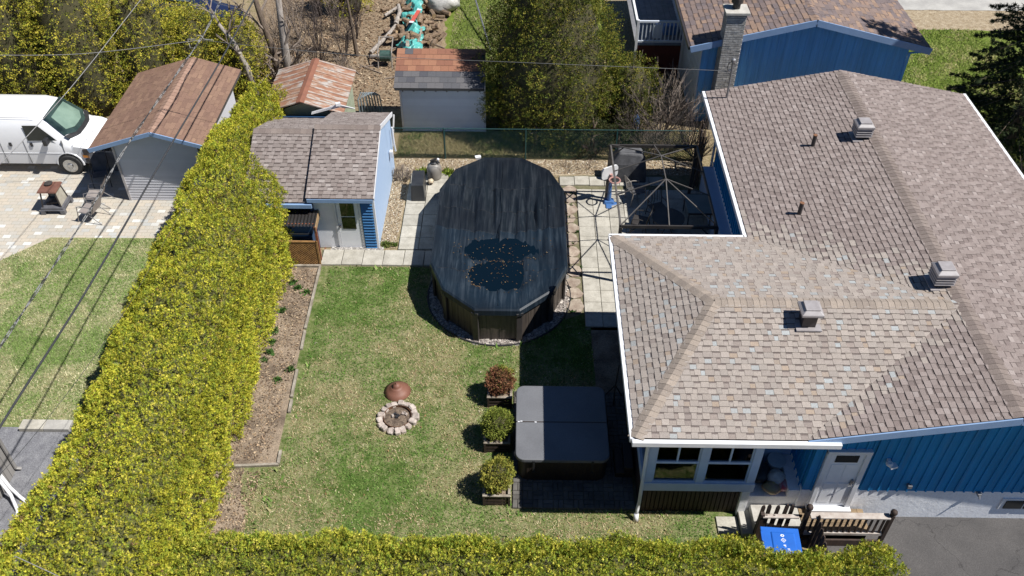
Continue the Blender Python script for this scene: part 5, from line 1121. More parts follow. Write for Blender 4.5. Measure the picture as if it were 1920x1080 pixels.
# dark spruce at the right edge
def spruce(label, x, y, h, r, n, seed):
    t = empty('spruce_tree', (x,y,0), label, 'tree'); rg = np.random.default_rng(seed); b_ = B(); b_.tube([(x,y,0),(x,y,h*.95)],[.2,.02],8); b_.build('trunk', 'bark', t); P = []; N = []; br = B()
    for lv in range(26):
        z = h*(.06+.92*lv/26); R_ = r*(1-lv/27)**.85; nb = 11 if lv < 16 else 7
        for k in range(nb):
            a = rg.uniform(0, 6.28); L = R_*rg.uniform(.7,1.08); e = np.array([math.cos(a), math.sin(a), -.18+rg.uniform(-.1,.1)]); br.tube([(x,y,z),(x+e[0]*L,y+e[1]*L,z+e[2]*L)],[.022,.006],4)
            m_ = int(n/(26*9)*L/r*2.2)+3; tt = rg.uniform(.12,1,m_)**.8; side = np.cross(e, [0,0,1]); q = np.array([x,y,z])+e*L*tt[:, None]+side*(rg.uniform(-1,1,m_)*.34*L*(1.05-tt))[:, None]+np.array([0,0,-.06])*rg.uniform(0,1,(m_,1)); P.append(q); N.append(np.tile(e+np.array([0,0,-.1]), (m_, 1))+side*rg.normal(0,.5,(m_,1)))
    tag(br.build('branches', 'bark', t), kind='stuff'); P = np.concatenate(P); N = np.concatenate(N); V, F, C = sprays(P, N, .17, pick([(0.028,0.044,0.017),(0.042,0.058,0.022),(0.020,0.034,0.014),(0.05,0.062,0.025)], len(P)), 7, 1.1, .22, .0, .3); np_mesh('crown', V-np.array([x,y,0]), F, 'leaf', t, C)
spruce('tall dark spruce at the upper right corner beside the neighbour lawn', 17.4,27.2,13.0,3.1,17000,5)
spruce('smaller dark spruce at the right edge beside the shingle roof', 18.4,23.4,6.5,2.4,10000,6)
# bare shrubs and brush
def twigs(b_, p, d, L, r, depth, rg, kids=3):
    q = p+d*L; mid = p+d*L*.5+Vector((rg.uniform(-1,1),rg.uniform(-1,1),rg.uniform(-.3,.6)))*L*.07; b_.tube([p,mid,q],[r,r*.8,r*.6],4 if r > .012 else 3,None,False)
    if depth > 0:
        for i in range(kids):
            f = rg.uniform(.35,1); s_ = p+d*L*f; nd = (d+Vector((rg.uniform(-1,1),rg.uniform(-1,1),rg.uniform(-.2,.8)))*.75).normalized(); twigs(b_, s_, nd, L*rg.uniform(.45,.75), r*.6, depth-1, rg, kids)
def bare_shrub(label, x, y, h, spread, stems, m, seed, group=None, r=.016, depth=2, kids=3, name='bare_shrub'):
    rg = random.Random(seed); b_ = B()
    for i in range(stems):
        a = rg.uniform(0, 6.28); tl = rg.uniform(.1, spread); d = Vector((math.cos(a)*tl, math.sin(a)*tl, 1)).normalized(); twigs(b_, Vector((x+math.cos(a)*.2*rg.random()*spread, y+math.sin(a)*.2*rg.random()*spread, 0)), d, h*rg.uniform(.4,.62), r*rg.uniform(.7,1.2), depth, rg, kids)
    o = b_.build(name, m); o.data.transform(Matrix.Translation((-x,-y,0))); o.location = (x,y,0); return tag(o, label, 'shrub', group)
bare_shrub('large bare grey shrub between the cedar clump and the house corner', 5.0,27.3,2.9,.7,22,'twig',1,None,.026,3,3)
bare_shrub('bare shrub behind the fence beside the blue tarp', 3.9,26.9,1.7,.8,16,'twig',2,None,.014,3,3)
bare_shrub('bare shrub at the house corner under the eave', 5.9,26.6,2.1,.6,14,'twig_dark',3,None,.016,3,3)
bare_shrub('low bare brush at the fence foot behind the gazebo', 4.6,26.1,1.1,.9,22,'twig',4,None,.010,2,4)
bare_shrub('low dark brush at the fence foot behind the covered barbecue', 2.6,26.2,1.0,1.0,24,'twig_dark',5,None,.010,2,4)
for i, (x, y, h) in enumerate(sorted(((-9.0,32.2,2.6),(-8.0,31.6,2.3),(-8.4,33.6,2.8),(-7.2,32.8,2.3),(-9.4,34.6,3.0),(-7.9,35.4,2.8),(-8.9,36.8,3.0),(-7.0,34.7,2.2),(-9.9,33.2,2.6),(-6.9,31.2,1.5)), key=lambda t: t[1])):
    bare_shrub('leafless grey brush in the thicket behind the rusty shed, '+ORD[i]+' counting away from the shed', x, y, h, .35, 13, ('twig','twig_dark')[i % 2], 30+i, 'brush thicket behind the rusty shed', .015, 2, 3)
for i, (x, y, h) in enumerate(sorted(((16.6,24.4,1.7),(16.2,22.6,1.8),(15.4,21.0,1.8),(16.9,20.8,2.0),(15.2,23.6,1.5)), key=lambda t: t[1])):
    bare_shrub('leafless brush in the shade along the right eave, '+ORD[i]+' from the near end', x, y, h, .6, 14, 'twig', 60+i, 'brush along the right eave', .012, 2, 3)
bare_shrub('pale woolly bare shrub at the shed wall behind the pump cover', -4.0,24.6,.55,1.1,40,'twig',80,None,.010,2,3)
bare_shrub('small dead bush on the mulch behind the pool', 1.6,25.3,.35,1.6,26,'twig_dark',81,None,.007,1,3)
bare_shrub('low dead stems on the mulch left of the gazebo', 2.3,25.4,.35,1.4,20,'twig',82,None,.007,1,3)
# small tree trunks: bare trees at the top
def bare_tree(label, x, y, pts, r, seed, m='bark_grey'):
    t = empty('bare_tree', (x,y,0), label, 'tree'); rg = random.Random(seed); b_ = B(); P = [Vector(p) for p in pts]; b_.tube(P, [r*(1-.55*i/(len(P)-1)) for i in range(len(P))], 8); b_.build('trunk', m, t, smooth=True); c = B()
    for i in range(7):
        k = rg.randrange(1, len(P)); f = rg.random(); s_ = P[k-1].lerp(P[k], f); d = Vector((rg.uniform(-1,1),rg.uniform(-.6,.6),rg.uniform(.1,.9))).normalized(); twigs(c, s_, d, rg.uniform(.6,1.3), r*.32, 2, rg, 3)
    c.build('crown', 'twig', t)
bare_tree('grey bare tree trunk leaning left behind the brown shed', -9.3,30.6,[(-9.3,30.6,0),(-9.4,30.7,1.5),(-9.7,30.9,3.0),(-9.9,31,4.6)],.17,1,'bark')
bare_tree('pale straight bare trunk with forked stubs behind the rusty shed', -8.9,30.2,[(-8.9,30.2,0),(-8.8,30.2,1.6),(-8.75,30.2,3.0),(-8.65,30.3,5.0)],.19,2)
bare_tree('broken bare trunk leaning left over the brown shed roof end', -10.0,29.6,[(-10.0,29.6,0),(-10.15,29.6,1.4),(-10.5,29.7,2.4),(-10.9,29.8,3.0)],.14,3)
b_ = B(); b_.tube([(-6.75,33.2,0),(-6.8,33.2,1.2),(-6.9,33.3,2.6)],[.10,.07,.04],8); tag(b_.build('dead_stump', 'bark'), 'thin reddish dead trunk standing left of the wood pile', 'trunk')
# perennials in the beds
def tuft(label, x, y, r, h, n, pal, z=.02, group=None, name='green_plant'):
    P = np.stack([x+nr.normal(0, r*.5, n), y+nr.normal(0, r*.5, n), np.full(n, z)], 1); V, F, C = sprays(P, np.tile([0,0,1.], (n, 1))+nr.normal(0,.5,(n,3)), h, pick(pal, n), 5, 1.2, .45, .4, .5); o = np_mesh(name, V-np.array([x,y,0]), F, 'leaf', None, C); o.location = (x,y,0); return tag(o, label, 'plant', group)
GR = [A(88,128,62), A(110,146,74), A(72,108,52)]
for i, (x, y) in enumerate(((-6.65,19.3),(-6.45,19.1),(-6.15,18.9),(-6.72,18.1),(-6.78,17.3),(-6.74,16.9),(-6.72,16.5),(-6.8,16.2),(-6.05,15.9),(-6.3,15.5))):
    tuft('small green seedling clump in the bare garden bed, '+ORD[i]+' counting from the shed', x, y, rnd.uniform(.07,.13), .12, 34 if i != 7 else 18, GR, .02, 'seedlings in the garden bed')
tuft('bright green shoots behind the filter tank, left of it', -3.35,24.95,.16,.22,60,[A(150,166,70), A(128,150,60)])
tuft('bright green shoots on the mulch, right of the filter tank', -2.45,24.95,.17,.2,60,[A(150,166,70), A(128,150,60)])
tuft('grass tuft at the near corner of the shed bed', -4.12,21.08,.12,.16,60,[A(120,150,70), A(150,160,90)], .02, None, 'grass_tuft')
tuft('smaller grass tuft at the corner of the shed bed near the slabs', -3.86,21.08,.08,.13,40,[A(120,150,70), A(150,160,90)], .02, None, 'grass_tuft')
for i, yw_ in enumerate(sorted(rnd.uniform(17.8,24.0) for _ in range(9))): tuft('weed tuft between the flagstones beside the pool, '+ORD[i]+' from the near end', rnd.uniform(1.35,1.86), yw_, .06, .07, 16, GR, .03, 'weeds between the flagstones', 'weed')
blob_pal = {'red': ([A(168,116,88), A(142,94,72), A(184,136,100), A(124,112,62)], [.38,.27,.2,.15]), 'gold': ([A(176,168,78,1.2), A(150,152,68,1.2), A(128,136,60,1.2)], [.4,.35,.25]), 'green': ([A(138,148,64,1.2), A(116,130,56,1.2), A(154,158,74,1.2)], [.4,.35,.25])}
def planter(x, y, kind, lab, plab, r=.36):
    t = empty('planter_box', (x,y,0), lab, 'planter'); s_ = .29
    for sx, sy in ((-1,-1),(1,-1),(1,1),(-1,1)): b_ = B(); b_.cbox(x+sx*s_,y+sy*s_,.19,.05,.05,.38); b_.build('corner_post', 'dark_wood', t)
    for d in range(4):
        for z in (.08,.20,.32):
            dx, dy = ((0,-1),(1,0),(0,1),(-1,0))[d]; b_ = B(); b_.cbox(x+dx*s_,y+dy*s_,z,.57 if dy else .02,.57 if dx else .02,.075); b_.build('board', 'dark_wood', t)
    b_ = B(); 
    for dx, dy in ((0,-1),(1,0),(0,1),(-1,0)): b_.cbox(x+dx*(s_+.0),y+dy*(s_+.0),.39,.64 if dy else .06,.54 if dx else .06,.025)
    b_.build('rim', 'grey_wood', t); b_ = B(); b_.cbox(x,y,.30,.54,.54,.04); b_.build('soil_fill', 'soil', t)
    # the ball of foliage
    q = empty('round_bush', (x,y+.06,.36), plab, 'bush'); n = 1100; d = unit(nr.normal(0,1,(n,3))); rad = r*(.50+.86*fbm(d[:,0]*2.3+x*3,d[:,1]*2.3+y,d[:,2]*2.3,s=3)+nr.uniform(-.2,.08,n)); P = d*rad[:,None]+np.array([0,0,r*.86]); kk = P[:,2] > -.02
    pal, w = blob_pal[kind]; cc = pick(pal, n, w)
    if kind == 'red': back = (P[:,1] > .10) & (P[:,0] > -.05); cc[back] = pick(blob_pal['gold'][0], int(back.sum()))
    V, F, C = fronds(P[kk], d[kk], .05, cc[kk], 4, .10, .3, .55, .45); np_mesh('foliage', V, F, 'leaf', q, C)
    b_ = B(); b_.lathe([(.02,.02),(r*.62,r*.35),(r*.72,r*.9),(r*.5,r*1.4),(.02,r*1.6)],12); b_.build('branches', 'inner_core', q, world=False, smooth=True); b_ = B(); b_.tube([(0,0,-.08),(0,0,.3)],.03,6); b_.build('stem', 'bark', q, world=False)
planter(-.47,14.98,'red','brown wooden planter behind the other two, holding the reddish bush','round bush turned red-brown, beside the far corner of the hot tub', .34)
planter(-.50,13.55,'green','brown wooden planter in the middle of the row beside the hot tub','round green clipped bush, middle of the three beside the hot tub', .36)
planter(-.47,12.05,'gold','brown wooden planter nearest the front hedge beside the hot tub','round yellow-green clipped bush, nearest of the three to the front hedge', .38)

# low dark growth hugging the fence under the cedars
for i, (x, y, r_, h_) in enumerate(((.5,26.5,.55,1.15),(1.5,26.55,.6,1.2),(2.5,26.5,.6,1.25),(3.4,26.6,.55,1.1))):
    clump_tree('fence_shrub', ('low dark evergreen shrub behind the fence, leftmost under the cedars','low dark evergreen shrub behind the fence, second under the cedars','low dark evergreen shrub behind the fence, third under the cedars','low dark evergreen shrub behind the fence, nearest the blue tarp')[i], x, y, h_, r_, 620, [(0.05,0.065,0.025),(0.07,0.085,0.03),(0.04,0.05,0.02),(0.09,0.09,0.04)], None, 14, .10, .02, 'round', cat='shrub', seed=70+i, core=0)
bare_shrub('dry brown brush between the stick fence and the house corner', 6.05,25.9,1.3,.8,26,'twig_dark',91,None,.012,3,3)
bare_shrub('pale dry brush behind the fence right of the cedars', 5.3,26.4,1.2,.9,26,'twig',92,None,.010,3,3)
bare_shrub('pale dry brush behind the fence under the bare shrub', 4.3,26.5,1.2,.9,22,'twig',93,None,.010,3,3)
# ================================================================ CHAIN-LINK FENCE
mat('fence_green', (0.012,0.058,0.056), (0.010,0.05,0.05), 6, 0.5)
fence = empty('chain_link_fence', (0,25.85,0), 'teal chain-link fence behind the pool and mulch bed', 'fence')
for x in (-4.45,-2.63,.15,3.25,6.1): b_ = B(); b_.tube([(x,25.85,0),(x,25.85,1.24)],.028,8); b_.build('post', 'fence_green', fence)
b_ = B(); b_.tube([(-4.5,25.85,1.22),(6.15,25.85,1.22)],.016,8); b_.build('top_rail', 'fence_green', fence); b_ = B(); x = -4.45-1.2
while x < 6.1:
    for s_ in (1,-1):
        xa, xb = (x, x+1.17) if s_ > 0 else (x+1.17, x); z0, z1 = .03, 1.2
        p, q = Vector((xa,25.85+.004*s_,z0)), Vector((xb,25.85+.004*s_,z1))
        lo, hi = -4.45, 6.1; d = q-p; t0, t1 = 0, 1
        ts = sorted(((lo-p.x)/d.x, (hi-p.x)/d.x)); t0, t1 = max(t0, ts[0]), min(t1, ts[1])
        if t1 > t0: b_.beam(p+d*t0, p+d*t1, .0055, .0055)
    x += .085
tag(b_.build('chain_link_mesh', 'fence_green', fence), kind='stuff')
# leaning stick fence at the house corner
mat('stick', A(132,108,86), A(84,70,56), 8, .9, .3)
sf = empty('stick_fence', (6.0,25.4,0), 'dark rustic fence of upright sticks at the house corner', 'fence')
for i in range(24):
    y = 24.25+i*.07+rnd.uniform(-.02,.02); x = 5.80+rnd.uniform(-.10,.10)+i*.012; h = rnd.uniform(1.2,1.75); b_ = B(); b_.tube([(x,y,0),(x+rnd.uniform(-.04,.1),y+rnd.uniform(-.03,.03),h)],[.032,.022],6); b_.build('stick', 'stick' if i % 3 else 'twig_dark', sf)
b_ = B(); b_.beam((5.84,24.55,.95),(6.02,25.85,1.0),.03,.06); b_.build('cross_rail', 'stick', sf)
blob('blue_tarp', (4.05,27.5,.45), .5, 'toy_blue', 'bright blue tarp bundle behind the fence beside the cedar', 'tarp', 4, (.35,.6,1.0))

# ================================================================ WHITE SHED (behind the fence)
mat('white_siding', (0.86,0.88,0.90), (0.82,0.84,0.86), 2, .55, rand=.06); mat('shingle_plain', (0.05,0.05,0.05), (0.06,0.06,0.06), 4, .9)
ws = empty('white_shed', (-2.8,28.5,0), 'white sided shed with half orange half grey shingle roof beside the cedar', 'shed')
b_ = B(); b_.box(-4.22,-1.34,27.62,28.72,0,2.0); b_.build('wall', 'white_siding', ws)
for i in range(15): b_ = B(); z = .02+i*.132; b_.add([(-4.26,27.578,z),(-1.30,27.578,z),(-1.30,27.612,z+.126),(-4.26,27.612,z+.126),(-4.26,27.625,z),(-1.30,27.625,z)], [(0,1,2,3),(0,4,5,1),(0,3,4),(1,5,2)]); b_.build('siding_board', 'white_siding', ws)
b_ = B(); b_.box(-4.29,-4.22,27.58,27.66,0,2.05); b_.box(-1.34,-1.27,27.58,27.66,0,2.05); b_.build('corner_trim', 'white_trim', ws)
b_ = B(); b_.ext([(-4.38,27.12,2.0),(-4.38,28.80,2.61),(-4.38,28.80,2.51),(-4.38,27.12,1.92)], (3.1,0,0)); wr = b_.build('roof', 'shingle_plain', ws); b_ = B(); b_.ext([(-4.22,27.66,2.0),(-4.22,28.72,2.0),(-4.22,28.72,2.47),(-4.22,27.66,2.10)], (2.88,0,0)); b_.build('upper_wall', 'white_siding', ws)
ORG = [A(176,126,102), A(164,116,96), A(184,134,108)]; GRY = [A(110,110,114), A(100,100,106), A(122,120,122)]
sl = Vector((0,1.68,.61)); 
for j in range(7):
    f0, f1 = j/7, (j+1)/7+.012
    for i in range(11):
        x0 = -4.40+i*.2845-(.14 if j % 2 else 0); x1 = x0+.28; x0, x1 = max(x0,-4.40), min(x1,-1.26)
        if x1-x0 < .03: continue
        p0, p1 = Vector((0,27.12,2.008))+sl*f0, Vector((0,27.12,2.008))+sl*f1; c = rnd.choice(GRY if j < 3 else ORG)
        if j == 6 and i == 1: c = GRY[0]
        b_ = B(); b_.add([(x0,p0.y,p0.z+.014),(x1,p0.y,p0.z+.014),(x1,p1.y,p1.z+.004),(x0,p1.y,p1.z+.004),(x0,p0.y,p0.z-.004),(x1,p0.y,p0.z-.004)], [(0,1,2,3),(4,5,1,0),(0,3,4),(1,5,2)], [c,ASPH,ASPH,ASPH]); b_.build('shingle', 'shingle', wr)
for i in range(8): b_ = B(); x = -4.1+i*.38; b_.beam((x,27.14,1.90),(x,27.62,2.06),.04,.07); b_.build('rafter_tail', 'dark_wood', ws)

# ================================================================ RUSTY STEEL SHED
m, nt, b = newmat('rust_roof'); v = tc(nt); n1 = noise(nt, tc(nt, (1.2,3,1)), 1.5, 6, .65, .5); n2 = noise(nt, v, 9, 5, .7)
c = ramp(nt, n1, [(0.41,A(204,196,188)),(0.48,A(186,146,120)),(0.60,A(172,120,94)),(0.75,A(146,100,82))]); c = mix(nt, 1.0, c, ramp(nt, n2, [(0.3,(.75,.75,.75)),(0.7,(1.15,1.15,1.15))]), 'MULTIPLY')
nt.links.new(c, b.inputs['Base Color']); b.inputs['Roughness'].default_value = .8; mat('zinc', A(208,198,188), A(178,132,104), 3.5, .7, .05); mat('green_steel', A(206,214,186), A(186,196,170), 4, .6)
rs = empty('metal_shed', (-7.3,27.1,0), 'small steel shed with rust-streaked ribbed roof behind the blue shed', 'shed')
b_ = B(); b_.ext([(-8.5,25.85,0),(-6.1,25.85,0),(-6.1,25.85,1.72),(-7.3,25.85,2.15),(-8.5,25.85,1.72)], (0,2.6,0)); wo = b_.build('wall', 'green_steel', rs)
for i in range(12): b_ = B(); y = 25.9+i*.21; b_.box(-6.105,-6.085,y,y+.17,.02,1.72); b_.build('wall_rib', 'green_steel', wo)
b_ = B(); b_.box(-8.5,-6.1,25.82,25.845,0,1.7); b_.build('front_panel', 'dark_interior', rs)
for sgn in (-1,1):
    b_ = B(); b_.ext([(-7.3,25.68,2.30),(-7.3+sgn*1.38,25.68,1.86),(-7.3+sgn*1.38,25.68,1.82),(-7.3,25.68,2.26)], (0,2.9,0)); ro = b_.build('roof', 'rust_roof', rs)
    for i in range(9): y = 25.70+i*.355; b_ = B(); b_.beam((-7.3,y,2.302),(-7.3+sgn*1.38,y,1.863),.085,.035); b_.build('roof_rib', 'zinc', ro)
b_ = B(); b_.ext([(-7.44,25.64,2.285),(-7.3,25.64,2.335),(-7.16,25.64,2.285),(-7.3,25.64,2.30)], (0,2.98,0)); b_.build('ridge_cap', mat('rust_cap', A(166,110,86), A(148,98,78), 4, .8), rs)
b_ = B(); b_.lathe([(.07,0),(.10,.05),(.06,.10),(.0005,.11)],12,(-8.3,26.2,2.0)); tag(b_.build('red_float', mat('red_plastic', (0.5,0.04,0.03), (0.42,0.03,0.03), 4, .5)), 'small red and white float lying on the rusty roof edge', 'float')
b_ = B(); 
for i in range(4): b_.tube([(-6.9-i*.02,25.45+i*.04,2.05-i*.05),(-6.0,25.5+i*.03,2.32-i*.05),(-5.5,25.62,2.1)],.014,6)
b_.cbox(-6.02,25.52,2.32,.16,.1,.1,.4); tag(b_.build('folded_clothes_dryer', 'white_trim'), 'folded rotary clothes dryer of white poles above the shed roof edge', 'clothes dryer')
hs = B()
for i in range(6): hs.tube([(-5.98+.10*i,28.6+.05*i,0.0),(-5.98+.10*i,28.55,.7+.06*i),(-5.86+.10*i,28.65,.95),(-5.72+.10*i,28.8,.75),(-5.68+.10*i,28.9,0)],.026,6)
tag(hs.build('hose_coils', mat('hose_grey', A(170,186,196), A(140,152,160), 4, .5)), 'grey-blue hoops of hose leaning on the green steel wall', 'hose')
rl = empty('hose_reel', (-5.45,32.5,0), 'hose reel on a bent tube stand behind the metal shed', 'hose reel')
for x in (-5.75,-5.20): b_ = B(); b_.tube([(x,32.2,0),(x,32.35,.6),(x+.02,33.0,.95)],.025,6); b_.build('stand', 'chair_metal', rl)
b_ = B(); b_.tube([(-5.75,33.0,.95),(-5.2,33.0,.95)],.025,6); b_.build('handle', 'chair_metal', rl); b_ = B(); b_.tube([(-5.68,32.45,.42),(-5.27,32.45,.42)],.22,16); b_.build('drum', mat('hose_green', A(70,104,96), A(52,80,74), 9, .6, .3), rl)
b_ = B(); b_.tube([(-4.55,26.6,0),(-4.45,26.9,1.1)],.03,6); tag(b_.build('leaning_board', 'white_trim'), 'thin white stake leaning beside the white shed corner', 'stake')

# ================================================================ BROWN-ROOFED GREY SHED
mat('grey_siding', (0.60,0.60,0.64), (0.56,0.56,0.60), 2, .55, rand=.06)
gs = empty('grey_shed', (-11.5,25.3,0), 'grey sided shed with brown shingle gable roof beside the van', 'shed')
b_ = B(); b_.ext([(-12.72,23.30,0),(-10.1,23.30,0),(-10.1,23.30,2.1),(-11.3,23.30,2.62),(-12.72,23.30,2.15)], (0,4.2,0)); b_.build('wall', 'grey_siding', gs)
for i in range(24):
    z = .02+i*.105; hw0 = -12.72 if z < 2.1 else -12.72+(z-2.1)*3.0; hw1 = -10.1 if z < 2.1 else -10.1-(z-2.1)*2.3
    if hw1-hw0 > .2: b_ = B(); b_.add([(hw0,23.275,z),(hw1,23.275,z),(hw1,23.29,z+.103),(hw0,23.29,z+.103),(hw0,23.30,z),(hw1,23.30,z)], [(0,1,2,3),(0,4,5,1),(0,3,4),(1,5,2)]); b_.build('siding_board', 'grey_siding', gs)
b_ = B(); b_.box(-12.78,-12.71,23.25,23.33,0,2.12); b_.build('corner_trim', mat('grey_trim', (0.42,0.40,0.40), (0.38,0.36,0.36), 3, .6), gs)
GE, GR_ = (-13.38,2.13), (-11.30,2.76); GQ = (-9.75,2.29)
b_ = B(); b_.ext([(GE[0],23.02,GE[1]),(GR_[0],23.02,GR_[1]),(GQ[0],23.02,GQ[1]),(GQ[0],23.02,GQ[1]-.1),(GR_[0],23.02,GR_[1]-.1),(GE[0],23.02,GE[1]-.1)], (0,4.75,0)); go = b_.build('roof', 'roof_deck', gs)
tb = tabs_for([(GE[0],23.0,GE[1]+.006),(GE[0],27.78,GE[1]+.006),(GR_[0],27.78,GR_[1]+.006),(GR_[0],23.0,GR_[1]+.006)], (GE[0],23.0,GE[1]+.006), (GE[0],27.78,GE[1]+.006), PAL_BRN, .15, .2, .4, thick=.007)
tb += tabs_for([(GQ[0],23.0,GQ[1]+.006),(GQ[0],27.78,GQ[1]+.006),(GR_[0],27.78,GR_[1]+.006),(GR_[0],23.0,GR_[1]+.006)], (GQ[0],23.0,GQ[1]+.006), (GQ[0],27.78,GQ[1]+.006), PAL_BRN, .15, .2, .4, thick=.007)
roof_shingles(go, tb, 120)
ridge_caps(go, (GR_[0],23.0,GR_[1]), (GR_[0],27.78,GR_[1]), ((-1,0,-.3),(1,0,-.3)), [A(188,154,135), A(182,148,130)], .15, .2)
b_ = B(); b_.beam((GE[0],22.99,GE[1]-.04),(GR_[0],22.99,GR_[1]-.04),.03,.13); b_.beam((GR_[0],22.99,GR_[1]-.04),(GQ[0],22.99,GQ[1]-.04),.03,.13); b_.build('rake_board', 'blue_trim', gs)

# ================================================================ WHITE VAN
mat('van_paint', (0.74,0.74,0.75), (0.72,0.72,0.73), 2, .25, spec=.5); mat('tyre', (0.02,0.02,0.02), (0.03,0.03,0.03), 9, .8); mat('chrome', (0.5,0.5,0.5), (0.4,0.4,0.4), 6, .25, metal=.9); mat('amber', (0.7,0.25,0.02), (0.6,0.2,0.02), 6, .3)
mat_glass('wind_glass', (0.30,0.48,0.42), 0.04); mat('seam', (0.12,0.12,0.125), (0.1,0.1,0.1), 6, .6)
def loft(stations, ring, b_=None):
    """stations: (x, z_top, half_width_top, half_width_body, z_bottom); closed body shell"""
    b_ = b_ or B(); vs = []; k = None
    for x, zt, wt, wb, zb in stations:
        zm = zb+(zt-zb)*.56 if zt > 1.3 else zb+(zt-zb)*.8
        half = [(0,zt),(wt*.55,zt-.015),(wt*.88,zt-.06),(wt,zt-.14),((wt+wb)/2,(zt+zm)/2-.05),(wb,zm),(wb*1.0,zb+(zm-zb)*.4),(wb*.97,zb)]
        rg_ = [(y,z) for y,z in half]+[(-y,z) for y,z in half[::-1][:-1]]; k = len(rg_); vs += [(x,y,z) for y,z in rg_]
    fs = [(i*k+j,(i+1)*k+j,(i+1)*k+(j+1) % k,i*k+(j+1) % k) for i in range(len(stations)-1) for j in range(k)]+[tuple(range(k))[::-1], tuple((len(stations)-1)*k+j for j in range(k))]
    return b_.add(vs, fs)
van = empty('van', (-20.0,25.72,0), 'white cargo van parked at the left edge beside the brown-roofed shed', 'van')
VS = [(0,1.95,.76,.92,.42),(.15,2.06,.80,.97,.40),(2.0,2.10,.81,.99,.38),(3.9,2.09,.80,.99,.38),(4.25,2.02,.78,.99,.38),(4.45,1.90,.77,.99,.38),(4.75,1.62,.79,.99,.38),(5.05,1.34,.84,.99,.38),(5.15,1.24,.86,.98,.40),(5.4,1.19,.84,.97,.42),(5.62,1.10,.78,.93,.42),(5.74,.96,.70,.88,.45),(5.78,.78,.66,.84,.48)]
vb = loft(VS, None); vbo = vb.build('body', 'van_paint', van, world=False, smooth=True)
md = vbo.modifiers.new('split', 'EDGE_SPLIT'); md.split_angle = R(32)
b_ = B(); b_.add([(4.34,-.70,1.99),(4.37,.0,2.03),(4.34,.70,1.99),(4.90,-.82,1.42),(5.12,-.4,1.31),(5.14,.0,1.305),(5.12,.4,1.31),(4.90,.82,1.42),(4.365,-.35,2.02),(4.365,.35,2.02)], [(0,3,4,8),(8,4,5,1),(1,5,6,9),(9,6,7,2)]); wsd = b_.build('windscreen', mat('screen_dark', A(74,96,92), A(36,50,50), 1.3, .10), van, world=False)
b_ = B(); b_.add([(4.34,-.70,1.99),(4.37,.0,2.03),(4.34,.70,1.99),(4.90,-.82,1.42),(5.12,-.4,1.31),(5.14,.0,1.305),(5.12,.4,1.31),(4.90,.82,1.42),(4.365,-.35,2.02),(4.365,.35,2.02)], [(0,3,4,8),(8,4,5,1),(1,5,6,9),(9,6,7,2)]); b_.v = [(4.80+(x-4.80)*.70+.02,.08+(y-.08)*.72,1.61+(z-1.61)*.70+.022) for x,y,z in b_.v]; b_.build('sunshade', mat('shade_green', A(150,176,160), A(126,152,138), 2, .3), wsd, world=False)
b_ = B(); b_.add([(4.90,-.86,1.41),(5.12,-.4,1.315),(5.14,0,1.31),(5.12,.4,1.315),(4.90,.86,1.41),(5.05,-.87,1.32),(5.25,-.4,1.262),(5.27,0,1.258),(5.25,.4,1.262),(5.05,.87,1.32)], [(0,5,6,1),(1,6,7,2),(2,7,8,3),(3,8,9,4)]); b_.build('cowl', 'black_plastic', van, world=False)
for s_ in (-1,):
    b_ = B(); y0 = -.985
    b_.add([(3.66,-.885,1.82),(4.16,-.875,1.82),(4.70,-.985,1.32),(3.74,-1.0,1.32)], [(0,3,2,1)]); b_.v = [(x,y-.012,z) for x,y,z in b_.v]; b_.build('side_window', mat('van_glass', (0.02,0.025,0.025), (0.03,0.035,0.035), 3, .06), van, world=False)
    for x in (2.75,3.55,4.80): b_ = B(); b_.box(x,x+.014,-1.000,-.94,.42,1.3); b_.build('door_seam', 'seam', van, world=False)
    b_ = B(); b_.beam((-.1+.2,-.995,.82),(4.8,-.995,.82),.012,.02); b_.build('body_crease', 'van_paint', van, world=False)
    for x in (3.10,3.80): b_ = B(); b_.cbox(x,-1.005,1.16,.09,.03,.14); b_.build('door_handle', 'black_plastic', van, world=False, bevel=.01)
    b_ = B(); b_.cbox(4.42,-1.16,1.38,.13,.24,.20); b_.tube([(4.45,-.98,1.32),(4.43,-1.08,1.36)],.03,6); b_.build('mirror', 'black_plastic', van, world=False, bevel=.03)
b_ = B(); b_.box(.2,4.1,-.802,-.79,2.045,2.06); b_.build('roof_gutter', 'seam', van, world=False)
for y in (-.95,.80):
    for x in (1.1,4.86):
        b_ = B(); b_.tube([(x,y-.11,.37),(x,y+.12,.37)],.37,28); w_o = b_.build('wheel', 'tyre', van, world=False, bevel=.03)
        b_ = B(); b_.lathe([(.24,0),(.245,.012),(.19,.02),(.10,.005),(.08,.03),(.0005,.035)],22); o = b_.build('rim', 'chrome', w_o, world=False, smooth=False); o.location = (x, y-.112, .37); o.rotation_euler = (math.pi/2,0,0)
    b_ = B(); b_.tube([(4.86+.43*math.cos(t),(y if y < 0 else y)-.02,.40+.43*math.sin(t)) for t in np.linspace(-.1,math.pi+.1,16)],.035,6); b_.build('wheel_arch', 'van_paint', van, world=False) if y < 0 else None
b_ = B(); b_.tube([(4.86,-.992,.40),(4.86,-.90,.40)],.41,26); b_.build('wheel_well', 'tyre', van, world=False)
b_ = B(); b_.cbox(5.62,0,.50,.50,1.94,.24); b_.build('bumper', 'grey_plastic' if False else mat('bumper_grey', (0.07,0.07,0.075), (0.06,0.06,0.065), 5, .5), van, world=False, bevel=.04)
for y in (-.78,.78): b_ = B(); b_.cbox(5.55,y*1.16,.86,.30,.20,.24); h_ = b_.build('headlight', 'dark_vent', van, world=False, bevel=.03); b_ = B(); b_.cbox(5.50,y*1.18,.71,.26,.16,.10); b_.build('indicator', 'amber', h_, world=False)
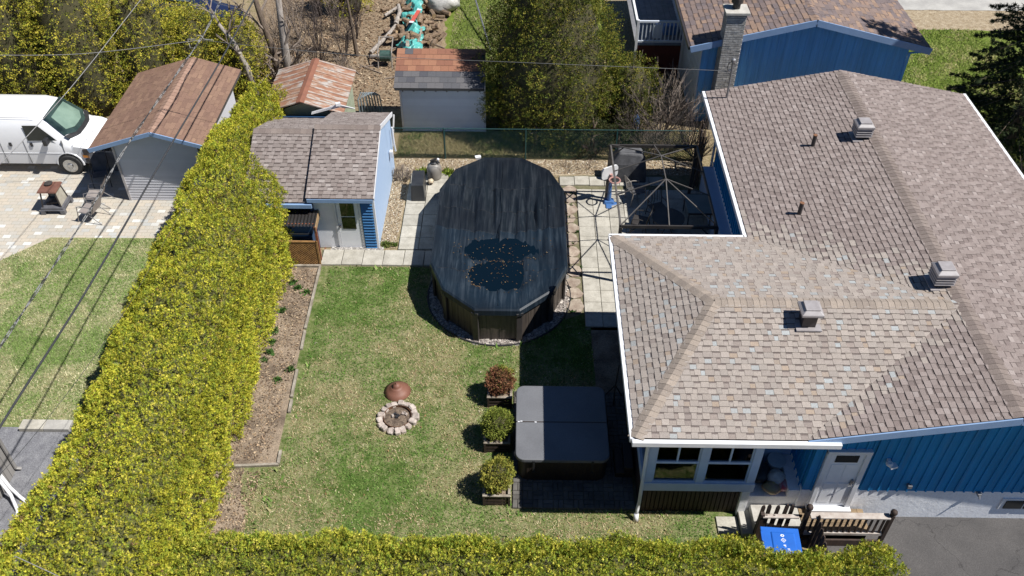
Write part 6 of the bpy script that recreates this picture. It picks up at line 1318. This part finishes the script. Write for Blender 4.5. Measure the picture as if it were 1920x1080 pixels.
# the car half hidden behind the cedars
car = empty('parked_car', (-14.2,35.6,0), 'dark blue car half hidden behind the cedars at the top left', 'car', rz=-.2)
mat('car_blue', (0.012,0.018,0.05), (0.014,0.02,0.055), 3, .2); loft([(-2.1,.75,.5,.75,.3),(-1.9,1.0,.62,.85,.25),(-1.3,1.05,.65,.88,.22),(-.8,1.42,.58,.88,.22),(.5,1.45,.58,.88,.22),(1.1,1.05,.66,.88,.22),(1.9,.92,.62,.84,.25),(2.15,.65,.5,.75,.3)], None).build('body', 'car_blue', car, world=False, smooth=True)
for x in (-1.3,1.3):
    for y in (-.82,.82): b_ = B(); b_.tube([(x,y-.1,.31),(x,y+.1,.31)],.31,18); b_.build('wheel', 'tyre', car, world=False)
b_ = B(); b_.add([(-.75,-.5,1.43),(-.75,.5,1.43),(-1.28,.6,1.075),(-1.28,-.6,1.075)], [(0,1,2,3)]); b_.v = [(x-.01,y,z+.012) for x,y,z in b_.v]; b_.build('windscreen', 'van_glass', car, world=False); b_ = B(); b_.add([(-.7,-.56,1.44),(.5,-.56,1.45),(.5,.56,1.45),(-.7,.56,1.44)], [(0,1,2,3)]); b_.v = [(x,y,z+.016) for x,y,z in b_.v]; b_.build('roof_panel', 'chrome', car, world=False)

# ================================================================ OUTDOOR FIREPLACE AND CHAIRS ON THE DRIVE
mat('fp_grey', A(122,122,128), A(104,104,110), 5, .5, .05); mat('mesh_screen', A(206,200,184), A(180,172,156), 6, .7); mat('rust_plate', A(150,106,90), A(126,86,74), 3, .6, lo=.3, hi=.7)
fp = empty('outdoor_fireplace', (-14.97,22.82,0), 'square outdoor fireplace with rusty top plate on the paved drive', 'fireplace', rz=.03)
b_ = B(); b_.cbox(0,0,.20,.70,.70,.10); b_.cbox(0,0,.155,.74,.74,.03); b_.build('base_tray', 'fp_grey', fp, world=False, bevel=.01)
for sx, sy in ((-1,-1),(1,-1),(1,1),(-1,1)): b_ = B(); b_.cbox(sx*.31,sy*.31,.08,.14,.14,.16,0,None,1.0,1.0); b_.build('foot', 'fp_grey', fp, world=False); b_ = B(); b_.beam((sx*.29,sy*.29,.24),(sx*.22,sy*.22,.80),.035,.035); b_.build('upright', 'dark_pipe', fp, world=False)
b_ = B(); b_.cbox(0,0,.82,.60,.60,.05,0,None,.92,.92); b_.build('top_plate', 'rust_plate', fp, world=False); b_ = B(); b_.lathe([(.12,0),(.13,.03),(.06,.05),(.0005,.055)],14,(-.05,.12,.87)); b_.build('chimney_cap', 'dark_pipe', fp, world=False)
for sx in (1,): b_ = B(); b_.add([(.285,-.26,.25),(.285,.26,.25),(.225,.2,.79),(.225,-.2,.79)], [(0,1,2,3)]); b_.build('screen', 'mesh_screen', fp, world=False)
b_ = B(); b_.add([(-.26,.285,.25),(.26,.285,.25),(.2,.225,.79),(-.2,.225,.79)], [(0,1,2,3)]); b_.build('screen', 'mesh_screen', fp, world=False)
for i in range(4): b_ = B(); a = rnd.uniform(-.5,.5); b_.tube([(-.2+.05*i,-.15+.08*i,.29),(.2,-.1+.07*i,.31+.02*i)],.045,7); b_.build('log', 'bark', fp, world=False)
mat('sling', A(176,166,160), A(160,150,146), 6, .7); mat('alu', A(184,180,178), A(150,146,146), 6, .4, metal=.3)
def lawn_chair(x, y, rz, lab, m1='alu', m2='sling'):
    t = empty('garden_chair', (x,y,0), lab, 'chair', 'garden chairs on the drive', rz)
    b_ = B(); b_.add([(-.24,-.26,.40),(.24,-.26,.40),(.24,.20,.36),(-.24,.20,.36)], [(0,1,2,3)]); b_.add([(-.24,-.26,.385),(.24,-.26,.385),(.24,.20,.345),(-.24,.20,.345)], [(3,2,1,0)]); b_.build('seat', m2, t, world=False)
    b_ = B(); b_.add([(-.24,.20,.36),(.24,.20,.36),(.24,.42,.92),(-.24,.42,.92)], [(0,1,2,3)]); b_.add([(-.24,.215,.355),(.24,.215,.355),(.24,.435,.915),(-.24,.435,.915)], [(3,2,1,0)]); b_.build('backrest', m2, t, world=False)
    for sx in (-.27,.27):
        b_ = B(); b_.tube([(sx,.42,.93),(sx,.20,.36),(sx,-.27,.41)],.014,6); b_.build('side_rail', m1, t, world=False)
        b_ = B(); b_.tube([(sx,-.36,.0),(sx,-.28,.35),(sx,-.24,.60),(sx,-.10,.64),(sx,.30,.62)],.014,6); b_.build('arm', m1, t, world=False); b_ = B(); b_.tube([(sx,.05,.36),(sx,.46,.0)],.014,6); b_.build('leg', m1, t, world=False)
    return t
lawn_chair(-13.62,22.30,-1.75,'silver sling garden chair facing the outdoor fireplace, nearest the lawn')
lawn_chair(-13.72,23.05,-1.5,'second silver sling chair behind the first, at the edge of the shed shadow')
lawn_chair(-12.98+(-1.0),24.25,.3,'dark sling chair in the shade beside the grey shed wall','gaz_metal','grey_cover')
b_ = B(); b_.box(-14.15,-13.55,24.9,25.0,0,.75); tag(b_.build('grey_board', mat('panel_grey', A(150,150,152), A(132,132,136), 3, .6)), 'grey board leaning in the shade between van bumper and grey shed', 'board')

# ================================================================ NEIGHBOUR HOUSE
weathered('nb_blue', (0.15,0.45,0.86), (0.16,0.41,0.76), (0.24,0.40,0.56)); mat('nb_white', (0.62,0.66,0.72), (0.56,0.60,0.66), 2, .6); mat('brick_pale', (0.52,0.50,0.47), (0.34,0.32,0.30), 6, .9, .3, rand=.25, fine=.2, fscale=25); mat('mortar', (0.30,0.29,0.28), (0.24,0.23,0.22), 9, .95)
nb = empty('neighbour_house', (9.8,32.5,0), 'neighbouring blue gabled house with brown shingle roof and brick chimney', 'house')
NE, NR_, NY0, NY1 = 3.2, 4.2, 28.0, 38.0
b_ = B(); b_.ext([(6.25,28.45,0),(13.35,28.45,0),(13.35,28.45,NE+.04),(9.82,28.45,NR_-.12),(6.25,28.45,NE+.04)], (0,.1,0)); nw = b_.build('wall', 'nb_blue', nb)
b_ = B(); b_.box(6.25,6.33,28.55,37.6,0,NE+.02); b_.build('side_wall', 'nb_white', nb); b_ = B(); b_.box(13.27,13.35,28.55,37.6,0,NE); b_.build('side_wall', 'nb_blue', nb)
x = 6.26
while x < 13.3: zt = NE+(x-5.8)*.246 if x < 9.82 else NR_-(x-9.82)*.246; panel((x,28.45,0),(x+.235,28.45,0),0.3,zt-.2,zt-.2,(0,-1,0),'nb_blue',nw); x += .237
y = 37.4
while y > 28.6: panel((6.25,y,0),(6.25,y-.235,0),.3,NE-.05,NE-.05,(-1,0,0),'nb_white',nw); y -= .237
b_ = B(); b_.ext([(5.78,NY0,NE),(9.82,NY0,NR_),(13.88,NY0,NE),(13.88,NY0,NE-.12),(9.82,NY0,NR_-.12),(5.78,NY0,NE-.12)], (0,10,0)); nro = b_.build('roof', 'roof_deck', nb)
k = .006; tb = tabs_for([(5.76,NY0-.02,NE+k),(5.76,NY1,NE+k),(9.82,NY1,NR_+k),(9.82,NY0-.02,NR_+k)], (5.76,NY0-.02,NE+k), (5.76,NY1,NE+k), PAL_NB, .19, .22, .42, accn=.6); tb += tabs_for([(13.9,NY0-.02,NE+k),(13.9,NY1,NE+k),(9.82,NY1,NR_+k),(9.82,NY0-.02,NR_+k)], (13.9,NY0-.02,NE+k), (13.9,NY1,NE+k), PAL_NB, .19, .22, .42, accn=.6)
roof_shingles(nro, tb, 250); ridge_caps(nro, (9.82,NY0-.02,NR_), (9.82,NY1,NR_), ((-1,0,-.25),(1,0,-.25)), PAL_NB['base'], .15, .2)
b_ = B(); b_.beam((5.74,NY0-.03,NE-.09),(9.82,NY0-.03,NR_-.09),.04,.22); b_.beam((9.82,NY0-.03,NR_-.09),(13.92,NY0-.03,NE-.09),.04,.22); b_.build('rake_board', 'blue_trim', nb); b_ = B(); b_.beam((5.72,NY0,NE-.05),(5.72,NY1,NE-.05),.1,.12); b_.build('gutter', 'dark_vent', nb)
b_ = B(); b_.add([(5.8,NY0+.01,NE-.14),(9.82,NY0+.01,NR_-.14),(9.82,28.45,NR_-.14),(5.8,28.45,NE-.14)], [(0,1,2,3)]); b_.add([(9.82,NY0+.01,NR_-.14),(13.85,NY0+.01,NE-.14),(13.85,28.45,NE-.14),(9.82,28.45,NR_-.14)], [(0,1,2,3)]); b_.build('soffit', 'nb_blue', nb)
b_ = B(); b_.tube([(13.75,28.1,NE-.15),(13.40,28.38,NE-.35),(13.37,28.40,.2)],.045,8); b_.build('downspout', 'nb_blue', nb); b_ = B(); b_.cbox(6.24,30.4,1.9,.04,.7,.9); b_.build('window', 'nb_white', nb); b_ = B(); b_.cbox(6.215,29.6,2.55,.06,.25,.3,0,None,.7,.7); b_.build('vent_hood', 'tan_wood', nb)
CX0, CX1, CY0, CY1 = 6.78,7.42,27.86,28.44
b_ = B(); b_.box(CX0+.012,CX1-.012,CY0+.012,CY1,0,4.42); ch = b_.build('chimney', 'mortar', nb)
bb = B(); bb.box(-.098,.098,-.012,.012,-.032,.032); bmx = mesh_of(bb, 'brick', 'brick_pale'); L0 = nb.location
def course(L_, odd):
    out = []; p_ = 0.0
    if odd: out.append((0, .098)); p_ = .105
    while p_ < L_-.03: q_ = min(p_+.2, L_); out.append((p_, q_)); p_ = q_+.008
    return out
for r_ in range(42):
    z = .9+r_*.084
    if z > 4.36: break
    for a_, c_ in course(CX1-CX0, r_ % 2): obj('brick', bmx, ch, (CX0+(a_+c_)/2-L0.x, CY0+.006-L0.y+rnd.uniform(-.003,.003), z), (0,0,0), ((c_-a_)/.196,1,1))
    for a_, c_ in course(CY1-CY0-.02, (r_+1) % 2):
        for xx in (CX0+.006, CX1-.006): obj('brick', bmx, ch, (xx-L0.x, CY0+.02+(a_+c_)/2-L0.y, z), (0,0,math.pi/2), ((c_-a_)/.196,1,1))
b_ = B(); b_.cbox(7.1,28.15,4.47,.80,.72,.09); b_.build('chimney_cap', 'pale_concrete', nb, bevel=.01); b_ = B(); b_.tube([(7.1,28.2,4.5),(7.1,28.2,4.8)],.13,12); b_.lathe([(.2,0),(.2,.16),(.16,.2)],12,(7.1,28.2,4.72)); b_.build('flue', 'dark_pipe', nb)
# deck of the neighbour
dk = empty('neighbour_deck', (5.2,33,0), 'grey raised deck with baluster railing beside the neighbouring house', 'deck')
mat('deck_grey', (0.20,0.20,0.21), (0.15,0.15,0.16), 4, .8); mat('red_paint', (0.10,0.02,0.015), (0.08,0.016,0.014), 4, .8)
for i in range(8): b_ = B(); b_.box(4.35+i*.235,4.35+i*.235+.225,31.6,37,1.40,1.44); b_.build('plank', 'deck_grey', dk)
b_ = B(); b_.box(4.35,6.2,31.62,31.68,0,1.38); b_.build('skirt_panel', 'red_paint', dk)
for z in (1.55,2.35): b_ = B(); b_.box(4.35,6.2,31.55,31.62,z,z+.07); b_.build('rail', 'nb_white', dk)
bb = B(); bb.box(-.02,.02,-.015,.015,0,.76); bme = mesh_of(bb, 'baluster', 'nb_white')
for i in range(13): obj('baluster', bme, dk, (4.42+i*.145-5.2, 31.585-33, 1.6))
for x in (4.37,6.15): b_ = B(); b_.cbox(x,31.58,1.2,.09,.09,2.5); b_.build('post', 'white_trim', dk)
b_ = B(); b_.box(4.30,4.38,31.6,37,2.33,2.42); b_.build('rail', 'white_trim', dk)
b_ = B(); b_.cbox(5.75,32.6,1.65,.5,.5,.4); tag(b_.build('blue_crate', 'toy_blue', bevel=.03), 'blue plastic crate standing on the neighbouring deck', 'crate')
b_ = B(); b_.cbox(5.2,32.2,1.75,.3,.3,.6); tag(b_.build('patio_heater', 'nb_white', bevel=.03), 'pale barbecue shape standing on the neighbouring deck', 'barbecue')

# ================================================================ WOOD PILE
mat('log_bark', A(178,152,124), A(120,98,80), 9, .95, .4, rand=.3); mat('log_end', A(226,196,152), A(190,156,116), 6, .9, .1, rand=.15); mat('tarp', (0.10,0.40,0.36), (0.06,0.29,0.27), 2.5, .45, .1)
def log(x, y, z, a, tilt, L, r, lab='cut firewood log in the heap behind the white shed', group='logs in the wood heap'):
    t = empty('log', (x,y,z), lab, 'log', group, a); t.rotation_euler = (tilt,0,a)
    b_ = B(); b_.tube([(0,-L/2,0),(rnd.uniform(-.03,.03),0,rnd.uniform(-.02,.02)),(0,L/2,0)],[r,r*.97,r*.92],8,None,True); b_.build('bark', 'log_bark', t, world=False)
    b_ = B(); b_.lathe([(r*.9,0),(r*.88,.004)],8); o = b_.build('cut_end', 'log_end', t, world=False); o.location = (0,-L/2-.004,0); o.rotation_euler = (math.pi/2,0,0)
for i in range(110):
    f = rnd.random(); x = rnd.gauss(-4.55,.62); y = rnd.uniform(32.9,38.2); x = max(-6.1, min(-3.3, x)); hgt = max(0, .55*(1-((x+4.5)/1.4)**2)); log(x, y, rnd.uniform(.08,.12+hgt), rnd.uniform(0,6.28), rnd.uniform(-.3,.3), rnd.uniform(.3,.5), rnd.uniform(.07,.14))
for i, (p, q, r_) in enumerate((((-6.2,33.3,.1),(-5.3,35.4,.4),.09),((-5.35,35.2,.45),(-5.4,36.8,.55),.10),((-6.0,36.5,.2),(-5.0,38.0,.3),.07),((-6.2,33.0,.08),(-5.7,32.8,.12),.09))):
    b_ = B(); mid = [(a+c)/2+d for a, c, d in zip(p, q, (.12,0,.08))]; b_.tube([p,mid,q],[r_,r_*.9,r_*.75],8); tag(b_.build('branch', 'bark_grey'), ('long bent grey branch on the left flank of the wood heap','upper bent branch lying on the wood heap','branch sticking out of the far left of the wood heap','short stump end at the foot of the wood heap')[i], 'branch')
def cloth(name, x0, x1, y0, y1, zf, m, lab, cat, seed, n=20):
    xs, ys = np.linspace(x0,x1,n), np.linspace(y0,y1,n); Xg, Yg = np.meshgrid(xs, ys); Zg = zf(Xg, Yg)+(fbm(Xg*3.2, Yg*3.2, s=seed)-.5)*.5+(fbm(Xg*8, Yg*8, s=seed+1)-.5)*.22; Xg = Xg+(fbm(Yg*2.3, Yg*0+1, s=seed+3)-.5)*.5; V = np.stack([Xg, Yg, np.maximum(Zg,.03)], -1).reshape(-1,3); F = np.array([(j*n+i, j*n+i+1, (j+1)*n+i+1, (j+1)*n+i) for j in range(n-1) for i in range(n-1)]); o = np_mesh(name, V, F, m); md = o.modifiers.new('thick', 'SOLIDIFY'); md.thickness = .01; return tag(o, lab, cat)
cloth('tarp', -5.0,-4.15,32.6,34.7, lambda x, y: .62-.25*((x+4.55)/.45)**2, 'tarp', 'crumpled teal tarp over the near end of the wood heap', 'tarp', 3, 44)
cloth('tarp', -5.05,-4.5,35.0,37.3, lambda x, y: .75-.25*((x+4.75)/.3)**2, 'tarp', 'narrow teal tarp over the far end of the wood heap', 'tarp', 6, 44)
blob('white_sack', (-3.55,37.6,.45), .75, 'bag_white', 'big crumpled white sack beside the far end of the wood heap', 'sack', 11, (1.1,.9,.7), .3, 24)
b_ = B(); b_.beam((-4.55,34.4,.95),(-4.35,35.35,1.0),.16,.02); o = b_.build('red_box', mat('red_card', (0.5,0.09,0.06), (0.44,0.08,0.06), 5, .6)); tag(o, 'narrow red and white carton lying across the teal tarp', 'carton'); b_ = B(); b_.beam((-4.58,34.28,.952),(-4.555,34.42,.955),.17,.024); b_.beam((-4.345,35.33,1.0),(-4.32,35.46,1.0),.17,.024); o2 = b_.build('white_end', 'white_trim', o)
b_ = B(); b_.beam((-4.55,32.2,.2),(-4.62,33.1,.75),.14,.04); tag(b_.build('plank', 'grey_wood'), 'grey plank leaning on the teal tarp behind the white shed roof', 'plank')
b_ = B(); b_.beam((-4.35,32.6,.25),(-4.15,34.3,.7),.07,.05); tag(b_.build('pole', 'grey_wood'), 'pale pole lying along the right of the teal tarp', 'pole')
b_ = B(); b_.tube([(-1.3,33.6,.1),(-2.2,37.6,.9)],.035,8); tag(b_.build('washing_line_pole', 'grey_metal'), 'thin grey pole leaning over the grass left of the cedar clump', 'pole')
for i, x in enumerate(sorted(rnd.uniform(-6.6,-3.0) for _ in range(12))):
    y, a = rnd.uniform(31.2,34), rnd.uniform(0,3.1); L = rnd.uniform(.6,1.3); b_ = B(); b_.tube([(x,y,.03),(x+L*math.cos(a),y+L*math.sin(a),.08)],.022,5); tag(b_.build('fallen_branch', 'twig'), 'thin fallen branch on the ground by the wood heap, '+ORD[i]+' from the left', 'branch', 'fallen branches by the wood heap')

# ================================================================ GREY BUILDING CORNER, BOTTOM LEFT
mat('lt_siding', A(178,174,170), A(164,160,156), 2, .6, rand=.08)
gb = empty('corner_building', (-13.0,10.5,0), 'light grey plank building corner with dark gutter at the lower left edge', 'building')
b_ = B(); b_.box(-16,-11.95,7.0,12.62,0,2.3); gw = b_.build('wall', 'lt_siding', gb)
y = 12.5
while y > 7.1: b_ = B(); b_.box(-11.95,-11.93,y-.135,y,.02,2.3); b_.build('siding_board', 'lt_siding', gw); y -= .15
b_ = B(); b_.box(-16,-11.66,7.0,12.8,2.3,2.42); b_.build('roof', 'dark_vent', gb); b_ = B(); b_.box(-11.70,-11.58,7.0,12.8,2.22,2.40); b_.build('gutter', 'black_cover', gb, bevel=.02)
b_ = B(); b_.tube([(-11.64,12.5,2.25),(-11.88,12.55,2.0),(-11.9,12.55,.12),(-11.8,12.58,.06)],.04,8); b_.build('downspout', 'lt_siding', gb)
pv = empty('drain_pipes', (-11.7,11.8,0), 'white plastic drain pipes at the foot of the light grey wall', 'pipe')
for pts in ([(-11.9,12.05,.62),(-11.7,11.9,.25),(-11.45,11.75,.08),(-11.2,11.6,.05)], [(-11.9,11.95,.62),(-11.62,11.72,.22),(-11.4,11.42,.05),(-11.32,11.2,.05)], [(-11.9,12.0,.62),(-11.92,11.6,.4),(-11.85,11.3,.1)]): b_ = B(); b_.tube(pts,.04,8); b_.build('pipe', 'white_trim', pv, smooth=True)
b_ = B(); b_.cbox(-11.88,12.02,.72,.16,.16,.2); b_.build('junction', 'grey_metal', pv, bevel=.02)

# ================================================================ CABLES
mat('cable_mid2', (0.12,0.12,0.12), (0.09,0.09,0.09), 7, .5); mat('cable_mid', (0.22,0.215,0.21), (0.03,0.03,0.03), 7, .5, lo=.48, hi=.52); mat('cable_dark', (0.03,0.03,0.032), (0.05,0.05,0.052), 20, .5); mat('cable_pale', (0.30,0.29,0.28), (0.2,0.19,0.19), 20, .5)
def cable(name, pts, r, m, lab, n=24, twist=0):
    P = [Vector(p) for p in pts]; out = []
    for i in range(len(P)-1):
        for k in range(n):
            t = k/n; p0 = P[max(i-1,0)]; p1, p2 = P[i], P[i+1]; p3 = P[min(i+2,len(P)-1)]
            out.append(.5*((2*p1)+(-p0+p2)*t+(2*p0-5*p1+4*p2-p3)*t*t+(-p0+3*p1-3*p2+p3)*t**3))
    out.append(P[-1]); b_ = B()
    if twist:
        for j in range(2): b_.tube([p+Vector((math.cos(i*.45+j*math.pi)*twist,0,math.sin(i*.45+j*math.pi)*twist)) for i, p in enumerate(out)], r, 5)
    else: b_.tube(out, r, 6)
    return tag(b_.build(name, m, smooth=True), lab, 'cable')
def P5(gx, gy, z): k = 1-z/17.5; return (gx*k, gy*k, z)
cable('power_cable', [P5(-12.95,11,6.2),P5(-12.90,13.87,6.0),P5(-12.59,19.01,5.7),P5(-12.43,25.93,5.6),P5(-12.24,32.44,5.8),P5(-12.19,37.3,6.0),P5(-12.1,46,6.4)],.022,'cable_dark','thick black overhead cable over the left hedge, right of the twisted one')
cable('power_cable', [P5(-14.2,12.5,5.4),P5(-14.11,16.61,5.3),P5(-13.9,22.55,5.1),P5(-13.95,26.57,5.1),P5(-13.56,34.48,5.4),P5(-13.65,38.36,5.5),P5(-13.6,46,5.9)],.013,'cable_mid','twisted pale overhead cable, left of the thick black one',twist=.018)
cable('power_cable', [P5(-17.3,38.36,6.2),P5(-17.5,30.0,5.6),P5(-18.1,24.0,5.4),P5(-19.2,18,5.6)],.010,'cable_pale','thin white overhead cable crossing in front of the van')
cable('service_cable', [P5(-13.56,34.48,5.4),(-5.0,23.7,5.05),(0,23.7,4.85),(6.17,24.1,4.42)],.007,'cable_mid2','thin service cable running from the splice to the roof mast')
cable('service_cable', [P5(-22,33.0,5.2),P5(-18,33.2,5.2),P5(-13.56,34.48,5.4)],.009,'cable_pale','thin cable crossing the cedars at the upper left')
cable('power_cable', [P5(-12.9,10.5,5.0),P5(-11.9,13.8,4.8),P5(-11.2,18,4.7),P5(-10.9,24,4.8)],.005,'cable_dark','very thin dark wire beside the left hedge edge')
cable('phone_wire', [P5(-11.0,10.3,4.6),P5(-9.3,9.6,4.4),P5(-8.0,9.0,4.3)],.007,'cable_pale','thin white wire across the bottom left corner of the hedge')
b_ = B(); p = Vector(P5(-13.56,34.48,5.4)); b_.tube([p+Vector(q) for q in ((-.35,0,.02),(-.12,0,.03),(-.05,0,.14),(.06,0,.15),(.12,0,.03),(.4,0,.0))],.012,6); b_.tube([p+Vector(q) for q in ((-.35,0,.02),(-.3,-.1,-.2),(-.1,-.2,-.15),(.0,0,0))],.010,6); tag(b_.build('cable_splice', 'cable_pale'), 'looped splice where the service cable leaves the twisted cable', 'splice')
